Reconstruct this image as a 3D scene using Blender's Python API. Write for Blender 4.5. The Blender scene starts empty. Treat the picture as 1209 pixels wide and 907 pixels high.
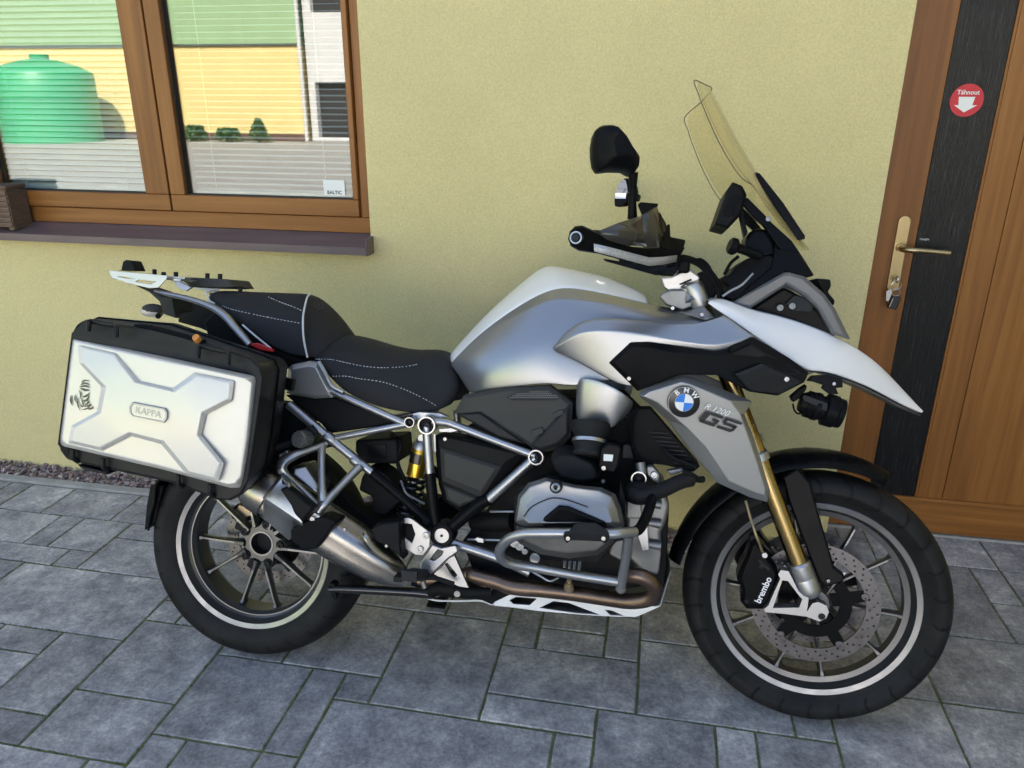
import bpy, bmesh, math, random
from mathutils import Vector, Matrix
PI = math.pi
R = math.radians
random.seed(7)
scene = bpy.context.scene

# ---------------------------------------------------------------- camera
cam_data = bpy.data.cameras.new('camera')
cam_data.lens = 26.93
cam_data.sensor_width = 36.0
cam_data.clip_start = 0.05
cam_data.clip_end = 500.0
cam = bpy.data.objects.new('camera', cam_data)
scene.collection.objects.link(cam)
cam.matrix_world = (Matrix.Translation((0.0, 0.0, 1.5084)) @ Matrix.Rotation(R(10.717), 4, 'Z')
                    @ Matrix.Rotation(R(90 - 20.48), 4, 'X') @ Matrix.Rotation(R(0.287), 4, 'Z'))
scene.camera = cam

# ---------------------------------------------------------------- sky and sun
# the sun stands behind the house: wall, yard in front of it and motorcycle lie in the house's shade
SUN_EL, SUN_AZ = 41.0, 12.0      # azimuth measured from +Y (behind the wall) towards +X
world = bpy.data.worlds.new('World')
scene.world = world
world.use_nodes = True
wn = world.node_tree.nodes; wl = world.node_tree.links
bg = wn['Background']
sky = wn.new('ShaderNodeTexSky')
sky.sky_type = 'NISHITA'
sky.sun_disc = False
sky.sun_elevation = R(SUN_EL)
sky.sun_rotation = R(SUN_AZ)
sky.air_density = 1.0
sky.dust_density = 5.0
sky.ozone_density = 1.0
wl.new(sky.outputs['Color'], bg.inputs['Color'])
bg.inputs['Strength'].default_value = 0.11

sun_data = bpy.data.lights.new('sun', 'SUN')
sun_data.energy = 5.0
sun_data.angle = R(0.53)
sun_data.color = (1.0, 0.95, 0.87)
sun = bpy.data.objects.new('sun', sun_data)
scene.collection.objects.link(sun)
sd = Vector((math.sin(R(SUN_AZ)) * math.cos(R(SUN_EL)), math.cos(R(SUN_AZ)) * math.cos(R(SUN_EL)), math.sin(R(SUN_EL))))
sun.rotation_euler = sd.to_track_quat('Z', 'Y').to_euler()
sun.location = (0, 8, 12)

scene.view_settings.view_transform = 'Standard'
scene.view_settings.look = 'None'
scene.view_settings.exposure = 2.3
scene.view_settings.gamma = 1.0
scene.view_settings.use_curve_mapping = False
scene.cycles.max_bounces = 8
scene.cycles.transparent_max_bounces = 24
scene.cycles.caustics_reflective = False
scene.cycles.caustics_refractive = False

# ---------------------------------------------------------------- helpers: objects
COL = scene.collection

def tag(o, label=None, cat=None, group=None, kind=None):
    if label: o['label'] = label
    if cat: o['category'] = cat
    if group: o['group'] = group
    if kind: o['kind'] = kind
    return o

def empty(name, loc=(0, 0, 0), parent=None):
    o = bpy.data.objects.new(name, None)
    o.empty_display_size = 0.1
    COL.objects.link(o)
    o.location = loc
    if parent: o.parent = parent
    return o

def link(name, me, parent=None, loc=(0, 0, 0), rot=None):
    o = bpy.data.objects.new(name, me)
    COL.objects.link(o)
    if parent: o.parent = parent
    o.location = loc
    if rot: o.rotation_euler = rot
    return o

def V3(p): return Vector(p)

def catmull(pts, k=6):
    P = [Vector(p) for p in pts]
    if len(P) < 3: return P
    out = []
    for i in range(len(P) - 1):
        p0 = P[i - 1] if i else P[0] * 2 - P[1]
        p1, p2 = P[i], P[i + 1]
        p3 = P[i + 2] if i + 2 < len(P) else P[-1] * 2 - P[-2]
        for j in range(k):
            t = j / k
            out.append(0.5 * ((2 * p1) + (-p0 + p2) * t + (2 * p0 - 5 * p1 + 4 * p2 - p3) * t * t + (-p0 + 3 * p1 - 3 * p2 + p3) * t ** 3))
    out.append(P[-1])
    return out

def frame_of(axis, up=(0, 0, 1)):
    a = Vector(axis).normalized()
    u = Vector(up)
    if abs(a.dot(u)) > 0.98: u = Vector((1, 0, 0))
    x = u.cross(a).normalized(); y = a.cross(x)
    return x, y, a

class MB:
    """collects the shapes of ONE mesh object"""
    def __init__(s): s.v = []; s.f = []
    def add(s, vs, fs):
        b = len(s.v); s.v += [Vector(p) for p in vs]; s.f += [[b + i for i in f] for f in fs]; return s
    def box(s, c, d, rot=None):
        x, y, z = d[0] / 2, d[1] / 2, d[2] / 2; c = Vector(c)
        vs = [Vector((i * x, j * y, k * z)) for k in (-1, 1) for j in (-1, 1) for i in (-1, 1)]
        if rot is not None: vs = [rot @ p for p in vs]
        return s.add([p + c for p in vs], [(0, 2, 3, 1), (4, 5, 7, 6), (0, 1, 5, 4), (2, 6, 7, 3), (0, 4, 6, 2), (1, 3, 7, 5)])
    def bar(s, a, b, w, h, up=(0, 0, 1)):
        a, b = Vector(a), Vector(b); x, y, z = frame_of(b - a, up)
        vs = [q + x * (i * w / 2) + y * (j * h / 2) for q in (a, b) for j in (-1, 1) for i in (-1, 1)]
        return s.add(vs, [(0, 2, 3, 1), (4, 5, 7, 6), (0, 1, 5, 4), (2, 6, 7, 3), (0, 4, 6, 2), (1, 3, 7, 5)])
    def tube(s, pts, r, n=12, k=6, smooth=True, caps=True, flat=1.0):
        P = catmull(pts, k) if smooth and len(pts) > 2 else [Vector(p) for p in pts]
        m = len(P)
        if isinstance(r, (list, tuple)):
            q = len(r) - 1; rr = []
            for i in range(m):
                t = i / (m - 1) * q; j = min(int(t), q - 1); rr.append(r[j] + (r[j + 1] - r[j]) * (t - j))
        else: rr = [r] * m
        vs = []; x = None
        for i in range(m):
            d = (P[min(i + 1, m - 1)] - P[max(i - 1, 0)]).normalized()
            if x is None: x, y, _ = frame_of(d)
            x = (x - d * x.dot(d)).normalized(); y = d.cross(x)
            for j in range(n):
                a = 2 * PI * j / n
                vs.append(P[i] + x * (rr[i] * math.cos(a)) + y * (rr[i] * flat * math.sin(a)))
        fs = [(i * n + j, i * n + (j + 1) % n, (i + 1) * n + (j + 1) % n, (i + 1) * n + j) for i in range(m - 1) for j in range(n)]
        if caps: fs += [tuple(range(n))[::-1], tuple((m - 1) * n + j for j in range(n))]
        return s.add(vs, fs)
    def cyl(s, a, b, r, n=20, r2=None):
        return s.tube([a, b], [r, r if r2 is None else r2], n=n, smooth=False)
    def lathe(s, prof, o, axis=(0, -1, 0), n=48, a0=0.0, a1=2 * PI, closed=False):
        """prof: (radius, distance along axis)"""
        x, y, z = frame_of(axis); o = Vector(o); full = abs(a1 - a0 - 2 * PI) < 1e-6
        m = n if full else n + 1; vs = []; p = len(prof)
        for i in range(m):
            a = a0 + (a1 - a0) * i / n
            d = x * math.cos(a) + y * math.sin(a)
            for r, t in prof: vs.append(o + d * r + z * t)
        fs = []
        for i in range(n):
            i2 = (i + 1) % m
            for j in range(p if closed else p - 1):
                j2 = (j + 1) % p
                fs.append((i * p + j, i2 * p + j, i2 * p + j2, i * p + j2))
        return s.add(vs, fs)
    def plate(s, poly, t, dirn=(0, 1, 0)):
        d = Vector(dirn) * t; n = len(poly); P = [Vector(p) for p in poly]
        return s.add(P + [p + d for p in P], [tuple(range(n)), tuple(range(2 * n - 1, n - 1, -1))] + [((i + 1) % n, i, n + i, n + (i + 1) % n) for i in range(n)])
    def frustum(s, outer, inner, back=0.01, dirn=(0, 1, 0)):
        n = len(outer); d = Vector(dirn) * back
        O = [Vector(p) for p in outer]; I = [Vector(p) for p in inner]
        return s.add(I + O + [p + d for p in O], [tuple(range(n))] + [(i, n + i, n + (i + 1) % n, (i + 1) % n)[::-1] for i in range(n)]
                     + [(n + i, 2 * n + i, 2 * n + (i + 1) % n, n + (i + 1) % n)[::-1] for i in range(n)] + [tuple(range(3 * n - 1, 2 * n - 1, -1))])
    def loft(s, rings, caps=True, closed=True):
        n = len(rings[0]); vs = [Vector(p) for r in rings for p in r]; m = len(rings)
        fs = [(i * n + j, i * n + (j + 1) % n, (i + 1) * n + (j + 1) % n, (i + 1) * n + j) for i in range(m - 1) for j in range(n if closed else n - 1)]
        if caps and closed: fs += [tuple(range(n))[::-1], tuple((m - 1) * n + j for j in range(n))]
        return s.add(vs, fs)
    def holed(s, outer, holes, t, dirn=(0, 1, 0)):
        """flat plate with holes, extruded by t"""
        bm = bmesh.new(); es = []; loops = []
        for lp in [outer] + list(holes):
            vs = [bm.verts.new(p) for p in lp]; loops.append(vs)
            es += [bm.edges.new((vs[i], vs[(i + 1) % len(vs)])) for i in range(len(vs))]
        bmesh.ops.triangle_fill(bm, use_beauty=True, use_dissolve=False, edges=es)
        bm.verts.index_update()
        n = len(bm.verts); base = [v.co.copy() for v in bm.verts]; d = Vector(dirn) * t
        tris = [[v.index for v in f.verts] for f in bm.faces]
        fs = tris + [[n + i for i in f[::-1]] for f in tris]
        for lp in loops:
            for i in range(len(lp)):
                a, b = lp[i].index, lp[(i + 1) % len(lp)].index
                fs.append((a, b, n + b, n + a))
        bm.free()
        return s.add(base + [p + d for p in base], fs)
    def ball(s, c, r, n=12, sc=(1, 1, 1), rot=None):
        vs = []; fs = []; m = n // 2 + 1
        for i in range(m + 1):
            th = PI * i / m
            for j in range(n):
                a = 2 * PI * j / n
                p = Vector((r * sc[0] * math.sin(th) * math.cos(a), r * sc[1] * math.sin(th) * math.sin(a), r * sc[2] * math.cos(th)))
                if rot is not None: p = rot @ p
                vs.append(p + Vector(c))
        for i in range(m):
            for j in range(n): fs.append((i * n + j, (i + 1) * n + j, (i + 1) * n + (j + 1) % n, i * n + (j + 1) % n))
        return s.add(vs, fs)
    def mirror(s):
        n = len(s.v); s.v += [Vector((p.x, -p.y, p.z)) for p in s.v[:n]]; s.f += [[n + i for i in f[::-1]] for f in s.f[:]]
        return s
    def mesh(s, name, origin=None, sharp=35, smooth=True):
        bm = bmesh.new()
        o = Vector(origin) if origin is not None else Vector((0, 0, 0))
        vs = [bm.verts.new(p - o) for p in s.v]
        for f in s.f:
            try: bm.faces.new([vs[i] for i in f])
            except ValueError: pass
        bmesh.ops.remove_doubles(bm, verts=bm.verts, dist=1e-5)
        bmesh.ops.recalc_face_normals(bm, faces=bm.faces)
        me = bpy.data.meshes.new(name); bm.to_mesh(me); bm.free()
        if smooth:
            me.polygons.foreach_set('use_smooth', [True] * len(me.polygons))
            me.set_sharp_from_angle(angle=R(sharp))
        return me
    def build(s, name, m, parent=None, bevel=0, seg=2, subd=0, solid=0, sharp=35, origin='c', steer=False, smooth=True):
        if origin == 'c':
            lo = Vector([min(p[i] for p in s.v) for i in range(3)]); hi = Vector([max(p[i] for p in s.v) for i in range(3)]); origin = (lo + hi) / 2
        me = s.mesh(name, origin, 180 if subd else sharp, smooth)
        me.materials.append(M[m])
        o = bpy.data.objects.new(name, me); COL.objects.link(o)
        org = Vector(origin)
        if parent is not None:
            o.parent = parent
            po = parent.get('_org')
            if po is not None: o.location = org - Vector(po)
            elif steer: o.matrix_local = STEER @ Matrix.Translation(org)
            else: o.location = org
            if po is None and parent.get('_root'): o['_org'] = tuple(org)
        else: o.location = org
        if solid:
            md = o.modifiers.new('solid', 'SOLIDIFY'); md.thickness = solid; md.offset = -1
        if subd:
            md = o.modifiers.new('sub', 'SUBSURF'); md.levels = subd; md.render_levels = subd
        if bevel:
            md = o.modifiers.new('bev', 'BEVEL'); md.width = bevel; md.segments = seg; md.limit_method = 'ANGLE'; md.angle_limit = R(32)
            md.harden_normals = True
        return o

def text_mesh(txt, size, extrude=0.0, font=None, shear=0.0, bold=0.0):
    cu = bpy.data.curves.new('t', 'FONT'); cu.body = txt; cu.size = size; cu.extrude = extrude; cu.align_x = 'CENTER'; cu.align_y = 'CENTER'
    cu.shear = shear; cu.offset = bold; cu.resolution_u = 3
    o = bpy.data.objects.new('t', cu); COL.objects.link(o)
    dg = bpy.context.evaluated_depsgraph_get()
    me = bpy.data.meshes.new_from_object(o.evaluated_get(dg))
    bpy.data.objects.remove(o); bpy.data.curves.remove(cu)
    return me

def text_mb(txt, size, o, ex, ey, **k):
    """text laid in the plane (ex, ey) at o"""
    me = text_mesh(txt, size, **k); mb = MB(); ex = Vector(ex).normalized(); ey = Vector(ey); ey = (ey - ex * ey.dot(ex)).normalized(); o = Vector(o)
    mb.add([o + ex * v.co.x + ey * v.co.y + ex.cross(ey) * v.co.z for v in me.vertices], [tuple(p.vertices) for p in me.polygons])
    bpy.data.meshes.remove(me)
    return mb

# ---------------------------------------------------------------- helpers: materials
M = {}

def mat(name, col, rough=0.5, metal=0.0, bump=0.0, bscale=200.0, var=0.0, vscale=8.0, coat=0.0, spec=None, rvar=0.0, stretch=(1, 1, 1), coord='Object', bdist=0.001, alpha=None):
    m = bpy.data.materials.new(name); m.use_nodes = True; nt = m.node_tree; b = nt.nodes['Principled BSDF']
    b.inputs['Base Color'].default_value = (*col, 1); b.inputs['Roughness'].default_value = rough; b.inputs['Metallic'].default_value = metal
    if coat: b.inputs['Coat Weight'].default_value = coat; b.inputs['Coat Roughness'].default_value = 0.06
    if spec is not None: b.inputs['Specular IOR Level'].default_value = spec
    tc = nt.nodes.new('ShaderNodeTexCoord'); mp = nt.nodes.new('ShaderNodeMapping'); mp.inputs['Scale'].default_value = stretch
    nt.links.new(tc.outputs[coord], mp.inputs['Vector'])
    if var or rvar:
        n = nt.nodes.new('ShaderNodeTexNoise'); n.inputs['Scale'].default_value = vscale; n.inputs['Detail'].default_value = 6; n.inputs['Roughness'].default_value = 0.62
        nt.links.new(mp.outputs['Vector'], n.inputs['Vector'])
        if var:
            r = nt.nodes.new('ShaderNodeMapRange'); r.inputs['From Min'].default_value = 0.3; r.inputs['From Max'].default_value = 0.7
            r.inputs['To Min'].default_value = 1 - var; r.inputs['To Max'].default_value = 1 + var
            nt.links.new(n.outputs['Fac'], r.inputs['Value'])
            mx = nt.nodes.new('ShaderNodeMix'); mx.data_type = 'RGBA'; mx.blend_type = 'MULTIPLY'; mx.inputs['Factor'].default_value = 1
            mx.inputs['A'].default_value = (*col, 1); nt.links.new(r.outputs['Result'], mx.inputs['B']); nt.links.new(mx.outputs['Result'], b.inputs['Base Color'])
        if rvar:
            r2 = nt.nodes.new('ShaderNodeMapRange'); r2.inputs['From Min'].default_value = 0.3; r2.inputs['From Max'].default_value = 0.7
            r2.inputs['To Min'].default_value = max(0.02, rough - rvar); r2.inputs['To Max'].default_value = min(1, rough + rvar)
            nt.links.new(n.outputs['Fac'], r2.inputs['Value']); nt.links.new(r2.outputs['Result'], b.inputs['Roughness'])
    if bump:
        n2 = nt.nodes.new('ShaderNodeTexNoise'); n2.inputs['Scale'].default_value = bscale; n2.inputs['Detail'].default_value = 4
        nt.links.new(mp.outputs['Vector'], n2.inputs['Vector'])
        bp = nt.nodes.new('ShaderNodeBump'); bp.inputs['Strength'].default_value = bump; bp.inputs['Distance'].default_value = bdist
        nt.links.new(n2.outputs['Fac'], bp.inputs['Height']); nt.links.new(bp.outputs['Normal'], b.inputs['Normal'])
    M[name] = m
    return m

def nodes_of(name): nt = M[name].node_tree; return nt, nt.nodes, nt.links, nt.nodes['Principled BSDF']

def ramp(nt, stops):
    r = nt.nodes.new('ShaderNodeValToRGB'); e = r.color_ramp.elements
    e[0].position, e[0].color = stops[0][0], (*stops[0][1], 1); e[1].position, e[1].color = stops[-1][0], (*stops[-1][1], 1)
    for p, c in stops[1:-1]: q = e.new(p); q.color = (*c, 1)
    return r

# ---------------------------------------------------------------- materials of the place
def stucco(name, col):
    mat(name, col, 0.9, var=0.05, vscale=1.6, spec=0.25)
    nt, N, L, b = nodes_of(name)
    tc = N.new('ShaderNodeTexCoord')
    n1 = N.new('ShaderNodeTexNoise'); n1.inputs['Scale'].default_value = 170; n1.inputs['Detail'].default_value = 5
    n2 = N.new('ShaderNodeTexVoronoi'); n2.inputs['Scale'].default_value = 300
    n3 = N.new('ShaderNodeTexNoise'); n3.inputs['Scale'].default_value = 9; n3.inputs['Detail'].default_value = 4
    for n in (n1, n2, n3): L.new(tc.outputs['Object'], n.inputs['Vector'])
    a = N.new('ShaderNodeMath'); a.operation = 'MULTIPLY_ADD'; a.inputs[1].default_value = 0.5
    L.new(n2.outputs['Distance'], a.inputs[0]); L.new(n1.outputs['Fac'], a.inputs[2])
    a2 = N.new('ShaderNodeMath'); a2.operation = 'MULTIPLY_ADD'; a2.inputs[1].default_value = 2.0
    L.new(n3.outputs['Fac'], a2.inputs[0]); L.new(a.outputs[0], a2.inputs[2])
    src = b.inputs['Base Color'].links[0].from_socket
    g = N.new('ShaderNodeMapRange'); g.inputs['From Min'].default_value = 0.3; g.inputs['From Max'].default_value = 0.7; g.inputs['To Min'].default_value = 0.90; g.inputs['To Max'].default_value = 1.09
    L.new(n1.outputs['Fac'], g.inputs['Value'])
    gm_ = N.new('ShaderNodeMix'); gm_.data_type = 'RGBA'; gm_.blend_type = 'MULTIPLY'; gm_.inputs['Factor'].default_value = 1
    L.new(src, gm_.inputs['A']); L.new(g.outputs[0], gm_.inputs['B']); L.new(gm_.outputs['Result'], b.inputs['Base Color'])
    bp = N.new('ShaderNodeBump'); bp.inputs['Strength'].default_value = 0.9; bp.inputs['Distance'].default_value = 0.003
    L.new(a2.outputs[0], bp.inputs['Height']); L.new(bp.outputs['Normal'], b.inputs['Normal'])

stucco('wall_yellow', (0.66, 0.575, 0.285))
stucco('far_yellow', (0.60, 0.485, 0.215))
stucco('far_white', (0.50, 0.50, 0.51))
mat('far_green', (0.24, 0.36, 0.20), 0.6, var=0.08, vscale=2, stretch=(1, 1, 0.1))
mat('far_dark', (0.02, 0.02, 0.022), 0.4)
mat('tank_green', (0.03, 0.30, 0.13), 0.4, var=0.1)
mat('roof_dark', (0.10, 0.055, 0.045), 0.8, var=0.2, vscale=3)
mat('plaster_inside', (0.55, 0.53, 0.48), 0.9)
mat('concrete', (0.33, 0.32, 0.30), 0.9, var=0.18, vscale=14, bump=0.3, bscale=160)
mat('steel_sill', (0.135, 0.100, 0.098), 0.38, var=0.25, vscale=7, stretch=(0.4, 3, 3), bump=0.06, bscale=60)
mat('blind_white', (0.80, 0.80, 0.78), 0.45)
mat('gasket', (0.012, 0.012, 0.012), 0.6)
mat('brass', (0.42, 0.33, 0.17), 0.33, 1.0)
mat('leaf', (0.05, 0.11, 0.03), 0.6, var=0.35, vscale=20)
mat('stick_red', (0.55, 0.02, 0.03), 0.45)
mat('stick_white', (0.78, 0.80, 0.76), 0.5)
mat('print_dark', (0.03, 0.03, 0.03), 0.6)
mat('box_brown', (0.13, 0.085, 0.055), 0.85, var=0.3, vscale=18, bump=0.5, bscale=70, stretch=(1, 1, 5))

# laminated oak
def wood(name, c1, c2, c3, axis):
    mat(name, c2, 0.40, spec=0.32)
    nt, N, L, b = nodes_of(name)
    tc = N.new('ShaderNodeTexCoord'); mp = N.new('ShaderNodeMapping')
    mp.inputs['Scale'].default_value = (38, 38, 1.6) if axis == 'z' else (1.6, 38, 38)
    L.new(tc.outputs['Object'], mp.inputs['Vector'])
    oi = N.new('ShaderNodeObjectInfo'); ad = N.new('ShaderNodeVectorMath'); ad.operation = 'ADD'
    sc = N.new('ShaderNodeVectorMath'); sc.operation = 'SCALE'; sc.inputs['Scale'].default_value = 37
    cb = N.new('ShaderNodeCombineXYZ'); [L.new(oi.outputs['Random'], cb.inputs[i]) for i in range(3)]
    L.new(cb.outputs[0], sc.inputs[0]); L.new(sc.outputs[0], ad.inputs[0]); L.new(mp.outputs[0], ad.inputs[1])
    n = N.new('ShaderNodeTexNoise'); n.inputs['Scale'].default_value = 1.0; n.inputs['Detail'].default_value = 7; n.inputs['Distortion'].default_value = 0.6
    L.new(ad.outputs[0], n.inputs['Vector'])
    w = N.new('ShaderNodeTexNoise'); w.inputs['Scale'].default_value = 0.16; w.inputs['Detail'].default_value = 3; w.inputs['Distortion'].default_value = 1.5
    L.new(ad.outputs[0], w.inputs['Vector'])
    mixf = N.new('ShaderNodeMath'); mixf.operation = 'MULTIPLY_ADD'; mixf.inputs[1].default_value = 0.55
    L.new(n.outputs['Fac'], mixf.inputs[0]); m2 = N.new('ShaderNodeMath'); m2.operation = 'MULTIPLY'; m2.inputs[1].default_value = 0.45
    L.new(w.outputs['Fac'], m2.inputs[0]); L.new(m2.outputs[0], mixf.inputs[2])
    r = ramp(nt, [(0.36, c1), (0.5, c2), (0.63, c3)])
    L.new(mixf.outputs[0], r.inputs['Fac']); L.new(r.outputs['Color'], b.inputs['Base Color'])
    bp = N.new('ShaderNodeBump'); bp.inputs['Strength'].default_value = 0.12; bp.inputs['Distance'].default_value = 0.0006
    L.new(n.outputs['Fac'], bp.inputs['Height']); L.new(bp.outputs['Normal'], b.inputs['Normal'])
OAK = ((0.185, 0.072, 0.016), (0.250, 0.100, 0.022), (0.305, 0.132, 0.032))
wood('oak_upright', *OAK, 'z')
wood('oak_level', *OAK, 'x')

# black grooved door panel
mat('grooved_black', (0.016, 0.017, 0.020), 0.38, spec=0.35)
nt, N, L, b = nodes_of('grooved_black')
tc = N.new('ShaderNodeTexCoord'); mp = N.new('ShaderNodeMapping'); mp.inputs['Scale'].default_value = (330, 1, 7)
L.new(tc.outputs['Object'], mp.inputs['Vector'])
n = N.new('ShaderNodeTexNoise'); n.inputs['Scale'].default_value = 1; n.inputs['Detail'].default_value = 4; n.inputs['Roughness'].default_value = 0.7
L.new(mp.outputs[0], n.inputs['Vector'])
bp = N.new('ShaderNodeBump'); bp.inputs['Strength'].default_value = 0.9; bp.inputs['Distance'].default_value = 0.003
L.new(n.outputs['Fac'], bp.inputs['Height']); L.new(bp.outputs['Normal'], b.inputs['Normal'])
r = ramp(nt, [(0.42, (0.004, 0.0045, 0.0055)), (0.58, (0.010, 0.0105, 0.012)), (0.68, (0.075, 0.075, 0.08))])
L.new(n.outputs['Fac'], r.inputs['Fac']); L.new(r.outputs['Color'], b.inputs['Base Color'])

# paving stones: mottled blue-grey concrete, each stone its own tone
def paver_mat(name):
    mat(name, (0.2, 0.2, 0.22), 0.82, spec=0.3)
    nt, N, L, b = nodes_of(name)
    tc = N.new('ShaderNodeTexCoord'); oi = N.new('ShaderNodeObjectInfo')
    cb = N.new('ShaderNodeCombineXYZ'); [L.new(oi.outputs['Random'], cb.inputs[i]) for i in range(3)]
    sc = N.new('ShaderNodeVectorMath'); sc.operation = 'SCALE'; sc.inputs['Scale'].default_value = 53; L.new(cb.outputs[0], sc.inputs[0])
    ad = N.new('ShaderNodeVectorMath'); ad.operation = 'ADD'; L.new(sc.outputs[0], ad.inputs[0]); L.new(tc.outputs['Object'], ad.inputs[1])
    big = N.new('ShaderNodeTexNoise'); big.inputs['Scale'].default_value = 9; big.inputs['Detail'].default_value = 8; big.inputs['Roughness'].default_value = 0.78; big.inputs['Distortion'].default_value = 0.15
    fine = N.new('ShaderNodeTexNoise'); fine.inputs['Scale'].default_value = 85; fine.inputs['Detail'].default_value = 7; fine.inputs['Roughness'].default_value = 0.85
    for q in (big, fine): L.new(ad.outputs[0], q.inputs['Vector'])
    r = ramp(nt, [(0.36, (0.195, 0.191, 0.194)), (0.48, (0.300, 0.292, 0.290)), (0.57, (0.395, 0.382, 0.370)), (0.68, (0.60, 0.57, 0.53))])
    L.new(big.outputs['Fac'], r.inputs['Fac'])
    hv = N.new('ShaderNodeHueSaturation')
    tone = N.new('ShaderNodeMapRange'); tone.inputs['To Min'].default_value = 0.78; tone.inputs['To Max'].default_value = 1.2
    L.new(oi.outputs['Random'], tone.inputs['Value']); L.new(tone.outputs[0], hv.inputs['Value']); L.new(r.outputs['Color'], hv.inputs['Color'])
    fr = N.new('ShaderNodeMapRange'); fr.inputs['From Min'].default_value = 0.3; fr.inputs['From Max'].default_value = 0.7; fr.inputs['To Min'].default_value = 0.52; fr.inputs['To Max'].default_value = 1.46
    L.new(fine.outputs['Fac'], fr.inputs['Value'])
    mx = N.new('ShaderNodeMix'); mx.data_type = 'RGBA'; mx.blend_type = 'MULTIPLY'; mx.inputs['Factor'].default_value = 1
    L.new(hv.outputs['Color'], mx.inputs['A']); L.new(fr.outputs[0], mx.inputs['B']); L.new(mx.outputs['Result'], b.inputs['Base Color'])
    bp = N.new('ShaderNodeBump'); bp.inputs['Strength'].default_value = 0.5; bp.inputs['Distance'].default_value = 0.0012
    L.new(fine.outputs['Fac'], bp.inputs['Height']); L.new(bp.outputs['Normal'], b.inputs['Normal'])
paver_mat('paver')

# joint bed: sand with moss
mat('joint_moss', (0.05, 0.06, 0.03), 0.95)
nt, N, L, b = nodes_of('joint_moss')
tc = N.new('ShaderNodeTexCoord'); n = N.new('ShaderNodeTexNoise'); n.inputs['Scale'].default_value = 22; n.inputs['Detail'].default_value = 8; n.inputs['Roughness'].default_value = 0.75
L.new(tc.outputs['Object'], n.inputs['Vector'])
r = ramp(nt, [(0.40, (0.14, 0.125, 0.09)), (0.5, (0.115, 0.135, 0.045)), (0.62, (0.22, 0.215, 0.13))])
L.new(n.outputs['Fac'], r.inputs['Fac']); L.new(r.outputs['Color'], b.inputs['Base Color'])

# yard beyond the stones that can be told apart
mat('yard', (0.2, 0.2, 0.21), 0.85)
nt, N, L, b = nodes_of('yard')
tc = N.new('ShaderNodeTexCoord'); br = N.new('ShaderNodeTexBrick')
br.inputs['Scale'].default_value = 1.0; br.inputs['Brick Width'].default_value = 0.4; br.inputs['Row Height'].default_value = 0.2; br.inputs['Mortar Size'].default_value = 0.006
br.inputs['Color1'].default_value = (0.34, 0.33, 0.31, 1); br.inputs['Color2'].default_value = (0.29, 0.28, 0.265, 1); br.inputs['Mortar'].default_value = (0.06, 0.065, 0.04, 1)
L.new(tc.outputs['Object'], br.inputs['Vector']); L.new(br.outputs['Color'], b.inputs['Base Color'])

mat('gravel', (0.2, 0.15, 0.13), 0.9)
nt, N, L, b = nodes_of('gravel')
ge = N.new('ShaderNodeNewGeometry')
r = ramp(nt, [(0.0, (0.13, 0.092, 0.085)), (0.3, (0.24, 0.17, 0.155)), (0.55, (0.38, 0.28, 0.25)), (0.75, (0.27, 0.20, 0.205)), (1.0, (0.55, 0.48, 0.43))])
L.new(ge.outputs['Random Per Island'], r.inputs['Fac']); L.new(r.outputs['Color'], b.inputs['Base Color'])

# window glass: two reflecting panes' worth of mirror on clear glass
def glass(name, r0, tint=(1, 1, 1), rough=0.0, body=None, bodyw=0.0):
    """clear sheet: Schlick mirror over see-through, same from both sides"""
    m = bpy.data.materials.new(name); m.use_nodes = True; nt = m.node_tree; N = nt.nodes; L = nt.links
    N.remove(N['Principled BSDF']); out = N['Material Output']
    t = N.new('ShaderNodeBsdfTransparent'); t.inputs['Color'].default_value = (*tint, 1)
    g = N.new('ShaderNodeBsdfGlossy'); g.inputs['Roughness'].default_value = rough
    ge = N.new('ShaderNodeNewGeometry'); dt = N.new('ShaderNodeVectorMath'); dt.operation = 'DOT_PRODUCT'
    L.new(ge.outputs['Normal'], dt.inputs[0]); L.new(ge.outputs['Incoming'], dt.inputs[1])
    def mt(op, a, b=None):
        q = N.new('ShaderNodeMath'); q.operation = op
        for i, v in enumerate((a, b)):
            if v is None: continue
            if isinstance(v, (int, float)): q.inputs[i].default_value = v
            else: L.new(v, q.inputs[i])
        return q.outputs[0]
    f = mt('POWER', mt('SUBTRACT', 1.0, mt('ABSOLUTE', dt.outputs['Value'])), 5.0)
    f = mt('ADD', mt('MULTIPLY', f, 1 - r0), r0)
    under = t.outputs[0]
    if body:
        d = N.new('ShaderNodeBsdfDiffuse'); d.inputs['Color'].default_value = (*body, 1); m0 = N.new('ShaderNodeMixShader'); m0.inputs['Fac'].default_value = bodyw
        L.new(t.outputs[0], m0.inputs[1]); L.new(d.outputs[0], m0.inputs[2]); under = m0.outputs[0]
    mx = N.new('ShaderNodeMixShader'); L.new(f, mx.inputs['Fac']); L.new(under, mx.inputs[1]); L.new(g.outputs[0], mx.inputs[2]); L.new(mx.outputs[0], out.inputs['Surface'])
    M[name] = m
glass('window_glass', 0.145, (0.86, 0.90, 0.87))

# ---------------------------------------------------------------- ground
gm = MB(); gm.add([(-80, -80, 0), (80, -80, 0), (80, 80, 0), (-80, 80, 0)], [(0, 1, 2, 3)])
ground = gm.build('ground', 'yard', origin=(0, 0, 0)); ground.location = (0, 0, -0.0095); tag(ground, kind='structure')
pm = MB(); pm.add([(-3.572, 0.508, 0), (2.432, 0.508, 0), (2.432, 2.712, 0), (0.62, 2.712, 0), (0.62, 2.42, 0), (-3.572, 2.42, 0)], [(0, 1, 2, 3, 4, 5)])
paving = pm.build('paving', 'joint_moss', origin=(0, 0, 0)); paving.location = (0, 0, -0.0036); tag(paving, kind='structure')

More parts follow.
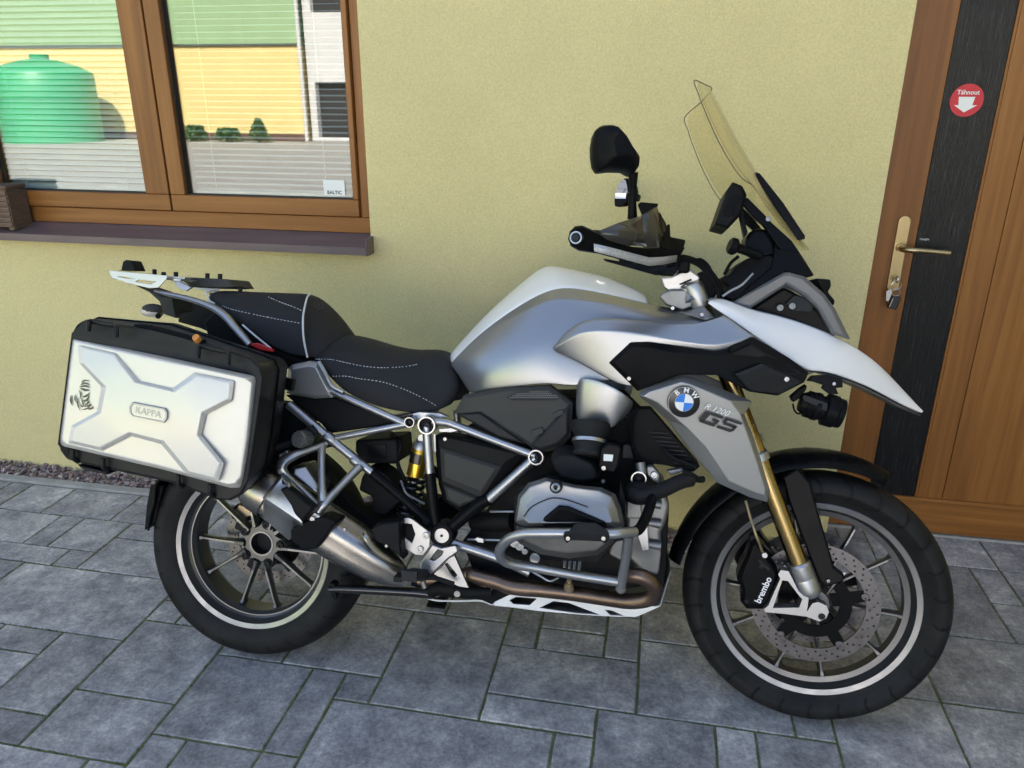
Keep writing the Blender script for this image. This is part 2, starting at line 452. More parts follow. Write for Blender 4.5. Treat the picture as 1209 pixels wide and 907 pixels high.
# stones measured on a 10 cm raster: x0, x1, y0, y1 in raster steps (x = 0.03 + 0.1 i, y = 0.01 + 0.1 j)
known = [(-23, -20, 22, 24), (-25, -23, 22, 24), (-26, -22, 20, 22), (-22, -21, 20, 22), (-21, -19, 20, 22), (-20, -17, 22, 24), (-24, -20, 19, 20),
         (-20, -19, 19, 20), (-19, -15, 19, 21), (-19, -16, 21, 22), (-21, -15, 16, 19), (-19, -17, 15, 16), (-17, -15, 13, 16), (-15, -14, 17, 18),
         (-15, -12, 14, 17), (-15, -12, 12, 14), (-12, -9, 13, 16), (-12, -11, 11, 13), (-11, -9, 11, 13), (-9, -8, 13, 16), (-9, -8, 11, 13),
         (-12, -10, 16, 18), (-10, -7, 16, 19), (-8, -7, 15, 16), (-8, -2, 12, 15), (-7, -4, 15, 19), (-4, -3, 18, 20), (-3, -1, 19, 20), (-3, -1, 18, 19),
         (-1, 0, 18, 20), (-4, 0, 16, 18), (-4, -1, 15, 16), (-2, -1, 13, 15), (-1, 2, 13, 16), (0, 4, 16, 19), (2, 3, 14, 16), (3, 5, 14, 16), (4, 5, 16, 17),
         (5, 8, 14, 18), (8, 14, 14, 18), (8, 12, 18, 21), (5, 8, 18, 20), (-6, -4, 19, 20), (-19, -17, 13, 15)]
occ = {}
stones = []
def fits(a, b, c, d): return all((i, j) not in occ for i in range(a, b) for j in range(c, d))
def put(a, b, c, d):
    for i in range(a, b):
        for j in range(c, d): occ[(i, j)] = 1
    stones.append((a, b, c, d))
for q in known:
    if fits(*q): put(*q)
rs = random.Random(11)
I0, I1, J0, J1 = -36, 24, 5, 24
def inside(a, b, c, d): return a >= I0 and b <= I1 and c >= J0 and (d <= J1 or (a >= 6 and d <= 27))
for j in range(J0, 27):
    for i in range(I0, I1):
        if (i, j) in occ or not inside(i, i + 1, j, j + 1): continue
        opts = [(3, 2), (2, 3), (4, 2), (3, 3), (2, 1), (1, 2), (2, 2), (6, 3), (3, 4)]
        rs.shuffle(opts)
        for w, h in opts + [(2, 1), (1, 1)]:
            if inside(i, i + w, j, j + h) and fits(i, i + w, j, j + h): put(i, i + w, j, j + h); break
stone_mesh = {}
def stone_of(w, h, var):
    key = (w, h, var)
    if key not in stone_mesh:
        g = 0.0034; rr = random.Random(w * 31 + h * 7 + var)
        hw, hh, ch = w * 0.05 - g, h * 0.05 - g, 0.0022
        def loop(ix, z, n=4):
            pts = []
            cs = [(-hw + ix, -hh + ix), (hw - ix, -hh + ix), (hw - ix, hh - ix), (-hw + ix, hh - ix)]
            for k in range(4):
                a, b2 = cs[k], cs[(k + 1) % 4]
                for t in range(n): pts.append((a[0] + (b2[0] - a[0]) * t / n, a[1] + (b2[1] - a[1]) * t / n, z))
            return pts
        base = loop(0, -0.03); mid = loop(0, -ch); top = loop(ch, 0)
        jit = [(rr.uniform(-1, 1) * 0.0011, rr.uniform(-1, 1) * 0.0011) for _ in mid]
        mid = [(p[0] + q[0], p[1] + q[1], p[2] + rr.uniform(-0.001, 0)) for p, q in zip(mid, jit)]
        top = [(p[0] + q[0], p[1] + q[1], 0) for p, q in zip(top, jit)]
        mb = MB(); mb.loft([base, mid, top], caps=False); n = len(top); mb.f.append(tuple(range(2 * n, 3 * n)))
        me = mb.mesh('paving_stone', sharp=20); me.materials.append(M['paver']); stone_mesh[key] = me
    return stone_mesh[key]
for a, b_, c, d in stones:
    x0, x1, y0, y1 = 0.03 + 0.1 * a, 0.03 + 0.1 * b_, 0.01 + 0.1 * c, 0.01 + 0.1 * d
    o = link('paving_stone', stone_of(b_ - a, d - c, rs.randint(0, 2)), paving, ((x0 + x1) / 2, (y0 + y1) / 2, 0.0036 + rs.uniform(-0.0010, 0.0008)))
    o.rotation_euler = (rs.uniform(-1, 1) * 0.002, rs.uniform(-1, 1) * 0.002, rs.uniform(-1, 1) * 0.002)

# moss tufts along the joints
mo = MB(); rm = random.Random(5)
for a, b_, c, d in stones:
    x0, x1, y0, y1 = 0.03 + 0.1 * a, 0.03 + 0.1 * b_, 0.01 + 0.1 * c, 0.01 + 0.1 * d
    if x1 < -3.0 or x0 > 1.7 or y1 < 0.9: continue
    for (px, py, qx, qy) in ((x0, y0, x1, y0), (x0, y0, x0, y1)):
        for k in range(int(170 * math.hypot(qx - px, qy - py))):
            t = rm.random()
            if math.sin((px + qx) * 9 + t * 5) + math.sin((py + qy) * 7 + t * 9) + rm.uniform(-1.6, 1.2) < 0: continue
            x = px + (qx - px) * t + rm.gauss(0, 0.0014); y = py + (qy - py) * t + rm.gauss(0, 0.0014)
            s_ = rm.uniform(0.0012, 0.0028); h = rm.uniform(0.001, 0.0035)
            mo.add([(x - s_, y - s_ * 0.6, -0.003), (x + s_, y - s_ * 0.5, -0.003), (x, y + s_, -0.003), (x + rm.uniform(-s_, s_), y + rm.uniform(-s_, s_), h)], [(0, 1, 3), (1, 2, 3), (2, 0, 3)])
mat('moss', (0.105, 0.125, 0.042), 0.95, var=0.4, vscale=40)
o = mo.build('joint_moss', 'moss', origin=(0, 0, 0), smooth=False); tag(o, 'thin green moss in the joints of the grey paving', 'moss', kind='stuff')

# concrete edging and gravel strip along the wall
ke = MB(); xk = -3.9
while xk < 0.60:
    x2 = min(xk + 1.0, 0.62); ke.box(((xk + x2) / 2, 2.432, -0.02), (x2 - xk - 0.004, 0.040, 0.058)); xk += 1.0
o = ke.build('edging', 'concrete', bevel=0.003); tag(o, 'pale concrete edging strip between paving and gravel', 'edging', kind='structure')
gb = MB(); gb.add([(-4, 2.45, 0), (0.62, 2.45, 0), (0.62, 2.57, 0), (-4, 2.57, 0)], [(0, 1, 2, 3)])
mat('soil', (0.03, 0.024, 0.02), 0.95)
o = gb.build('gravel_bed', 'soil', origin=(0, 0, 0)); o.location = (0, 0, -0.012); tag(o, kind='structure')
gv = MB(); rg = random.Random(3)
for k in range(2600):
    x = rg.uniform(-3.6, 0.61); y = rg.uniform(2.456, 2.556); r_ = rg.uniform(0.006, 0.0145); z = rg.uniform(-0.008, 0.012)
    vs = []; 
    for (a, b2, c2) in ((0, 0, 1), (1, 0, 0), (0, 1, 0), (-1, 0, 0), (0, -1, 0), (0, 0, -1)):
        q = rg.uniform(0.7, 1.25); vs.append((a * r_ * q + rg.uniform(-.3, .3) * r_, b2 * r_ * q * 0.9 + rg.uniform(-.3, .3) * r_, c2 * r_ * q * 0.75))
    ro = Matrix.Rotation(rg.uniform(0, 6.28), 3, 'Z') @ Matrix.Rotation(rg.uniform(0, 3), 3, 'X')
    gv.add([ro @ Vector(p) + Vector((x, y, z)) for p in vs], [(0, 1, 2), (0, 2, 3), (0, 3, 4), (0, 4, 1), (5, 2, 1), (5, 3, 2), (5, 4, 3), (5, 1, 4)])
o = gv.build('gravel', 'gravel', origin=(0, 0, 0), smooth=False); tag(o, 'reddish brown gravel strip at the foot of the yellow wall', 'gravel', kind='stuff')

# ---------------------------------------------------------------- the house
house = empty('house', (0, 2.56, 0)); house['_root'] = 1
tag(house, 'yellow rendered house wall with oak window and oak front door', 'house')
HO = Vector((0, 2.56, 0))
def hb(mb, name, m, parent=house, **k):
    """part of the house, given in world coordinates"""
    o = mb.build(name, m, None, **k); w = o.location.copy(); o.parent = parent
    base = HO if parent is house else Vector(parent['_w'])
    o.location = w - base; o['_w'] = tuple(w); return o
YW = 2.56
WX0, WX1, WZ0, WZ1 = -2.60, -0.992, 1.0, 2.35
DX0, DX1, DZ1 = 0.667, 1.80, 2.25
wm = MB()
wm.holed([(-9, YW, -0.1), (DX0, YW, -0.1), (DX0, YW, DZ1), (DX1, YW, DZ1), (DX1, YW, -0.1), (9, YW, -0.1), (9, YW, 4.7), (-9, YW, 4.7)],
         [[(WX0, YW, WZ0), (WX1, YW, WZ0), (WX1, YW, WZ1), (WX0, YW, WZ1)]], 0.32)
hb(wm, 'wall', 'wall_yellow', sharp=20)
sh = MB(); sh.box((-8.85, 6.5, 2.3), (0.3, 7.2, 4.8)); sh.box((8.85, 6.5, 2.3), (0.3, 7.2, 4.8)); sh.box((0, 10.25, 2.3), (18, 0.3, 4.8))
hb(sh, 'side_wall', 'wall_yellow')
wg = MB(); wg.box((4.7, 0.3, 2.3), (3.0, 4.5, 4.8)); hb(wg, 'shade_block', 'wall_yellow')  # made-up block out of view, added to darken the right side
wr = MB(); wr.box((4.7, 0.25, 4.76), (3.5, 5.0, 0.12)); hb(wr, 'shade_block_roof', 'roof_dark')  # cover of the added block, also unseen, keeps sky light off the right
ins = MB(); ins.box((-1.8, 5.4, 1.2), (4.0, 0.1, 3.2)); ins.box((-3.8, 4.15, 1.2), (0.1, 2.4, 3.2)); ins.box((0.25, 4.15, 1.2), (0.1, 2.4, 3.2)); ins.box((-1.8, 4.15, 2.85), (4.0, 2.4, 0.1)); ins.box((-1.8, 4.15, 0.0), (4.0, 2.4, 0.1))
hb(ins, 'room', 'plaster_inside')
rf = MB(); rf.add([(-9.4, 2.05, 4.68), (9.4, 2.05, 4.68), (9.4, 6.4, 6.3), (-9.4, 6.4, 6.3), (9.4, 10.8, 4.68), (-9.4, 10.8, 4.68)], [(0, 1, 2, 3), (3, 2, 4, 5)])
ro = hb(rf, 'roof', 'roof_dark', solid=0.12)

# window
win = empty('window', (-1.78, 2.62 - YW, 1.05), house); win['_w'] = (-1.78, 2.62, 1.05)
YF = 2.62
fm = MB()                                   # fixed frame
fm.box((-1.80, YF + 0.035, 1.078), (1.60, 0.07, 0.056)); hb(fm, 'frame', 'oak_level', win, bevel=0.003)
fm = MB(); fm.box((-1.80, YF + 0.035, 2.32), (1.60, 0.07, 0.056)); hb(fm, 'frame', 'oak_level', win, bevel=0.003)
for x in (-2.572, -1.020): fm = MB(); fm.box((x, YF + 0.035, 1.70), (0.05, 0.0698, 1.187)); hb(fm, 'frame_post', 'oak_upright', win, bevel=0.003)
def sash(x0, x1, gx0, gx1, y, pane_y):
    z0, z1, gz0, gz1 = 1.109, 2.288, 1.168, 2.225
    a = MB(); a.box(((x0 + x1) / 2, y, (z0 + gz0) / 2), (x1 - x0, 0.05, gz0 - z0)); hb(a, 'sash_rail', 'oak_level', win, bevel=0.004)
    a = MB(); a.box(((x0 + x1) / 2, y, (z1 + gz1) / 2), (x1 - x0, 0.05, z1 - gz1)); hb(a, 'sash_rail', 'oak_level', win, bevel=0.004)
    a = MB(); a.box(((x0 + gx0) / 2, y, (gz0 + gz1) / 2), (gx0 - x0, 0.0504, gz1 - gz0)); hb(a, 'sash_stile', 'oak_upright', win, bevel=0.004)
    a = MB(); a.box(((x1 + gx1) / 2, y, (gz0 + gz1) / 2), (x1 - gx1, 0.0504, gz1 - gz0)); hb(a, 'sash_stile', 'oak_upright', win, bevel=0.004)
    a = MB(); t = 0.004
    a.box(((gx0 + gx1) / 2, pane_y - 0.004, gz0 + t / 2), (gx1 - gx0, 0.01, t)); a.box(((gx0 + gx1) / 2, pane_y - 0.004, gz1 - t / 2), (gx1 - gx0, 0.01, t))
    a.box((gx0 + t / 2, pane_y - 0.004, (gz0 + gz1) / 2), (t, 0.01, gz1 - gz0 - 2 * t)); a.box((gx1 - t / 2, pane_y - 0.004, (gz0 + gz1) / 2), (t, 0.01, gz1 - gz0 - 2 * t))
    hb(a, 'gasket', 'gasket', win)
    a = MB(); a.box(((gx0 + gx1) / 2, pane_y + 0.004, (gz0 + gz1) / 2), (gx1 - gx0 + 0.01, 0.004, gz1 - gz0 + 0.01)); hb(a, 'pane', 'window_glass', win)
    return gx0, gx1, gz0, gz1
gl = sash(-2.545, -1.787, -2.505, -1.883, YF + 0.012, YF + 0.014)
gr = sash(-1.779, -1.047, -1.719, -1.068, YF + 0.009, YF + 0.010)
a = MB(); a.box((-1.783, YF + 0.03, 1.70), (0.0115, 0.04, 1.18)); hb(a, 'centre_gap', 'gasket', win)
# outer sill of folded sheet metal
sl = MB(); sl.loft([[(x, 2.497, 1.021), (x, 2.628, 1.050), (x, 2.628, 1.046), (x, 2.5, 1.017), (x, 2.5, 0.998), (x, 2.512, 0.995), (x, 2.497, 0.994)] for x in (-2.595, -0.990)])
sil = hb(sl, 'window_sill', 'steel_sill', sharp=25)
cap = MB(); cap.box((-0.986, 2.563, 1.022), (0.007, 0.134, 0.062)); hb(cap, 'sill_end_cap', 'steel_sill', sil, bevel=0.004)

# window sticker
a = MB(); a.box((-1.145, YF + 0.0095, 1.206), (0.080, 0.0006, 0.054)); hb(a, 'sticker', 'stick_white', win)
hb(text_mb('BALTIC', 0.017, (-1.145, YF + 0.0088, 1.189), (1, 0, 0), (0, 0, 1), bold=0.0004), 'sticker_print', 'print_dark', win)

# venetian blinds hang inside the panes
def blind(x0, x1, y, tilt, label, pitch):
    root = empty('venetian_blind', ((x0 + x1) / 2, y, 2.27)); tag(root, label, 'blind', 'venetian blinds behind the window panes')
    w = x1 - x0; mb = MB(); prof = [(-0.0125, 0), (-0.006, 0.0016), (0, 0.0022), (0.006, 0.0016), (0.0125, 0)]
    vs = []
    for xx in (-w / 2, w / 2):
        for (d, h) in prof: vs.append((xx, d * math.cos(tilt) - h * math.sin(tilt), d * math.sin(tilt) + h * math.cos(tilt)))
    mb.add(vs, [(i, i + 1, i + 6, i + 5) for i in range(4)])
    me = mb.mesh('slat'); me.materials.append(M['blind_white'])
    z = 1.185; rr = random.Random(int(w * 1000))
    while z < 2.24:
        o = link('slat', me, root, (0, rr.uniform(-0.0006, 0.0006), z - 2.27)); o.rotation_euler = (rr.uniform(-0.03, 0.03), rr.uniform(-0.0012, 0.0012), 0); z += pitch
    h = MB(); h.box((0, 0, -0.005), (w, 0.025, 0.025)); me = h.mesh('head_rail'); me.materials.append(M['blind_white']); link('head_rail', me, root)
    h = MB(); h.box((0, 0, 1.174 - 2.27), (w, 0.022, 0.010)); me = h.mesh('bottom_rail'); me.materials.append(M['blind_white']); link('bottom_rail', me, root)
    for f in (0.13, 0.80):
        c = MB(); c.cyl((x0 + w * f - (x0 + x1) / 2, -0.014, 1.17 - 2.27), (x0 + w * f - (x0 + x1) / 2, -0.014, 0), 0.0011, 6); me = c.mesh('cord'); me.materials.append(M['blind_white']); link('cord', me, root)
blind(-2.52, -1.866, YF + 0.062, R(38), 'white venetian blind with tilted slats behind the pane of the box side', 0.0205)
blind(-1.713, -1.062, YF + 0.062, R(10), 'white venetian blind with nearly flat slats behind the pane with the sticker', 0.0205)

# box on the sill
bx = empty('wooden_box', (-2.475, 2.555, 1.033)); tag(bx, 'small dark brown slatted box standing on the window sill', 'box')
a = MB(); a.box((0, 0, 0.078), (0.165, 0.088, 0.140)); me = a.mesh('body'); me.materials.append(M['box_brown']); link('body', me, bx)
a = MB()
a.box((0, 0, 0.155), (0.178, 0.100, 0.014)); me = a.mesh('lid'); me.materials.append(M['box_brown']); o = link('lid', me, bx); md = o.modifiers.new('b', 'BEVEL'); md.width = 0.003
a = MB(); a.box((0, -0.046, 0), (0.168, 0.008, 0.015)); sm = a.mesh('slat'); sm.materials.append(M['box_brown'])
for k in range(7): o = link('slat', sm, bx, (0, 0, 0.018 + k * 0.0195)); o.rotation_euler = (0, rs.uniform(-0.02, 0.02), 0)
a = MB(); a.box((0, 0, 0.07), (0.006, 0.09, 0.135)); me = a.mesh('side_board'); me.materials.append(M['box_brown'])
for s1 in (-1, 1): link('side_board', me, bx, (s1 * 0.084, 0, 0))
a = MB(); a.box((0, 0, 0.004), (0.02, 0.02, 0.012)); me = a.mesh('foot'); me.materials.append(M['box_brown'])
for s1 in (-1, 1):
    for s2 in (-1, 1): link('foot', me, bx, (s1 * 0.07, s2 * 0.032, 0))

# ---------------------------------------------------------------- front door
YD = 2.71
door = empty('door', (1.2, YD - YW, 0), house); door['_w'] = (1.2, YD, 0)
def dboard(name, x0, x1, z0, z1, y, m, t=0.05, bev=0.002):
    a = MB(); a.box(((x0 + x1) / 2, y + t / 2, (z0 + z1) / 2), (x1 - x0, t, z1 - z0)); return hb(a, name, m, door, bevel=bev)
dboard('stile', 0.60, 0.827, 0.149, 2.26, YD, 'oak_upright')
dboard('black_panel', 0.8285, 0.984, 0.149, 2.26, YD + 0.004, 'grooved_black', 0.046, 0.001)
dboard('edge_trim', 0.9845, 0.9925, 0.149, 2.26, YD - 0.001, 'oak_upright', 0.05, 0.001)
dboard('board', 0.9935, 1.077, 0.149, 2.26, YD, 'oak_upright')
dboard('board', 1.0785, 1.46, 0.149, 2.26, YD, 'oak_upright')
dboard('stile', 1.4615, 1.85, 0.149, 2.26, YD, 'oak_upright')
dboard('bottom_rail', 0.60, 1.85, 0.012, 0.1475, YD - 0.004, 'oak_level', 0.06)
dboard('drip_bar', 0.60, 1.85, 0.139, 0.1525, YD - 0.010, 'oak_level', 0.012, 0.002)
st = MB(); st.box((1.23, 2.80, -0.01), (1.13, 0.2, 0.036)); hb(st, 'door_step', 'concrete', bevel=0.003)
rc = MB(); rc.box((1.23, 2.95, 1.1), (1.3, 0.05, 2.4)); hb(rc, 'door_back', 'gasket')
# handle
hp = MB(); xs = 0.781
ring = [(xs + 0.0195 * math.cos(a), 2.7075, 1.138 + 0.0195 * math.sin(a)) for a in [PI * k / 10 for k in range(11)]] + [(xs + 0.0195 * math.cos(a), 2.7075, 0.925 + 0.0195 * math.sin(a)) for a in [PI + PI * k / 10 for k in range(11)]]
hp.plate([(p[0], 2.7035, p[2]) for p in ring], 0.0065); hb(hp, 'handle_plate', 'brass', door, bevel=0.0025)
hl = MB(); hl.tube([(xs, 2.704, 1.055), (xs, 2.672, 1.055), (xs + 0.006, 2.657, 1.056), (xs + 0.03, 2.650, 1.057), (xs + 0.08, 2.650, 1.0555), (xs + 0.135, 2.651, 1.052)], [0.011, 0.0095, 0.0095, 0.0095, 0.0085, 0.0085], n=14)
hl.lathe([(0.0001, 0.008), (0.013, 0.008), (0.014, 0.0)], (xs, 2.704, 1.055), (0, -1, 0), 20); hb(hl, 'door_handle', 'brass', door)
lk = MB(); lk.cyl((xs - 0.001, 2.705, 0.957), (xs - 0.001, 2.699, 0.957), 0.0085, 16); lk.box((xs - 0.001, 2.7015, 0.944), (0.010, 0.007, 0.022)); hb(lk, 'lock', 'brass', door, bevel=0.001)
# sticker "pull"
sx, sz, sy = 0.8965, 1.508, YD + 0.0025
dk = MB(); dk.cyl((sx, sy, sz), (sx, sy + 0.0012, sz), 0.0475, 40); hb(dk, 'door_sticker', 'stick_red', door)
ar = MB(); ar.plate([(sx + x, sy - 0.0006, sz + z) for x, z in ((-0.024, 0.010), (0.022, 0.010), (0.018, -0.014), (0.032, -0.014), (-0.002, -0.035), (-0.033, -0.014), (-0.021, -0.014))], 0.0006); hb(ar, 'sticker_arrow', 'stick_white', door)
hb(text_mb('Táhnout', 0.0185, (sx, sy - 0.0006, sz + 0.0225), (1, 0, 0), (0, 0, 1), bold=0.0003), 'sticker_print', 'stick_white', door)
hb(text_mb('TAHEM', 0.009, (0.852, YD + 0.0035, 1.082), (1, 0, 0), (0, 0, 1)), 'panel_print', 'stick_white', door)

# keys in the lock
mat('key_steel', (0.55, 0.55, 0.54), 0.3, 1.0)
mat('fob_black', (0.015, 0.015, 0.016), 0.4)
kr = empty('key_ring', (xs, 2.695, 0.955)); tag(kr, 'bunch of keys with black fob hanging from the door lock', 'keys')
def kp(mb, name, m): me = mb.mesh(name); me.materials.append(M[m]); return link(name, me, kr)
a = MB(); a.box((0, -0.005, 0), (0.003, 0.02, 0.009)); a.cyl((-0.0018, -0.020, 0), (0.0018, -0.020, 0), 0.012, 16); kp(a, 'key', 'key_steel')
a = MB(); a.tube([(0.016 * math.cos(t), -0.024 + 0.003 * math.cos(t), -0.019 + 0.016 * math.sin(t)) for t in [2 * PI * k / 16 for k in range(17)]], 0.0011, 6, 2); kp(a, 'ring', 'key_steel')
a = MB(); a.tube([(0.004 + 0.012 * math.cos(t), -0.022, -0.043 + 0.012 * math.sin(t)) for t in [2 * PI * k / 12 for k in range(13)]], 0.0013, 6, 2); kp(a, 'small_ring', 'key_steel')
a = MB(); a.plate([(-0.026, -0.020, -0.040), (-0.012, -0.020, -0.034), (-0.008, -0.020, -0.046), (-0.014, -0.020, -0.075), (-0.022, -0.020, -0.072)], 0.002); kp(a, 'flat_key', 'key_steel')
a = MB(); a.box((0.004, -0.018, -0.078), (0.030, 0.012, 0.044), Matrix.Rotation(R(14), 3, 'Y')); o = kp(a, 'fob', 'fob_black'); md = o.modifiers.new('b', 'BEVEL'); md.width = 0.004; md.segments = 3
a = MB(); a.box((-0.006, -0.0245, -0.078), (0.002, 0.001, 0.030), Matrix.Rotation(R(14), 3, 'Y')); kp(a, 'fob_trim', 'key_steel')

# ---------------------------------------------------------------- across the yard (seen in the panes)
far = empty('workshop', (-20, -22, 0)); tag(far, 'yellow and green workshop across the yard, mirrored in the window panes', 'building')
def fb(mb, name, m):
    o = mb.build(name, m); w = o.location.copy(); o.parent = far; o.location = w - Vector((-20, -22, 0)); return o
a = MB(); a.box((-27.9, -24, 1.6), (30.2, 4, 3.2)); fb(a, 'wall', 'far_yellow')
for k in range(15):
    a = MB(); a.box((-27.9 + (k - 7) * 2.013, -24.0, 5.1), (2.0, 4.06, 3.7)); fb(a, 'cladding_panel', 'far_green')
a = MB(); a.box((-27.9, -21.96, 3.225), (30.2, 0.1, 0.05)); fb(a, 'flashing', 'far_dark')
a = MB(); a.cyl((-12.75, -21.92, 0), (-12.75, -21.92, 6.9), 0.07, 10); fb(a, 'downpipe', 'far_white')
a = MB(); a.holed([(-12.7, -22.3, 0), (6, -22.3, 0), (6, -22.3, 7), (-12.7, -22.3, 7)], [[(-12.45, -22.3, 0.12), (-9.6, -22.3, 0.12), (-9.6, -22.3, 2.0), (-12.45, -22.3, 2.0)], [(-12.4, -22.3, 4.25), (-9.8, -22.3, 4.25), (-9.8, -22.3, 5.6), (-12.4, -22.3, 5.6)]], -0.4); fb(a, 'annex', 'far_white')
a = MB(); a.box((-11, -22.62, 1.06), (2.9, 0.1, 2.0)); fb(a, 'gate', 'far_dark')
a = MB(); a.box((-11.1, -22.6, 4.9), (2.7, 0.06, 1.4)); fb(a, 'window', 'far_dark')
a = MB(); a.box((-11.1, -22.5, 4.9), (0.08, 0.08, 1.35)); a.box((-11.1, -22.5, 4.95), (2.6, 0.07, 0.06)); fb(a, 'window_bar', 'far_white')
a = MB(); a.box((-27.9, -21.95, 0.12), (30.2, 0.1, 0.24)); fb(a, 'plinth', 'roof_dark')
wt = MB(); wt.lathe([(0.0001, 2.72), (0.55, 2.66), (1.1, 2.5), (1.52, 2.3), (1.58, 2.2), (1.58, 1.5), (1.60, 1.48), (1.60, 1.42), (1.58, 1.4), (1.58, 0.7), (1.60, 0.68), (1.60, 0.62), (1.58, 0.6), (1.58, 0.0)], (-21.2, -19.6, -0.02), (0, 0, 1), 40)
wt.cyl((-21.2, -19.6, 2.68), (-21.2, -19.6, 2.82), 0.3, 16)
o = wt.build('water_tank', 'tank_green', sharp=40); tag(o, 'round green plastic water tank in front of the far yellow workshop', 'tank')
def shrub(x, y, h, w, cone, lab):
    root = empty('shrub', (x, y, -0.02)); tag(root, lab, 'shrub', 'shrubs along the far workshop')
    f = MB(); rr = random.Random(int(x * 100))
    for k in range(900):
        t = rr.random() ** 0.7; ang = rr.uniform(0, 6.28); rad = w * (1 - t * cone) * math.sqrt(rr.random())
        p = Vector((rad * math.cos(ang), rad * math.sin(ang), 0.05 + t * h)); s_ = rr.uniform(0.03, 0.06)
        d1 = Vector((rr.uniform(-1, 1), rr.uniform(-1, 1), rr.uniform(-1, 1))).normalized() * s_; d2 = Vector((rr.uniform(-1, 1), rr.uniform(-1, 1), rr.uniform(-1, 1))).normalized() * s_
        f.add([p - d1, p + d2, p + d1, p - d2], [(0, 1, 2, 3)])
    me = f.mesh('foliage', smooth=False); me.materials.append(M['leaf']); link('foliage', me, root)
    t = MB(); t.cyl((0, 0, 0), (0, 0, h * 0.5), 0.03, 8, 0.012); me = t.mesh('stem'); me.materials.append(M['box_brown']); link('stem', me, root)
shrub(-14.0, -20.8, 0.75, 0.5, 0.85, 'small conical evergreen shrub beside the far downpipe')
shrub(-15.3, -21.0, 0.42, 0.55, 0.4, 'low round shrub beside the far conical evergreen')
shrub(-16.6, -21.0, 0.5, 0.5, 0.4, 'low loose shrub at the far yellow wall')

# ================================================================ the motorcycle
# bike frame: x forward from the rear axle, y to the left (the wall side), z up; right side = negative y
mat('silver', (0.32, 0.325, 0.332), 0.34, 0.85, rvar=0.03, vscale=3, bump=0.015, bscale=900)
mat('silver_light', (0.36, 0.36, 0.352), 0.40, 0.75, rvar=0.03, vscale=4, bump=0.02, bscale=900)
mat('grey_trim', (0.14, 0.143, 0.15), 0.42, 0.4, bump=0.02, bscale=800)
mat('white_paint', (0.80, 0.80, 0.80), 0.30, 0.0, coat=0.6, var=0.015, vscale=5)
mat('black_plastic', (0.0085, 0.0088, 0.0096), 0.48, spec=0.10, bump=0.10, bscale=900, rvar=0.08, vscale=10)
mat('black_satin', (0.0055, 0.0058, 0.0066), 0.30, spec=0.07, rvar=0.06, vscale=9)
mat('black_gloss', (0.010, 0.010, 0.011), 0.18, coat=0.3)
mat('dark_grey', (0.016, 0.0165, 0.018), 0.50, spec=0.22, bump=0.10, bscale=700, rvar=0.06)
mat('mid_grey', (0.040, 0.040, 0.038), 0.52, spec=0.22, bump=0.06, bscale=700, rvar=0.06)
mat('rubber', (0.008, 0.008, 0.0085), 0.72, spec=0.3, bump=0.12, bscale=300, var=0.15, vscale=30)
mat('seat_cloth', (0.0165, 0.0170, 0.0195), 0.72, spec=0.3, bump=0.45, bscale=1400, bdist=0.0006, rvar=0.08, vscale=20, var=0.2)
mat('seat_smooth', (0.016, 0.016, 0.018), 0.46, bump=0.25, bscale=420, bdist=0.0006)
mat('piping_white', (0.62, 0.62, 0.62), 0.5)
mat('thread', (0.55, 0.56, 0.58), 0.7)
mat('tube_silver', (0.38, 0.385, 0.39), 0.36, 0.9, rvar=0.05, vscale=12)
mat('alloy', (0.44, 0.44, 0.445), 0.40, 0.95, rvar=0.08, vscale=18, var=0.08)
mat('cast_alloy', (0.24, 0.24, 0.236), 0.48, 0.85, bump=0.10, bscale=320, var=0.15, vscale=14)
mat('magnesium', (0.25, 0.25, 0.255), 0.38, 0.75, bump=0.02, bscale=600, rvar=0.05)
mat('engine_grey', (0.10, 0.10, 0.10), 0.5, 0.6, bump=0.12, bscale=260, var=0.25, vscale=16)
mat('engine_dark', (0.007, 0.007, 0.0073), 0.6, 0.0, spec=0.15, bump=0.2, bscale=150, var=0.3, vscale=20)
mat('wheel_grey', (0.12, 0.12, 0.123), 0.34, 0.8, rvar=0.06, vscale=10)
mat('wheel_edge', (0.24, 0.24, 0.245), 0.36, 0.9, rvar=0.08, vscale=30)
mat('gold', (0.38, 0.27, 0.115), 0.25, 1.0, rvar=0.05, vscale=20)
mat('shock_gold', (0.70, 0.42, 0.05), 0.28, 0.9)
mat('steel_brushed', (0.30, 0.285, 0.265), 0.30, 1.0, rvar=0.05, vscale=6, stretch=(1, 8, 8))
mat('header_pipe', (0.17, 0.12, 0.092), 0.36, 0.95, var=0.30, vscale=11, rvar=0.1)
mat('chrome', (0.34, 0.34, 0.34), 0.30, 1.0)
mat('disc_steel', (0.13, 0.125, 0.130), 0.38, 1.0, rvar=0.08, vscale=40, var=0.1)
mat('hole_dark', (0.006, 0.006, 0.006), 0.8)
mat('red_lens', (0.50, 0.012, 0.012), 0.15, coat=0.5)
mat('clear_lens', (0.55, 0.50, 0.46), 0.15, coat=0.5)
mat('orange_plastic', (0.55, 0.22, 0.04), 0.4)
mat('reflective', (0.42, 0.42, 0.42), 0.4, 0.3, bump=0.9, bscale=420, var=0.3, vscale=260)
mat('pannier_white', (0.60, 0.585, 0.535), 0.34, 0.25, var=0.02, vscale=4, coat=0.25)
mat('pannier_black', (0.0105, 0.011, 0.0118), 0.45, spec=0.22, bump=0.22, bscale=700, rvar=0.06)
mat('roundel_blue', (0.02, 0.20, 0.68), 0.3, coat=0.4)
mat('mark_white', (0.82, 0.82, 0.82), 0.35, coat=0.3)
mat('mark_black', (0.008, 0.008, 0.008), 0.35, coat=0.3)
mat('mirror_glass', (0.80, 0.80, 0.80), 0.02, 1.0)
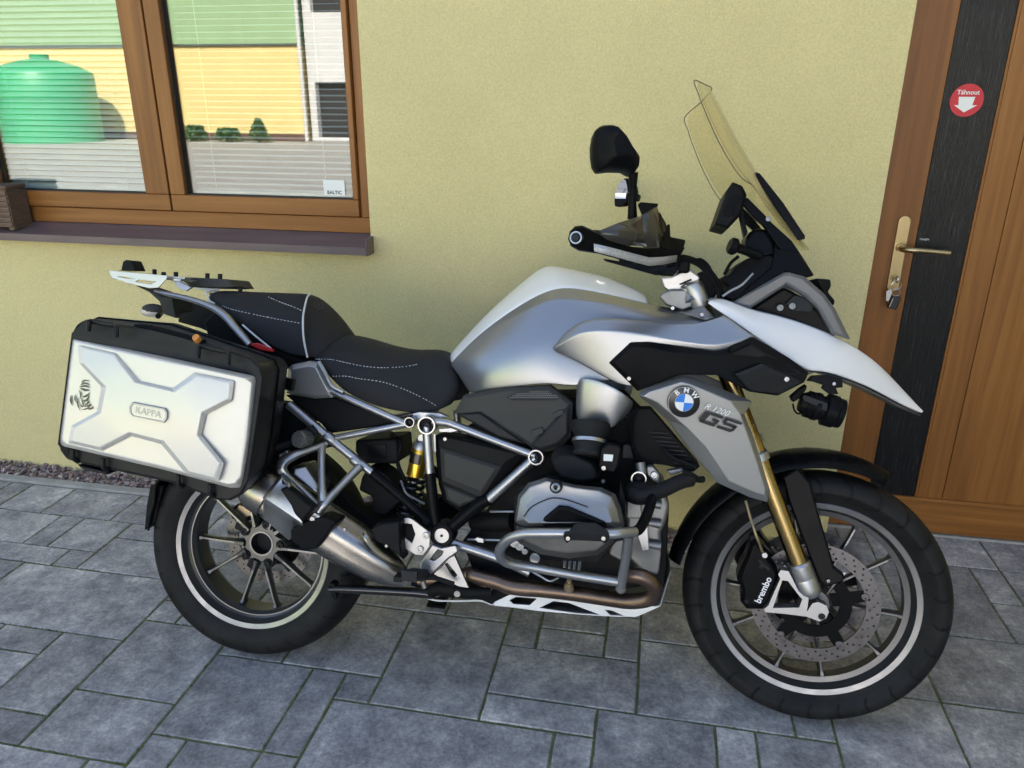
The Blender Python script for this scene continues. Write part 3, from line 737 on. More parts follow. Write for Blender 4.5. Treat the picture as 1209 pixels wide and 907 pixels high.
mat('brass_dull', (0.42, 0.32, 0.20), 0.4, 0.8, var=0.2, vscale=30)
glass('screen_tint', 0.035, (0.975, 0.95, 0.88), 0.02, (0.5, 0.42, 0.25), 0.015)
glass('smoke_plastic', 0.05, (0.42, 0.41, 0.38), 0.06, (0.07, 0.065, 0.055), 0.40)

# tyre tread: slanted grooves round the crown, in the relief, with groove shade painted into the colour
mat('tyre', (0.012, 0.012, 0.013), 0.62, spec=0.2)
nt, N, L, b = nodes_of('tyre')
tc = N.new('ShaderNodeTexCoord'); sp = N.new('ShaderNodeSeparateXYZ'); L.new(tc.outputs['Object'], sp.inputs[0])
def mth(op, *a):
    q = N.new('ShaderNodeMath'); q.operation = op
    for i, v in enumerate(a):
        if isinstance(v, (int, float)): q.inputs[i].default_value = v
        else: L.new(v, q.inputs[i])
    return q.outputs[0]
ang = mth('ARCTAN2', sp.outputs['Z'], sp.outputs['X']); ay = mth('ABSOLUTE', sp.outputs['Y'])
side = mth('SIGN', sp.outputs['Y'])
ph = mth('FRACT', mth('ADD', mth('MULTIPLY', ang, 26 / (2 * PI)), mth('ADD', mth('MULTIPLY', ay, 11.0), mth('MULTIPLY', side, 0.25))))
g1 = mth('LESS_THAN', ph, 0.12)
g2 = mth('MULTIPLY', mth('LESS_THAN', mth('ABSOLUTE', mth('SUBTRACT', ay, 0.018)), 0.0028), 1.0)
rad = mth('SQRT', mth('ADD', mth('MULTIPLY', sp.outputs['X'], sp.outputs['X']), mth('MULTIPLY', sp.outputs['Z'], sp.outputs['Z'])))
crown = mth('GREATER_THAN', rad, 0.272)
gro = mth('MULTIPLY', mth('MAXIMUM', g1, g2), crown)
# sidewall rings
ringw = mth('MULTIPLY', mth('LESS_THAN', mth('ABSOLUTE', mth('SUBTRACT', rad, 0.2625)), 0.0016), 0.25)
ns = N.new('ShaderNodeTexNoise'); ns.inputs['Scale'].default_value = 420; L.new(tc.outputs['Object'], ns.inputs['Vector'])
hh = mth('ADD', mth('SUBTRACT', ringw, gro), mth('MULTIPLY', ns.outputs['Fac'], 0.05))
bp = N.new('ShaderNodeBump'); bp.inputs['Strength'].default_value = 1.0; bp.inputs['Distance'].default_value = 0.008; L.new(hh, bp.inputs['Height']); L.new(bp.outputs['Normal'], b.inputs['Normal'])
nd = N.new('ShaderNodeTexNoise'); nd.inputs['Scale'].default_value = 14; nd.inputs['Detail'].default_value = 6; L.new(tc.outputs['Object'], nd.inputs['Vector'])
r = ramp(nt, [(0.35, (0.0085, 0.0085, 0.009)), (0.7, (0.018, 0.0175, 0.017))]); L.new(nd.outputs['Fac'], r.inputs['Fac'])
mx = N.new('ShaderNodeMix'); mx.data_type = 'RGBA'; L.new(gro, mx.inputs['Factor']); L.new(r.outputs['Color'], mx.inputs['A']); mx.inputs['B'].default_value = (0.004, 0.004, 0.004, 1); L.new(mx.outputs['Result'], b.inputs['Base Color'])

LEAN, BYAW, STEER_A, RAKE = 0.266395, 0.025079, -0.0956586, R(25.5)
bike = empty('motorcycle', (-1.05252, 1.65524, 0.0))
bike.matrix_world = Matrix.Translation((-1.05252, 1.65524, 0.0)) @ Matrix.Rotation(BYAW, 4, 'Z') @ Matrix.Rotation(-LEAN, 4, 'X')
bike['_root'] = 1
tag(bike, 'silver and white touring motorcycle with one side case parked on the grey paving', 'motorcycle')
P0 = Vector((1.6066, 0, 0)); AX = Vector((-math.sin(RAKE), 0, math.cos(RAKE)))
STEER = Matrix.Translation(P0) @ Matrix.Rotation(STEER_A, 4, AX) @ Matrix.Translation(-P0)

def bolt(p, r=0.006, h=0.004, m='chrome', parent=bike, name='bolt', steer=False, dirn=(0, -1, 0)):
    if m == 'chrome': r *= 0.8
    p = Vector(p); d = Vector(dirn).normalized(); a = MB()
    a.lathe([(r * 0.45, h * 0.35), (r * 0.5, h), (r * 0.85, h), (r, h * 0.7), (r, -h)], p, d, 14)
    a.lathe([(0.0001, h * 0.35), (r * 0.45, h * 0.35)], p, d, 6)
    return a.build(name, m, parent, sharp=30, steer=steer)
def mir(p): return (p[0], -p[1], p[2])
def off(p, dx=0, dy=0, dz=0): return (p[0] + dx, p[1] + dy, p[2] + dz)
def ats(p, s): return (p[0], -s, p[2])
def sheet(rows):
    n = len(rows[0]); a = MB(); a.add([p for r_ in rows for p in r_], [(i * n + j, i * n + j + 1, (i + 1) * n + j + 1, (i + 1) * n + j) for i in range(len(rows) - 1) for j in range(n - 1)]); return a

# ---------------------------------------------------------------- wheels
def wheel(name, c, tyre_R, hw, rim_r, rim_w, spoke_angles, spoke_r0, steer, spoke_w):
    c = Vector(c)
    # rim: well, beads, lips (axis towards the right side)
    w = rim_w
    prof = [(rim_r - 0.004, w), (rim_r, w - 0.002), (rim_r - 0.0005, w - 0.007), (rim_r - 0.012, w - 0.010), (rim_r - 0.016, w - 0.020), (rim_r - 0.030, w * 0.35), (rim_r - 0.030, -w * 0.35), (rim_r - 0.016, -w + 0.02), (rim_r - 0.012, -w + 0.01), (rim_r, -w + 0.006), (rim_r, -w + 0.001), (rim_r - 0.004, -w),
            (rim_r - 0.017, -w + 0.003), (rim_r - 0.022, -w + 0.014), (rim_r - 0.040, -w * 0.4), (rim_r - 0.040, w * 0.4), (rim_r - 0.026, w - 0.022), (rim_r - 0.0205, w - 0.012), (rim_r - 0.0165, w - 0.003)]
    a = MB(); a.lathe(prof, c, (0, -1, 0), 96, closed=True); rim = a.build(name, 'wheel_grey', bike, sharp=28, origin=c, steer=steer)
    a = MB(); a.lathe([(rim_r - 0.0035, w + 0.0006), (rim_r - 0.0165, w - 0.0024)], c, (0, -1, 0), 96); a.build('rim_lip', 'wheel_edge', rim, origin=c)
    a = MB(); a.lathe([(rim_r - 0.0262, w - 0.0215), (rim_r - 0.0310, w - 0.0275), (rim_r - 0.0345, w - 0.0275)], c, (0, -1, 0), 96); a.build('rim_edge', 'wheel_edge', rim, origin=c)
    # tyre
    tp = [(rim_r - 0.006, w - 0.004), (rim_r + 0.004, w + 0.003), (rim_r + 0.016, w + 0.008)]
    sh = tyre_R - rim_r
    for k in range(0, 25):
        t = k / 24; th = R(-8) + t * R(196)
        y = hw * math.cos(th); up = math.sin(th)
        base = rim_r + 0.030
        rr = base + (tyre_R - base) * (abs(up) ** 0.74 if up > 0 else -abs(up) * 0.3)
        tp.append((rr, y))
    tp += [(rim_r + 0.016, -w - 0.008), (rim_r + 0.004, -w - 0.003), (rim_r - 0.006, -w + 0.004)]
    a = MB(); a.lathe(tp, c, (0, -1, 0), 128); a.build('tyre', 'tyre', rim, sharp=60, origin=c)
    # spokes
    for ang, a0 in spoke_angles:
        d1 = Vector((math.cos(R(ang)), 0, math.sin(R(ang)))); d0 = Vector((math.cos(R(a0)), 0, math.sin(R(a0))))
        A = c + d0 * spoke_r0 + Vector((0, -0.004, 0)); B_ = c + d1 * (rim_r - 0.038)
        s_ = MB(); dr = (B_ - A).normalized(); sx = dr.cross(Vector((0, 1, 0))).normalized(); rings = []
        for t, ww, dd in ((0, 1.35, 1.5), (0.25, 0.8, 1.25), (0.7, 0.62, 1.0), (0.92, 0.8, 1.1), (1.0, 1.5, 1.6)):
            q = A + (B_ - A) * t; x = sx * spoke_w * ww; y = Vector((0, spoke_w * 1.5 * dd, 0))
            rings.append([q - x * 0.5 - y, q + x * 0.5 - y, q + x - y * 0.6, q + x + y * 0.7, q + x * 0.5 + y, q - x * 0.5 + y, q - x + y * 0.7, q - x - y * 0.6])
        s_.loft(rings); s_.build('spoke', 'wheel_grey', rim, sharp=40)
        e_ = MB(); e_.add([A + (B_ - A) * 0.05 - sx * spoke_w * 0.42 - Vector((0, spoke_w * 1.98, 0)), A + (B_ - A) * 0.05 + sx * spoke_w * 0.42 - Vector((0, spoke_w * 1.98, 0)), A + (B_ - A) * 0.96 + sx * spoke_w * 0.28 - Vector((0, spoke_w * 1.68, 0)), A + (B_ - A) * 0.96 - sx * spoke_w * 0.28 - Vector((0, spoke_w * 1.68, 0))], [(0, 1, 2, 3)])
        e_.build('spoke_edge', 'wheel_edge', rim, smooth=False)
    return rim

RC = (0, 0, 0.318); FC = (1.507, 0, 0.3255)
rear = wheel('rear_wheel', RC, 0.318, 0.086, 0.230, 0.073, [(-2 - 36 * k + (2 if k % 2 else -2), -2 - 36 * k + (6 if k % 2 else -6)) for k in range(10)], 0.052, False, 0.0072)
front = wheel('front_wheel', FC, 0.3255, 0.061, 0.2545, 0.041, [(50 - 72 * k + e * 15.5, 50 - 72 * k + e * 9) for k in range(5) for e in (-1, 1)], 0.045, True, 0.0062)
# rear hub with five bolts
c = Vector(RC)
def gear(c, n, r0, r1, y):
    pts = []
    for k in range(n * 12):
        a_ = 2 * PI * k / (n * 12); f = 0.5 + 0.5 * math.cos(n * (a_ - R(2)))
        rr = r0 + (r1 - r0) * f ** 1.5; pts.append((c[0] + rr * math.cos(a_), y, c[2] + rr * math.sin(a_)))
    return pts
a = MB(); a.holed(gear(c, 5, 0.050, 0.077, -0.012), [[(c[0] + 0.031 * math.cos(t), -0.012, c[2] + 0.031 * math.sin(t)) for t in [2 * PI * k / 28 for k in range(28)]]], 0.03)
a.build('hub', 'wheel_grey', rear, bevel=0.003, sharp=30)
a = MB(); a.lathe([(0.0315, 0.014), (0.036, 0.014), (0.037, 0.010)], c, (0, -1, 0), 36); a.build('hub_ring', 'wheel_edge', rear, origin=c)
a = MB(); a.lathe([(0.0001, -0.02), (0.031, -0.02), (0.031, 0.012)], c, (0, -1, 0), 28); a.build('hub_bore', 'hole_dark', rear, origin=c)
for k in range(5):
    t = R(2 + 72 * k); p = c + Vector((0.060 * math.cos(t), -0.013, 0.060 * math.sin(t)))
    a = MB(); a.lathe([(0.0001, 0.001), (0.0125, 0.001), (0.0125, 0.003), (0.0145, 0.003), (0.015, 0)], p, (0, -1, 0), 18); a.build('bolt_seat', 'hole_dark', rear)
    bolt(p + Vector((0, -0.002, 0)), 0.0095, 0.006, 'dark_grey', rear, 'wheel_bolt')
    t2 = R(38 + 72 * k); q = c + Vector((0.056 * math.cos(t2), -0.014, 0.056 * math.sin(t2)))
# brake discs with drilled rings
def disc(name, c, r0, r1, y, n, rows, parent, m='disc_steel', t=0.0045):
    c = Vector(c); N_ = 96
    out = [(c[0] + r1 * math.cos(2 * PI * k / N_), y, c[2] + r1 * math.sin(2 * PI * k / N_)) for k in range(N_)]
    inn = [(c[0] + r0 * math.cos(2 * PI * k / N_), y, c[2] + r0 * math.sin(2 * PI * k / N_)) for k in range(N_)]
    holes = [inn]
    for j in range(rows):
        for k in range(n):
            th = 2 * PI * (k + j * 0.36) / n; rr = r0 + (r1 - r0) * (j + 0.8) / (rows + 0.6); h = 0.0030
            holes.append([(c[0] + rr * math.cos(th) + h * math.cos(u), y, c[2] + rr * math.sin(th) + h * math.sin(u)) for u in [2 * PI * q / 7 for q in range(7)]])
    a = MB(); a.holed(out, holes, t); return a.build(name, m, parent, sharp=30)
disc('brake_disc', RC, 0.098, 0.134, 0.038, 26, 3, rear)
for k in range(5):
    t = R(20 + 72 * k); a = MB(); a.bar(c + Vector((0.05 * math.cos(t), 0.03, 0.05 * math.sin(t))), c + Vector((0.112 * math.cos(t), 0.040, 0.112 * math.sin(t))), 0.022, 0.006, (0, 1, 0)); a.build('disc_carrier', 'dark_grey', rear, bevel=0.001)
# final drive and swingarm (left side)
a = MB(); a.lathe([(0.0001, 0.0), (0.05, 0.0), (0.085, -0.012), (0.095, -0.04), (0.088, -0.08), (0.05, -0.10), (0.0001, -0.105)], (0, 0.055, 0.318), (0, -1, 0), 36); a.build('final_drive', 'engine_dark', bike)
a = MB(); a.tube([(0.02, 0.115, 0.325), (0.14, 0.125, 0.345), (0.30, 0.125, 0.385), (0.45, 0.105, 0.42), (0.52, 0.06, 0.43)], [0.055, 0.05, 0.05, 0.055, 0.055], n=14); a.build('swingarm', 'engine_dark', bike)
# rear caliper (behind the hub)
a = MB(); a.plate([(-0.1205, 0.0200, 0.3926), (-0.0946, 0.0200, 0.4174), (-0.0526, 0.0200, 0.4111), (-0.0451, 0.0200, 0.3768), (-0.0693, 0.0200, 0.3638), (-0.1088, 0.0200, 0.3711)], 0.05); rcal = a.build('rear_caliper', 'black_plastic', bike, bevel=0.003)
a = MB(); a.plate([(-0.0980, 0.0140, 0.3986), (-0.0860, 0.0140, 0.4163), (-0.0529, 0.0140, 0.4109), (-0.0491, 0.0140, 0.3880), (-0.0750, 0.0140, 0.3757)], 0.008); a.build('caliper_cover', 'brass_dull', rcal, bevel=0.002)
# inner mudguard behind the rear wheel
a = MB(); rows = []
for k in range(15):
    t = R(58 + (174 - 58) * k / 14); row = []
    for j in range(7):
        u = j / 6 * 2 - 1; rr = 0.343 - 0.020 * abs(u) ** 3 - (0.018 * abs(u) ** 2 if k > 11 else 0); row.append((rr * math.cos(t), 0.104 * u * (1 - 0.12 * max(0, (k - 10) / 4)), 0.318 + rr * math.sin(t)))
    rows.append(row)
sheet(rows).build('rear_mudguard', 'black_plastic', bike, solid=0.006, sharp=50)
a = MB(); a.plate([(-0.3018, -0.0820, 0.4791), (-0.2606, -0.0820, 0.4809), (-0.2758, -0.0820, 0.4250), (-0.2859, -0.0820, 0.3717), (-0.3204, -0.0820, 0.3450), (-0.3137, -0.0820, 0.4177)], 0.164); a.build('mud_flap', 'black_plastic', bike, bevel=0.004)

# ---------------------------------------------------------------- front end (turns with the steering)
def disc_front(s):
    y = -s
    return disc('brake_disc', FC, 0.119, 0.1535, y, 30, 3, front)
df = disc_front(0.058); disc_front(-0.053)
for sg in (-1, 1):
    for k in range(5):
        t = R(16 + 72 * k); d = Vector((math.cos(t), 0, math.sin(t))); cc = Vector(FC) + Vector((0, 0.0545 * sg, 0)); px = Vector((-d.z, 0, d.x))
        a = MB(); a.plate([cc + d * 0.040 - px * 0.017, cc + d * 0.103 - px * 0.015, cc + d * 0.128 - px * 0.013, cc + d * 0.128 + px * 0.013, cc + d * 0.103 + px * 0.015, cc + d * 0.040 + px * 0.017], 0.005); a.build('disc_carrier', 'black_satin', front, bevel=0.001)
        bolt(cc + d * 0.119 + Vector((0, sg * 0.003, 0)), 0.0095, 0.003, 'disc_steel', front, 'disc_rivet', dirn=(0, sg, 0))
a = MB(); a.lathe([(0.058, 0.0), (0.088, 0.0), (0.088, -0.004), (0.058, -0.004)], Vector(FC) + Vector((0, -0.0585, 0)), (0, -1, 0), 40, closed=True); a.build('carrier_ring', 'black_satin', front)
a = MB(); a.lathe([(0.018, 0.062), (0.034, 0.060), (0.040, 0.045), (0.044, 0.02), (0.044, -0.02), (0.040, -0.045), (0.034, -0.06), (0.018, -0.062)], FC, (0, -1, 0), 28, closed=True); a.build('hub', 'wheel_grey', front)
# fork legs
AXIS = Vector((-math.sin(R(24.2)), 0, math.cos(R(24.2))))
def leg(sg):
    y = -0.104 * sg; base = Vector((1.497, y, 0.345))
    a = MB(); a.cyl(base + AXIS * 0.05, base + AXIS * 0.66, 0.0215, 24); f = a.build('fork_tube', 'gold', bike, steer=True)
    a = MB(); pr = [(0.010, 0.016), (0.022, 0.018), (0.0270, 0.026), (0.0285, 0.036), (0.0285, 0.062), (0.0275, 0.066), (0.0285, 0.069), (0.0285, 0.100), (0.025, 0.106), (0.0215, 0.107)]; a.lathe(pr, base, AXIS, 28)
    a.build('fork_bottom', 'alloy', f, sharp=30)
    a = MB(); a.lathe([(0.0216, 0.0), (0.0265, 0.002), (0.0265, 0.020), (0.0235, 0.024), (0.0216, 0.024)], base + AXIS * 0.372, AXIS, 28); a.build('fork_clamp', 'alloy', f)
    a = MB(); a.lathe([(0.0001, 0.062), (0.013, 0.061), (0.021, 0.056), (0.0235, 0.045), (0.0235, 0.0), (0.0215, -0.004)], base + AXIS * 0.775, AXIS, 24); a.build('fork_cap', 'alloy', f)
    a = MB(); a.cyl(base + AXIS * 0.66, base + AXIS * 0.78, 0.0215, 24); a.build('upper_tube', 'gold', f)
    # axle clamp and caliper arm
    s = 0.118
    a = MB()
    P_ = [(1.4795, -0.1300, 0.3294), (1.4903, -0.1300, 0.3523), (1.5025, -0.1300, 0.3576), (1.5220, -0.1300, 0.3516), (1.5290, -0.1300, 0.3367), (1.5248, -0.1300, 0.3201), (1.5099, -0.1300, 0.3090), (1.4805, -0.1300, 0.3171), (1.4291, -0.1300, 0.3166), (1.3842, -0.1300, 0.3146), (1.3813, -0.1300, 0.3221), (1.3903, -0.1300, 0.3325), (1.4122, -0.1300, 0.4035), (1.4064, -0.1300, 0.4152), (1.4120, -0.1300, 0.4259), (1.4297, -0.1300, 0.4254), (1.4560, -0.1300, 0.3794), (1.4681, -0.1300, 0.3687), (1.4812, -0.1300, 0.3652)]
    H1 = [(1.4173, -0.1300, 0.4007), (1.4302, -0.1300, 0.4007), (1.4569, -0.1300, 0.3689), (1.4667, -0.1300, 0.3596), (1.4612, -0.1300, 0.3374), (1.4015, -0.1300, 0.3280)]
    H2 = [(1.514 + 0.0085 * math.cos(t), -0.130, 0.3225 + 0.0085 * math.sin(t)) for t in [2 * PI * k / 14 for k in range(14)]]
    if sg < 0: P_, H1, H2 = [mir(p) for p in P_], [mir(p) for p in H1], [mir(p) for p in H2]
    a.holed(P_, [H1, H2], 0.026 * sg); a.build('axle_clamp', 'alloy', f, bevel=0.0025)
    a = MB(); a.cyl((1.514, -0.10 * sg, 0.3225), (1.514, -0.126 * sg, 0.3225), 0.012, 18); a.build('axle_end', 'dark_grey', f)
    return f
fl = leg(1); leg(-1)
a = MB(); a.cyl((1.514, 0.11, 0.3225), (1.514, -0.1, 0.3225), 0.014, 16); a.build('axle', 'dark_grey', bike, steer=True)
# calipers
def caliper(sg):
    P_ = [(1.3130, -0.1000, 0.3804), (1.3198, -0.1000, 0.4105), (1.3310, -0.1000, 0.4392), (1.3410, -0.1000, 0.4820), (1.3537, -0.1000, 0.4889), (1.3798, -0.1000, 0.4509), (1.4000, -0.1000, 0.4247), (1.4114, -0.1000, 0.4064), (1.4090, -0.1000, 0.3753), (1.3948, -0.1000, 0.3260), (1.3812, -0.1000, 0.3094), (1.3431, -0.1000, 0.3038), (1.3265, -0.1000, 0.3217), (1.3275, -0.1000, 0.3531)]
    I_ = [(1.3247, -0.1120, 0.3829), (1.3294, -0.1120, 0.4089), (1.3373, -0.1120, 0.4352), (1.3453, -0.1120, 0.4722), (1.3522, -0.1120, 0.4766), (1.3752, -0.1120, 0.4437), (1.3933, -0.1120, 0.4228), (1.4030, -0.1120, 0.4080), (1.4010, -0.1120, 0.3807), (1.3882, -0.1120, 0.3355), (1.3759, -0.1120, 0.3228), (1.3463, -0.1120, 0.3185), (1.3354, -0.1120, 0.3297), (1.3349, -0.1120, 0.3589)]
    if sg < 0: P_, I_ = [mir(p) for p in P_], [mir(p) for p in I_]
    a = MB(); a.frustum(P_, I_, 0.06, (0, sg, 0)); return a.build('front_caliper', 'black_satin', bike, steer=True, bevel=0.003)
cal = caliper(1); caliper(-1)
mid = Vector((1.3776, -0.1135, 0.3636)); ex = Vector((1.3870, -0.1135, 0.3974)) - Vector((1.3652, -0.1135, 0.3310))
text_mb('brembo', 0.0225, mid, ex, Vector((0, -1, 0)).cross(ex), bold=0.0005).build('lettering', 'mark_white', cal)
for q, r_ in (((1.3678, -0.1130, 0.4252), 0.006), ((1.3405, -0.1130, 0.3291), 0.005)): bolt(q, r_, 0.003, 'dark_grey', cal, steer=True)
a = MB(); a.plate([(1.3568, -0.1140, 0.4385), (1.3631, -0.1140, 0.4411), (1.3896, -0.1140, 0.4177), (1.3850, -0.1140, 0.4135)], 0.004); a.build('caliper_rib', 'dark_grey', cal, bevel=0.001)
a = MB(); a.tube([(1.3195, -0.1000, 0.5809), (1.3338, -0.1150, 0.5407), (1.3504, -0.1300, 0.5007), (1.3691, -0.1160, 0.4573)], 0.0032, 8); a.build('brake_hose', 'brass_dull', bike, steer=True)
a = MB(); a.lathe([(0.0001, 0.006), (0.0065, 0.006), (0.0065, -0.006), (0.0001, -0.006)], (1.3730, -0.1150, 0.4547), (0, -1, 0), 14); a.build('banjo_bolt', 'alloy', cal)
# fork guard
a = MB(); g0 = [(1.4021, -0.0850, 0.6448), (1.4348, -0.0850, 0.6712), (1.4678, -0.0850, 0.6361), (1.4888, -0.0880, 0.5718), (1.5130, -0.0950, 0.5052), (1.5367, -0.1050, 0.4380), (1.5600, -0.1080, 0.4248), (1.5599, -0.1080, 0.4073), (1.5232, -0.1080, 0.3886), (1.5047, -0.1080, 0.3998), (1.4799, -0.1000, 0.4541), (1.4528, -0.0920, 0.5125), (1.4204, -0.0850, 0.5885)]
a.plate(g0, 0.028); gd = a.build('fork_guard', 'black_satin', bike, steer=True, bevel=0.006, seg=3)
bolt((1.5238, -0.1095, 0.4069), 0.0055, 0.004, 'chrome', gd)
a = MB(); a.plate([mir(p) for p in g0][::-1], 0.028, (0, -1, 0)); a.build('fork_guard', 'black_satin', bike, steer=True, bevel=0.006, seg=3)
a = MB(); a.plate([(1.5390, -0.0900, 0.3798), (1.5682, -0.0900, 0.4250), (1.5417, -0.0900, 0.4273), (1.5497, -0.0900, 0.4166), (1.5578, -0.0900, 0.4040)], 0.006); a.build('guard_stay', 'alloy', gd, bevel=0.001)
# front mudguard
rows = []
for k in range(25):
    t = R(66 + (171 - 66) * k / 24); f = k / 24; row = []
    hwid = 0.030 + 0.052 * min(1, f * 3.4) ** 0.8
    if f > 0.85: hwid *= 1 - 0.35 * (f - 0.85) / 0.15
    r0 = 0.370 + (0.012 * math.sin(PI * min(1, f * 1.6)))
    for j in range(9):
        u = j / 8 * 2 - 1; row.append((1.507 + (r0 - 0.030 * abs(u) ** 2.4) * math.cos(t), hwid * u, 0.3255 + (r0 - 0.030 * abs(u) ** 2.4) * math.sin(t)))
    rows.append(row)
sheet(rows).build('front_mudguard', 'black_satin', bike, solid=0.004, sharp=60, steer=True)

# ---------------------------------------------------------------- tank and body panels
# white centre cover
near_ = [(0.5356, -0.0450, 0.8609), (0.6301, -0.0830, 0.9619), (0.7369, -0.0940, 1.0416), (0.8118, -0.0990, 1.0783), (0.8589, -0.0990, 1.0817), (0.9493, -0.0950, 1.0684), (0.9769, -0.0880, 1.0615), (1.0273, -0.0780, 1.0533), (1.0467, -0.0600, 1.0503)]
far_ = [(0.5143, 0.0300, 0.8773), (0.6083, 0.0620, 1.0016), (0.6881, 0.0850, 1.0806), (0.7560, 0.0920, 1.1445), (0.7947, 0.0920, 1.1437), (0.9409, 0.0900, 1.1174), (0.9678, 0.0820, 1.1050), (1.0193, 0.0750, 1.0863), (1.0479, 0.0600, 1.0574)]
rows = []
for n_, f_ in zip(near_, far_):
    n_, f_ = Vector(n_), Vector(f_); rows.append([n_ + Vector((0, 0.004, -0.03)), n_] + [n_ + (f_ - n_) * t + Vector((-0.002, 0, 0.012 * math.sin(PI * t))) for t in (0.08, 0.35, 0.62, 0.92)] + [f_, f_ + Vector((0, 0.0, -0.03))])
sheet(rows).build('tank_cover', 'white_paint', bike, subd=2, solid=0.004)
# side panels: base layer
base_rows = [
 [(0.5347, -0.0480, 0.8643), (0.5459, -0.0620, 0.8599), (0.5685, -0.0850, 0.8423), (0.5926, -0.1050, 0.8178), (0.6096, -0.1150, 0.7974)],
 [(0.5768, -0.0680, 0.9075), (0.5898, -0.0850, 0.9002), (0.6060, -0.1120, 0.8838), (0.6216, -0.1330, 0.8434), (0.6366, -0.1380, 0.8050)],
 [(0.6306, -0.0850, 0.9623), (0.6473, -0.1050, 0.9514), (0.6525, -0.1350, 0.9159), (0.6591, -0.1580, 0.8685), (0.6792, -0.1580, 0.8160)],
 [(0.7372, -0.0960, 1.0419), (0.7469, -0.1220, 1.0196), (0.7370, -0.1480, 0.9694), (0.7378, -0.1800, 0.9087), (0.7517, -0.1780, 0.8293)],
 [(0.8069, -0.1010, 1.0777), (0.8025, -0.1300, 1.0469), (0.7965, -0.1530, 0.9998), (0.7967, -0.1840, 0.9325), (0.8239, -0.1840, 0.8418)],
 [(0.8591, -0.1010, 1.0819), (0.8606, -0.1320, 1.0494), (0.8568, -0.1550, 1.0027), (0.8634, -0.1780, 0.9156), (0.8765, -0.1840, 0.8342)],
 [(0.9492, -0.0980, 1.0686), (0.9517, -0.1350, 1.0439), (0.9510, -0.1600, 1.0126), (0.9436, -0.1760, 0.9200), (0.9412, -0.1840, 0.8531)],
 [(1.0269, -0.0880, 1.0530), (1.0363, -0.1350, 1.0336), (1.0443, -0.1620, 1.0058), (1.0482, -0.1780, 0.9392), (1.0457, -0.1860, 0.8730)],
 [(1.1118, -0.0850, 1.0362), (1.1167, -0.1350, 1.0213), (1.1294, -0.1650, 1.0007), (1.1375, -0.1900, 0.9511), (1.1398, -0.1950, 0.9122)],
 [(1.1826, -0.0900, 1.0565), (1.1924, -0.1400, 1.0375), (1.2066, -0.1650, 1.0189), (1.2299, -0.1950, 0.9821), (1.2326, -0.2000, 0.9372)]]
def both(rows, name, m, parent=bike, sub=2, solid=0.004):
    sheet(rows).build(name, m, parent, subd=sub, solid=solid)
    sheet([[mir(p) for p in r_][::-1] for r_ in rows]).build(name, m, parent, subd=sub, solid=solid)
def dbl(rows, idx, eps=0.12):
    """tighten the surface round column idx so that a soft crease stays there"""
    out = []
    for r_ in rows:
        v = [Vector(p) for p in r_]; q = v[:idx] + [v[idx] + (v[idx - 1] - v[idx]) * eps, v[idx], v[idx] + (v[idx + 1] - v[idx]) * eps] + v[idx + 1:]; out.append(q)
    return out
both(dbl(base_rows, 1, 0.15), 'tank_side', 'silver')
wing = [
 [(0.8198, -0.1880, 0.9285), (0.8255, -0.1970, 0.9272), (0.8306, -0.1900, 0.9198)],
 [(0.8415, -0.1980, 0.9568), (0.8515, -0.2130, 0.9445), (0.8591, -0.2030, 0.9113)],
 [(0.8697, -0.2060, 0.9889), (0.8853, -0.2250, 0.9715), (0.8925, -0.2120, 0.8957)],
 [(0.9138, -0.2140, 1.0094), (0.9360, -0.2360, 0.9802), (0.9487, -0.2280, 0.8685)],
 [(0.9789, -0.2220, 1.0100), (0.9970, -0.2430, 0.9802), (1.0285, -0.2430, 0.8311)],
 [(1.0811, -0.2280, 1.0059), (1.0796, -0.2480, 0.9686), (1.0940, -0.2360, 0.8991)],
 [(1.1499, -0.2300, 1.0049), (1.1730, -0.2520, 0.9579), (1.1872, -0.2380, 0.9047)],
 [(1.1956, -0.2250, 1.0230), (1.2127, -0.2500, 0.9612), (1.2232, -0.2380, 0.9195)],
 [(1.2114, -0.2180, 1.0294), (1.2581, -0.2430, 0.9772), (1.2669, -0.2360, 0.9535)],
 [(1.2087, -0.2120, 1.0338), (1.2785, -0.2360, 0.9856), (1.2846, -0.2320, 0.9764)]]
both(dbl(wing, 1, 0.10), 'wing_panel', 'silver')
# small triangular cap near the steering head
a = MB(); a.plate([(1.1251, -0.1520, 1.0283), (1.1735, -0.1400, 1.0473), (1.1987, -0.1650, 1.0219), (1.1796, -0.1700, 1.0138)], 0.006); a.build('panel_cap', 'silver', bike, bevel=0.002)
bolt((1.1688, -0.1660, 1.0264), 0.006, 0.004, 'chrome')
# lower air duct
duct = [[(0.8857, -0.1980, 0.8576), (0.8849, -0.1960, 0.7967), (0.8892, -0.1900, 0.7590)], [(0.8969, -0.2140, 0.8676), (0.8979, -0.2120, 0.7994), (0.9046, -0.2050, 0.7533)], [(0.9225, -0.2260, 0.8687), (0.9262, -0.2240, 0.8027), (0.9342, -0.2160, 0.7462)],
        [(0.9592, -0.2340, 0.8585), (0.9626, -0.2300, 0.7992), (0.9635, -0.2200, 0.7435)], [(0.9925, -0.2340, 0.8422), (0.9929, -0.2280, 0.8009), (0.9865, -0.2160, 0.7526)], [(1.0160, -0.2220, 0.8248), (1.0083, -0.2120, 0.7901), (0.9964, -0.2000, 0.7678)], [(1.0265, -0.2000, 0.8132), (1.0183, -0.1950, 0.7854), (1.0060, -0.1850, 0.7698)]]
both(duct, 'air_duct', 'silver')
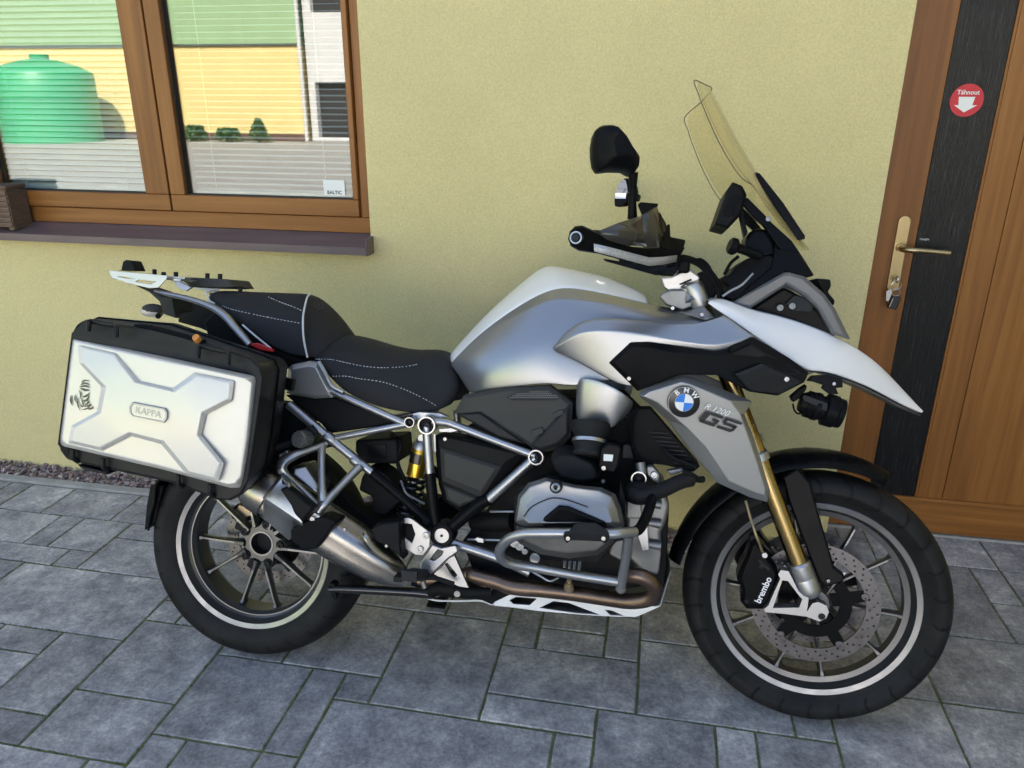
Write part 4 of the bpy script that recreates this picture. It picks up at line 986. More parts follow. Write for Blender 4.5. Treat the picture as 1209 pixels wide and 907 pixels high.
# black insert between wing panel and radiator shroud
ins_o = [(0.9604, -0.2380, 0.9055), (1.0074, -0.2440, 0.9561), (1.0488, -0.2500, 0.9591), (1.0989, -0.2540, 0.9546), (1.1945, -0.2580, 0.9468), (1.2217, -0.2560, 0.9526), (1.2283, -0.2500, 0.9589), (1.2762, -0.2430, 0.9813), (1.3088, -0.2350, 0.9665), (1.3611, -0.2250, 0.9387), (1.4112, -0.2050, 0.9075), (1.4028, -0.2050, 0.8840), (1.3455, -0.2150, 0.8506), (1.2805, -0.2350, 0.8574), (1.2028, -0.2480, 0.8918), (1.1214, -0.2620, 0.8886), (1.0307, -0.2500, 0.8443)]
ins_i = [(0.9729, -0.2500, 0.9069), (1.0148, -0.2580, 0.9480), (1.0493, -0.2640, 0.9470), (1.0993, -0.2680, 0.9388), (1.1913, -0.2660, 0.9376), (1.2190, -0.2620, 0.9389), (1.2293, -0.2500, 0.9452), (1.2741, -0.2430, 0.9687), (1.3066, -0.2350, 0.9551), (1.3558, -0.2250, 0.9290), (1.4011, -0.2050, 0.9049), (1.3962, -0.2050, 0.8900), (1.3447, -0.2150, 0.8608), (1.2833, -0.2320, 0.8662), (1.2087, -0.2460, 0.8984), (1.1210, -0.2620, 0.8956), (1.0315, -0.2560, 0.8578)]
a = MB(); a.frustum(ins_o, ins_i, 0.03); pin = a.build('side_insert', 'black_satin', bike, bevel=0.003, sharp=20)
a = MB(); a.frustum([mir(p) for p in ins_o], [mir(p) for p in ins_i], 0.03, (0, -1, 0)); a.build('side_insert', 'black_satin', bike, bevel=0.003, sharp=20)
bolt((1.0093, -0.2560, 0.8731), 0.006, 0.004, 'chrome', pin)
# recessed intake mouth in the insert
a = MB(); a.frustum([(1.2206, -0.2570, 0.9275), (1.2347, -0.2560, 0.9445), (1.2732, -0.2510, 0.9651), (1.3966, -0.2120, 0.9045), (1.3655, -0.2180, 0.8993), (1.2860, -0.2440, 0.9292)], [(1.2290, -0.2520, 0.9289), (1.2392, -0.2520, 0.9396), (1.2744, -0.2460, 0.9588), (1.3784, -0.2110, 0.9072), (1.3599, -0.2130, 0.9050), (1.2863, -0.2380, 0.9365)], 0.004); a.build('intake_mouth', 'hole_dark', pin, sharp=20)
a = MB(); a.frustum([(1.2413, -0.2550, 0.8972), (1.2980, -0.2470, 0.9238), (1.3979, -0.2130, 0.8863), (1.3469, -0.2220, 0.8552), (1.2791, -0.2420, 0.8618)], [(1.2548, -0.2580, 0.8982), (1.3012, -0.2500, 0.9148), (1.3820, -0.2170, 0.8856), (1.3425, -0.2260, 0.8630), (1.2829, -0.2460, 0.8687)], 0.01); a.build('intake_fin', 'dark_grey', pin, sharp=20, bevel=0.002)
bolt((1.3574, -0.2320, 0.8910), 0.0075, 0.005, 'chrome', pin)
# radiator shroud with the roundel
so = [(1.0320, -0.2550, 0.8365), (1.0461, -0.2500, 0.8534), (1.1259, -0.2450, 0.8869), (1.1474, -0.2430, 0.8844), (1.2911, -0.2150, 0.8341), (1.2747, -0.2220, 0.8061), (1.2981, -0.2120, 0.7557), (1.3209, -0.2050, 0.7007), (1.3489, -0.1980, 0.6268), (1.3450, -0.1980, 0.5994), (1.3030, -0.2000, 0.6084), (1.2285, -0.2050, 0.6372), (1.2123, -0.2100, 0.6557), (1.1728, -0.2180, 0.6954), (1.1013, -0.2350, 0.7812), (1.0649, -0.2480, 0.8112)]
si = [(1.0426, -0.2760, 0.8357), (1.0550, -0.2760, 0.8462), (1.1251, -0.2720, 0.8739), (1.1464, -0.2700, 0.8693), (1.2372, -0.2520, 0.8361), (1.2607, -0.2470, 0.8083), (1.2852, -0.2360, 0.7548), (1.3106, -0.2240, 0.6960), (1.3352, -0.2140, 0.6330), (1.3352, -0.2120, 0.6192), (1.3046, -0.2160, 0.6272), (1.2508, -0.2220, 0.6483), (1.2323, -0.2280, 0.6740), (1.1922, -0.2380, 0.7263), (1.1476, -0.2500, 0.7689), (1.0761, -0.2680, 0.8226)]
a = MB(); a.frustum(so, si, 0.012); shr = a.build('radiator_shroud', 'silver_light', bike, bevel=0.004, seg=3, sharp=18)
a = MB(); a.frustum([mir(p) for p in so], [mir(p) for p in si], 0.012, (0, -1, 0)); a.build('radiator_shroud', 'silver_light', bike, bevel=0.004, seg=3, sharp=18)
# roundel on the shroud, lying in the shroud's plane
rc_ = Vector((1.1336, -0.2685, 0.8293)); tx = (Vector((1.2398, -0.2460, 0.8111)) - Vector((1.0550, -0.2760, 0.8462))).normalized(); tz = Vector((1.1288, -0.2720, 0.8713)) - Vector((1.1922, -0.2380, 0.7263)); nn = tx.cross(tz).normalized()
if nn.y > 0: nn = -nn
ux = (Vector((1, 0, 0)) - nn * nn.x).normalized(); uz = nn.cross(ux) * -1
if uz.z < 0: uz = -uz
rc_ = rc_ + nn * 0.004
RR_ = 0.0370
def sector(r0, r1, a0, a1, h, n=12):
    mb = MB(); vs = []
    for k in range(n + 1):
        t = R(a0 + (a1 - a0) * k / n)
        for rr in (r0, r1): vs.append(rc_ + (ux * math.cos(t) + uz * math.sin(t)) * rr + nn * h)
    mb.add(vs, [(2 * k, 2 * k + 1, 2 * k + 3, 2 * k + 2) for k in range(n)]); return mb
a = MB(); a.lathe([(0.0001, 0.002), (RR_ * 0.93, 0.002), (RR_, 0.0005), (RR_, -0.006)], rc_, nn, 40); a.build('roundel', 'mark_black', shr)
sector(RR_ * 0.945, RR_ * 0.99, 0, 360, 0.0026, 40).build('roundel_rim', 'chrome', shr)
sector(RR_ * 0.54, RR_ * 0.575, 0, 360, 0.0026, 40).build('roundel_inner_rim', 'chrome', shr)
for k in range(4):
    q = 90 * k - 4
    sector(0.0001, RR_ * 0.54, q, q + 90, 0.0027).build('roundel_quarter', 'mark_white' if k % 2 == 0 else 'roundel_blue', shr)
for ch, an in (('B', 128), ('M', 84), ('W', 38)):
    t = R(an); dr = ux * math.cos(t) + uz * math.sin(t)
    text_mb(ch, 0.0165, rc_ + dr * RR_ * 0.755 + nn * 0.0027, nn.cross(dr) * (1 if nn.cross(dr).dot(ux * math.cos(t - PI / 2) + uz * math.sin(t - PI / 2)) > 0 else -1), dr, bold=0.0004).build('letter', 'mark_white', shr)
# GS mark: slanted bars, and the model line above it
mp_ = Vector((1.2145, -0.2530, 0.7885)) + nn * 0.0035; gx = (Vector((1.2617, -0.2440, 0.7761)) - Vector((1.1692, -0.2600, 0.8026))).normalized(); gz = (uz - gx * uz.dot(gx)).normalized()
def gs(poly, h=0.001):
    return [mp_ + gx * (x * 0.0018 + z * 0.0007) + gz * (z * 0.00165) + nn * h for x, z in poly]
for poly in ([(-19, 9), (0, 9), (0, 5), (-15, 5)], [(-23, 8), (-19, 9), (-15.5, 5), (-16, -6), (-19, -9), (-23, -5)], [(-19, -5), (0, -5), (0, -9), (-18.5, -9)], [(-9, 1.8), (0, 1.8), (0, -4.6), (-4, -4.6), (-4, -1.6), (-9, -1.6)],
             [(4, 9), (25, 9), (25, 5.4), (4, 5.4)], [(3, 8.6), (7.5, 5), (8, 2), (4, 0)], [(6, 1.9), (23, 1.9), (23, -1.7), (6, -1.7)], [(19, 1.0), (23.4, 1.6), (24, -7), (20.5, -5)], [(3, -5.4), (23, -5.4), (22, -9), (3, -9)]):
    a = MB(); a.plate(gs(poly), 0.0006, tuple(-nn)); a.build('model_mark', 'mark_black', shr)
text_mb('R 1200', 0.020, Vector((1.2069, -0.2570, 0.8156)) + nn * 0.004, gx, gz, shear=0.35).build('model_line', 'mark_white', shr)
# white beak
beak_l = [(1.1765, -0.1750, 1.0554), (1.2314, -0.1880, 1.0202), (1.2833, -0.1920, 0.9868), (1.3492, -0.1880, 0.9452), (1.4185, -0.1720, 0.9055), (1.4368, -0.1650, 0.9126), (1.4992, -0.1420, 0.8990), (1.5505, -0.1180, 0.8831), (1.6044, -0.0900, 0.8612), (1.6707, -0.0450, 0.8309), (1.7308, -0.0060, 0.8095)]
beak_c = [(1.1807, -0.1600, 1.0617), (1.2204, -0.1550, 1.0682), (1.2726, -0.1500, 1.0432), (1.3444, -0.1420, 1.0335), (1.4116, -0.1280, 1.0157), (1.4656, -0.1180, 0.9986), (1.5226, -0.1000, 0.9733), (1.5567, -0.0850, 0.9545), (1.6030, -0.0650, 0.9271), (1.6731, -0.0320, 0.8654), (1.7337, -0.0040, 0.8136)]
rows = []
for l_, c_ in zip(beak_l, beak_c):
    l_, c_ = Vector(l_), Vector(c_); m_ = (l_ + c_) / 2 + Vector((0.004, -0.008 * min(1, abs(c_.y) / 0.1), 0.004))
    ctr = Vector((c_.x, 0, c_.z + 0.012 * min(1, abs(c_.y) / 0.06)))
    half = [l_ + Vector((0, 0.012, -0.002)), l_, l_ + (m_ - l_) * 0.12, m_, c_ + (m_ - c_) * 0.12, c_, c_ + (ctr - c_) * 0.15]
    rows.append(half + [ctr] + [mir(p) for p in half[::-1]])
sheet(rows).build('beak', 'white_paint', bike, subd=2, solid=0.005)
# grey lower lip of the beak
lip_o = [(1.2764, -0.1960, 0.9891), (1.2842, -0.1990, 0.9780), (1.4033, -0.1800, 0.9052), (1.4205, -0.1750, 0.9033), (1.4085, -0.1820, 0.9121), (1.3480, -0.1940, 0.9467)]
a = MB(); a.plate(lip_o, 0.008); a.build('beak_lip', 'silver_light', bike, bevel=0.0015)
a = MB(); a.plate([mir(p) for p in lip_o], 0.008, (0, -1, 0)); a.build('beak_lip', 'silver_light', bike, bevel=0.0015)
# underside of the beak
us = []
for l_ in beak_l[4:]:
    l_ = Vector(l_); us.append([l_ + Vector((-0.004, 0.008, -0.004)), Vector((l_.x - 0.02, l_.y * 0.4, l_.z + 0.012)), Vector((l_.x - 0.02, -l_.y * 0.4, l_.z + 0.012)), Vector((l_.x - 0.004, -l_.y - 0.008, l_.z - 0.004))])
sheet(us).build('beak_underside', 'grey_trim', bike, solid=0.004)
# upper cowl: grey arch on both sides
co = [(1.2375, -0.1200, 1.0565), (1.3506, -0.1400, 1.1329), (1.3616, -0.1420, 1.1341), (1.3960, -0.1450, 1.1259), (1.4446, -0.1450, 1.0868), (1.4706, -0.1420, 1.0549), (1.5135, -0.1300, 0.9854), (1.4721, -0.1280, 0.9952), (1.4330, -0.1380, 1.0532), (1.4007, -0.1400, 1.0793), (1.3588, -0.1380, 1.1033), (1.2813, -0.1250, 1.0453)]
ci = [(1.2461, -0.1260, 1.0593), (1.3495, -0.1490, 1.1252), (1.3604, -0.1510, 1.1265), (1.3910, -0.1540, 1.1181), (1.4361, -0.1540, 1.0814), (1.4607, -0.1500, 1.0520), (1.4981, -0.1340, 0.9943), (1.4764, -0.1330, 1.0003), (1.4403, -0.1460, 1.0534), (1.4041, -0.1480, 1.0840), (1.3581, -0.1460, 1.1096), (1.2837, -0.1300, 1.0536)]
a = MB(); a.frustum(co, ci, 0.02); cow = a.build('cowl_arch', 'grey_trim', bike, bevel=0.003, sharp=20)
a = MB(); a.frustum([mir(p) for p in co], [mir(p) for p in ci], 0.02, (0, -1, 0)); a.build('cowl_arch', 'grey_trim', bike, bevel=0.003, sharp=20)
# headlamp body between the arches
a = MB(); a.plate([(1.2796, -0.1000, 1.0391), (1.3577, -0.1150, 1.1008), (1.4054, -0.1180, 1.0786), (1.4402, -0.1180, 1.0489), (1.4831, -0.1120, 0.9930), (1.4944, -0.1100, 0.9741), (1.4168, -0.1050, 0.9698), (1.3186, -0.1000, 1.0286)], 0.21); hd = a.build('headlamp_body', 'black_satin', bike, bevel=0.008, seg=3)
a = MB(); a.plate([(1.3629, -0.1280, 1.0621), (1.3799, -0.1280, 1.0821), (1.4033, -0.1280, 1.0783), (1.4255, -0.1280, 1.0601), (1.4222, -0.1280, 1.0441), (1.3782, -0.1280, 1.0450)], 0.012); a.build('lamp_bracket', 'dark_grey', hd, bevel=0.002)
for q in ((1.3510, -0.1240, 1.0515), (1.3767, -0.1310, 1.0564)): bolt(q, 0.008, 0.004, 'cast_alloy', hd)
a = MB(); a.plate([(1.4333, -0.0900, 1.1259), (1.4675, -0.0900, 1.1243), (1.4706, -0.0900, 1.1089), (1.4639, -0.0900, 1.0941), (1.4817, -0.0900, 1.0754), (1.4804, -0.0900, 1.0632), (1.4550, -0.1000, 1.0885)], 0.16); a.build('headlamp_visor', 'black_plastic', bike, bevel=0.004)
# indicator behind arch and turn signal stalk are hidden; auxiliary lamp under the beak
lc = Vector((1.4635, -0.1650, 0.8215)); la = (Vector((1.4935, -0.1650, 0.8170)) - Vector((1.4049, -0.1650, 0.8386))).normalized()
a = MB(); a.lathe([(0.0001, -0.062), (0.021, -0.060), (0.027, -0.050), (0.027, -0.030), (0.033, -0.028), (0.033, -0.018), (0.029, -0.016), (0.029, -0.006), (0.038, -0.003), (0.038, 0.020), (0.035, 0.023), (0.034, 0.036), (0.030, 0.036), (0.028, 0.030), (0.0001, 0.030)], lc, la, 28); lamp = a.build('fog_lamp', 'black_satin', bike, sharp=30)
a = MB(); a.lathe([(0.0001, 0.0312), (0.0278, 0.0312)], lc, la, 28); a.build('lamp_lens', 'clear_lens', lamp)
a = MB(); a.plate([(1.4241, -0.1750, 0.8982), (1.4570, -0.1750, 0.9022), (1.4918, -0.1750, 0.8958), (1.4940, -0.1750, 0.8753), (1.4790, -0.1750, 0.8730), (1.4863, -0.1750, 0.8593), (1.4655, -0.1750, 0.8579), (1.4473, -0.1750, 0.8711), (1.4516, -0.1750, 0.8778), (1.4289, -0.1750, 0.8842), (1.4140, -0.1750, 0.8859)], 0.012); a.build('lamp_bracket', 'black_satin', lamp, bevel=0.002)
bolt((1.4725, -0.1780, 0.8832), 0.0055, 0.004, 'chrome', lamp)
a = MB(); a.plate([(1.4036, -0.1960, 0.8522), (1.4096, -0.1960, 0.8547), (1.4596, -0.1960, 0.8391), (1.4600, -0.1960, 0.8199), (1.4564, -0.1960, 0.8196), (1.4052, -0.1960, 0.8420)], 0.006); a.build('lamp_rib', 'dark_grey', lamp, bevel=0.002)
for k in range(4):
    a = MB(); a.lathe([(0.0266, -0.0022), (0.0315, -0.0018), (0.0315, 0.0018), (0.0266, 0.0022)], lc + la * (-0.014 + 0.0052 * k - 0.03), la, 24); a.build('cooling_fin', 'black_satin', lamp)
a = MB(); a.tube([(1.3904, -0.1600, 0.8292), (1.3933, -0.1700, 0.8148), (1.4026, -0.1700, 0.8081), (1.4170, -0.1650, 0.8132), (1.4224, -0.1600, 0.8208)], 0.0022, 8); a.build('lamp_cable', 'black_satin', lamp)
a = MB(); a.plate([(1.3874, -0.1500, 0.8438), (1.4060, -0.1500, 0.8635), (1.4202, -0.1500, 0.8750), (1.4210, -0.1500, 0.8645), (1.4077, -0.1500, 0.8425), (1.3935, -0.1500, 0.8310)], 0.03); a.build('lamp_arm', 'black_plastic', lamp, bevel=0.003)

# ---------------------------------------------------------------- seats
def half_loft(st, name, m, sub=2):
    """stations of points from the centre line outwards, mirrored to the far side"""
    rows = [[Vector(p) for p in s_] for s_ in st]
    full = [r_[::-1] + [Vector(mir(p)) for p in r_[1:]] for r_ in rows]
    return sheet(full)
rider = [
 [(0.1355, 0.0000, 0.8890), (0.1650, -0.0700, 0.8752), (0.1882, -0.1200, 0.8670), (0.1943, -0.1280, 0.8608), (0.1981, -0.1250, 0.8549), (0.1906, -0.1000, 0.8495)],
 [(0.1425, 0.0000, 0.9268), (0.1716, -0.0700, 0.9165), (0.1997, -0.1300, 0.8770), (0.2076, -0.1420, 0.8658), (0.2172, -0.1480, 0.8556), (0.2264, -0.1400, 0.8411)],
 [(0.2011, 0.0000, 0.9354), (0.2274, -0.0800, 0.9197), (0.2449, -0.1430, 0.8784), (0.2511, -0.1530, 0.8688), (0.2633, -0.1700, 0.8281), (0.2834, -0.1650, 0.7899)],
 [(0.2724, 0.0000, 0.9310), (0.2992, -0.0800, 0.9151), (0.3227, -0.1450, 0.8690), (0.3289, -0.1560, 0.8585), (0.3349, -0.1780, 0.8273), (0.3590, -0.1650, 0.7591)],
 [(0.3371, 0.0000, 0.9135), (0.3628, -0.0750, 0.8970), (0.3811, -0.1300, 0.8640), (0.3866, -0.1420, 0.8553), (0.3978, -0.1720, 0.8216), (0.4184, -0.1550, 0.7446)],
 [(0.4011, 0.0000, 0.9034), (0.4223, -0.0680, 0.8864), (0.4334, -0.1120, 0.8677), (0.4388, -0.1230, 0.8594), (0.4520, -0.1560, 0.8031), (0.4686, -0.1450, 0.7410)],
 [(0.4422, 0.0000, 0.9019), (0.4598, -0.0600, 0.8863), (0.4641, -0.0950, 0.8743), (0.4703, -0.1050, 0.8647), (0.4998, -0.1350, 0.7794), (0.5062, -0.1320, 0.7431)],
 [(0.4704, 0.0000, 0.9035), (0.4886, -0.0550, 0.8954), (0.4953, -0.0880, 0.8710), (0.5047, -0.0980, 0.8546), (0.5367, -0.1180, 0.7771), (0.5406, -0.1180, 0.7530)],
 [(0.5129, 0.0000, 0.9021), (0.5287, -0.0450, 0.8942), (0.5456, -0.0720, 0.8641), (0.5578, -0.0820, 0.8450), (0.5705, -0.0980, 0.8150), (0.5548, -0.1050, 0.7623)],
 [(0.5260, 0.0000, 0.8859), (0.5404, -0.0400, 0.8767), (0.5679, -0.0600, 0.8381), (0.5763, -0.0680, 0.8245), (0.5801, -0.0800, 0.7993), (0.5601, -0.0900, 0.7609)]]
seat = half_loft(rider, 'rider_seat', 'seat_cloth').build('rider_seat', 'seat_cloth', bike, subd=2, solid=0.006)
def stitch(pts, parent, m='thread', r=0.0009, dash=0.006):
    P_ = catmull(pts, 14); a = MB(); acc = 0
    for i in range(len(P_) - 1):
        seg_ = (P_[i + 1] - P_[i]); n_ = max(1, int(seg_.length / (dash / 2)))
        for k in range(n_):
            acc += seg_.length / n_
            if int(acc / (dash * 0.75)) % 2 == 0: a.tube([P_[i] + seg_ * (k / n_), P_[i] + seg_ * ((k + 1) / n_)], r, 5, smooth=False)
    o = a.build('stitching', m, parent); o['kind'] = 'stuff'; return o
stitch([(0.2092, -0.1470, 0.8661), (0.2532, -0.1580, 0.8687), (0.2981, -0.1620, 0.8628), (0.3319, -0.1610, 0.8579), (0.3561, -0.1570, 0.8556), (0.3883, -0.1470, 0.8545), (0.4403, -0.1280, 0.8592), (0.4705, -0.1100, 0.8662)], seat)
stitch([(0.2676, -0.1760, 0.8277), (0.3060, -0.1800, 0.8303), (0.3368, -0.1830, 0.8267), (0.3995, -0.1770, 0.8210), (0.4535, -0.1610, 0.8036), (0.5011, -0.1400, 0.7800), (0.5277, -0.1270, 0.7630)], seat)
pill = [
 [(-0.1739, 0.0000, 1.0150), (-0.1440, -0.0600, 1.0086), (-0.1275, -0.0900, 1.0044), (-0.1026, -0.1100, 0.9884), (-0.0838, -0.1200, 0.9772)],
 [(-0.1605, 0.0000, 1.0339), (-0.1356, -0.0600, 1.0304), (-0.1156, -0.1050, 1.0237), (-0.0609, -0.1380, 0.9911), (-0.0304, -0.1350, 0.9561)],
 [(-0.0927, 0.0000, 1.0355), (-0.0641, -0.0700, 1.0283), (-0.0550, -0.1150, 1.0130), (-0.0197, -0.1550, 0.9834), (0.0211, -0.1480, 0.9323)],
 [(-0.0188, 0.0000, 1.0362), (0.0074, -0.0700, 1.0265), (0.0209, -0.1200, 1.0027), (0.0454, -0.1600, 0.9737), (0.0861, -0.1520, 0.8921)],
 [(0.0543, 0.0000, 1.0387), (0.0782, -0.0700, 1.0242), (0.0912, -0.1220, 0.9924), (0.1071, -0.1600, 0.9651), (0.1390, -0.1520, 0.8688)],
 [(0.1083, 0.0000, 1.0391), (0.1326, -0.0650, 1.0249), (0.1557, -0.1200, 0.9884), (0.1721, -0.1550, 0.9573), (0.1854, -0.1500, 0.8696)],
 [(0.1254, 0.0000, 1.0362), (0.1419, -0.0600, 1.0213), (0.1611, -0.1180, 0.9828), (0.1763, -0.1520, 0.9547), (0.1894, -0.1480, 0.8674)],
 [(0.1531, 0.0000, 1.0263), (0.1602, -0.0600, 1.0011), (0.1703, -0.1100, 0.9657), (0.1842, -0.1400, 0.9376), (0.1960, -0.1420, 0.8675)],
 [(0.1863, 0.0000, 1.0001), (0.1956, -0.0600, 0.9788), (0.1967, -0.1050, 0.9435), (0.2017, -0.1300, 0.9208), (0.2021, -0.1350, 0.8674)],
 [(0.2199, 0.0000, 0.9585), (0.2250, -0.0600, 0.9412), (0.2169, -0.1000, 0.9208), (0.2154, -0.1250, 0.9039), (0.2093, -0.1300, 0.8658)],
 [(0.2433, 0.0000, 0.9320), (0.2445, -0.0600, 0.9200), (0.2328, -0.1000, 0.9040), (0.2259, -0.1200, 0.8926), (0.2113, -0.1200, 0.8624)]]
ps = half_loft(pill, 'pillion_seat', 'seat_cloth').build('pillion_seat', 'seat_cloth', bike, subd=2, solid=0.006)
a = MB(); a.tube([off(p, 0, -0.002, 0.001) for p in ((0.1342, -0.0200, 1.0335), (0.1467, -0.0680, 1.0213), (0.1622, -0.1220, 0.9829), (0.1767, -0.1570, 0.9547), (0.1805, -0.1580, 0.9147), (0.1887, -0.1520, 0.8687))], 0.0026, 8); a.build('piping', 'piping_white', ps)
a = MB(); a.tube([(-0.1220, -0.0550, 1.0342), (-0.1278, -0.0900, 1.0267), (-0.1190, -0.1080, 1.0187), (-0.1035, -0.1220, 1.0030), (-0.0846, -0.1300, 0.9960)], 0.0026, 8); a.build('piping', 'piping_white', ps)
a = MB(); a.tube([(0.0090, -0.1550, 0.9447), (0.0452, -0.1580, 0.9192), (0.0889, -0.1550, 0.8877)], 0.0026, 8); a.build('piping', 'piping_white', ps)
stitch([(-0.0543, -0.1440, 0.9913), (-0.0164, -0.1610, 0.9835), (0.0485, -0.1660, 0.9732), (0.1100, -0.1660, 0.9647), (0.1724, -0.1610, 0.9568)], ps)
stitch([(0.0590, -0.1150, 1.0204), (0.0940, -0.1220, 1.0089), (0.1320, -0.1230, 0.9978), (0.1579, -0.1250, 0.9885)], ps)
# embroidered badge on the pillion front
bc = Vector((0.1805, -0.0750, 1.0030)); a = MB(); bn = Vector((0.55, -0.70, 0.45)).normalized()
a.lathe([(0.0095, 0.0), (0.0105, 0.0015), (0.012, 0.0015), (0.0125, 0)], bc + bn * 0.006, bn, 20); a.lathe([(0.0001, 0.001), (0.005, 0.001)], bc + bn * 0.006, bn, 4); a.build('badge', 'mid_grey', ps)

# tail: silver side cover, black side cover under the seat
a = MB(); a.frustum([(0.1344, -0.1500, 0.8393), (0.1456, -0.1520, 0.8488), (0.1940, -0.1580, 0.8613), (0.2204, -0.1600, 0.8594), (0.2516, -0.1650, 0.8069), (0.2702, -0.1650, 0.7879), (0.2634, -0.1620, 0.7710), (0.2154, -0.1600, 0.7653), (0.1309, -0.1500, 0.7729)], [(0.1506, -0.1660, 0.8338), (0.1576, -0.1680, 0.8390), (0.1992, -0.1720, 0.8486), (0.2186, -0.1720, 0.8474), (0.2446, -0.1740, 0.8044), (0.2532, -0.1720, 0.7886), (0.2508, -0.1700, 0.7802), (0.2156, -0.1680, 0.7743), (0.1456, -0.1620, 0.7826)], 0.02); a.build('tail_cover', 'silver_light', bike, bevel=0.002, sharp=20)
a = MB(); a.tube([(0.2247, -0.1660, 0.8612), (0.2460, -0.1720, 0.8330), (0.2656, -0.1740, 0.8028), (0.2952, -0.1720, 0.7884)], 0.0055, 8); a.build('seat_rail', 'tube_silver', bike)
a = MB(); a.plate([(0.1231, -0.1400, 0.7673), (0.2102, -0.1480, 0.7661), (0.2598, -0.1500, 0.7695), (0.2965, -0.1500, 0.7591), (0.4458, -0.1450, 0.7163), (0.3328, -0.1450, 0.6921), (0.2481, -0.1450, 0.6743), (0.2247, -0.1420, 0.6976), (0.1705, -0.1400, 0.7320)], 0.03); a.build('side_cover', 'black_plastic', bike, bevel=0.004)
a = MB(); a.plate([(-0.0867, -0.1150, 0.9831), (-0.0075, -0.1300, 0.9365), (0.0777, -0.1350, 0.8910), (0.1404, -0.1350, 0.8681), (0.1817, -0.1300, 0.8584), (0.1263, -0.1300, 0.8346), (0.0714, -0.1200, 0.8307), (-0.0494, -0.1100, 0.8652), (-0.1205, -0.1000, 0.9032), (-0.1340, -0.1000, 0.9449)], 0.22); a.build('tail_body', 'black_plastic', bike, bevel=0.006)
# ---------------------------------------------------------------- luggage rack and grab rail
for sg in (1, -1):
    f = (lambda p: p) if sg > 0 else mir
    a = MB(); a.tube([f(p) for p in ((-0.2534, -0.1350, 1.0227), (-0.2135, -0.1400, 1.0158), (-0.1388, -0.1500, 1.0040), (-0.0732, -0.1600, 0.9868), (-0.0348, -0.1650, 0.9667), (-0.0015, -0.1680, 0.9358), (0.0379, -0.1680, 0.8962))], [0.006, 0.009, 0.0105, 0.0125, 0.0135, 0.0125, 0.011], n=12, flat=0.72); a.build('grab_rail', 'tube_silver', bike)
    a = MB(); a.plate([f(p) for p in ((0.0312, -0.1700, 0.8970), (0.0571, -0.1680, 0.9008), (0.0938, -0.1600, 0.8881), (0.0979, -0.1600, 0.8785), (0.0652, -0.1680, 0.8832))], 0.012 * sg); a.build('red_reflector', 'red_lens', bike, bevel=0.002)
ro_ = [(-0.3790, -0.1500, 1.0689), (-0.3740, -0.1500, 1.0706), (-0.2073, -0.1500, 1.0635), (-0.2107, -0.1520, 1.0541), (-0.2333, -0.1560, 1.0309), (-0.2596, -0.1560, 1.0280), (-0.3220, -0.1540, 1.0391), (-0.3685, -0.1520, 1.0506)]
rl = MB(); rl.holed([ats(p, .150) for p in ro_], [[ats(p, .150) for p in ((-0.3494, -0.1500, 1.0552), (-0.3289, -0.1500, 1.0553), (-0.3085, -0.1500, 1.0509), (-0.3248, -0.1500, 1.0510))], [ats(p, .150) for p in ((-0.2913, -0.1500, 1.0494), (-0.2435, -0.1500, 1.0462), (-0.2548, -0.1500, 1.0391), (-0.2995, -0.1500, 1.0439))]], 0.004)
rack = rl.build('luggage_rack', 'alloy', bike, bevel=0.001)
rl2 = MB(); rl2.holed([ats(mir(p), -.150) for p in ro_], [], -0.004); rl2.build('rack_side', 'alloy', rack, bevel=0.001)
x0r, x1r = Vector((-0.3761, -0.1500, 1.0697)).x, Vector((-0.1712, -0.1500, 1.0623)).x; zr = Vector((-0.3761, -0.1500, 1.0697)).z; zr1 = Vector((-0.2073, -0.1500, 1.0635)).z
zz = lambda x: zr + (zr1 - zr) * (x - x0r) / (Vector((-0.2073, -0.1500, 1.0635)).x - x0r)
for yy in (-0.115, -0.04, 0.04, 0.115):
    a = MB(); a.bar((x0r + 0.004, yy, zz(x0r) - 0.003), (x1r, yy, zz(x1r) - 0.003), 0.026, 0.005); a.build('rack_slat', 'alloy', rack, bevel=0.001)
for xx in (x0r + 0.015, x0r + 0.12, x1r - 0.01):
    a = MB(); a.bar((xx, -0.148, zz(xx) - 0.009), (xx, 0.148, zz(xx) - 0.009), 0.022, 0.005); a.build('rack_crossbar', 'alloy', rack, bevel=0.001)
a = MB(); a.plate([(-0.2268, -0.1200, 1.0579), (-0.2077, -0.1180, 1.0577), (-0.1606, -0.1150, 1.0356), (-0.1749, -0.1180, 1.0255), (-0.1960, -0.1200, 1.0339), (-0.2063, -0.1200, 1.0476)], 0.01); a.build('rack_gusset', 'alloy', rack, bevel=0.001)
a = MB(); a.plate([(-0.2407, -0.0600, 1.0642), (-0.0871, -0.0600, 1.0635), (-0.0704, -0.0600, 1.0422), (-0.1032, -0.0600, 1.0389), (-0.1944, -0.0600, 1.0370)], 0.12); a.build('rack_plate', 'mid_grey', rack, bevel=0.003)
for q in ((-0.3048, -0.0600, 1.0759), (-0.2383, -0.1200, 1.0675), (-0.2088, -0.1100, 1.0692), (-0.1529, -0.0500, 1.0713), (-0.0869, -0.1000, 1.0698), (-0.0553, -0.0500, 1.0402)):
    q = Vector(q); a = MB(); a.cyl(q + Vector((0, 0, -0.008)), q + Vector((0, 0, 0.006)), 0.006, 10); a.build('rubber_stud', 'rubber', rack)
a = MB(); a.plate([(-0.4462, -0.0200, 1.0755), (-0.4352, -0.0200, 1.0783), (-0.4300, -0.0200, 1.1010), (-0.4199, -0.0200, 1.1065), (-0.4068, -0.0200, 1.1058), (-0.3924, -0.0200, 1.0776)], 0.05); a.build('rack_stop', 'black_plastic', rack, bevel=0.003)
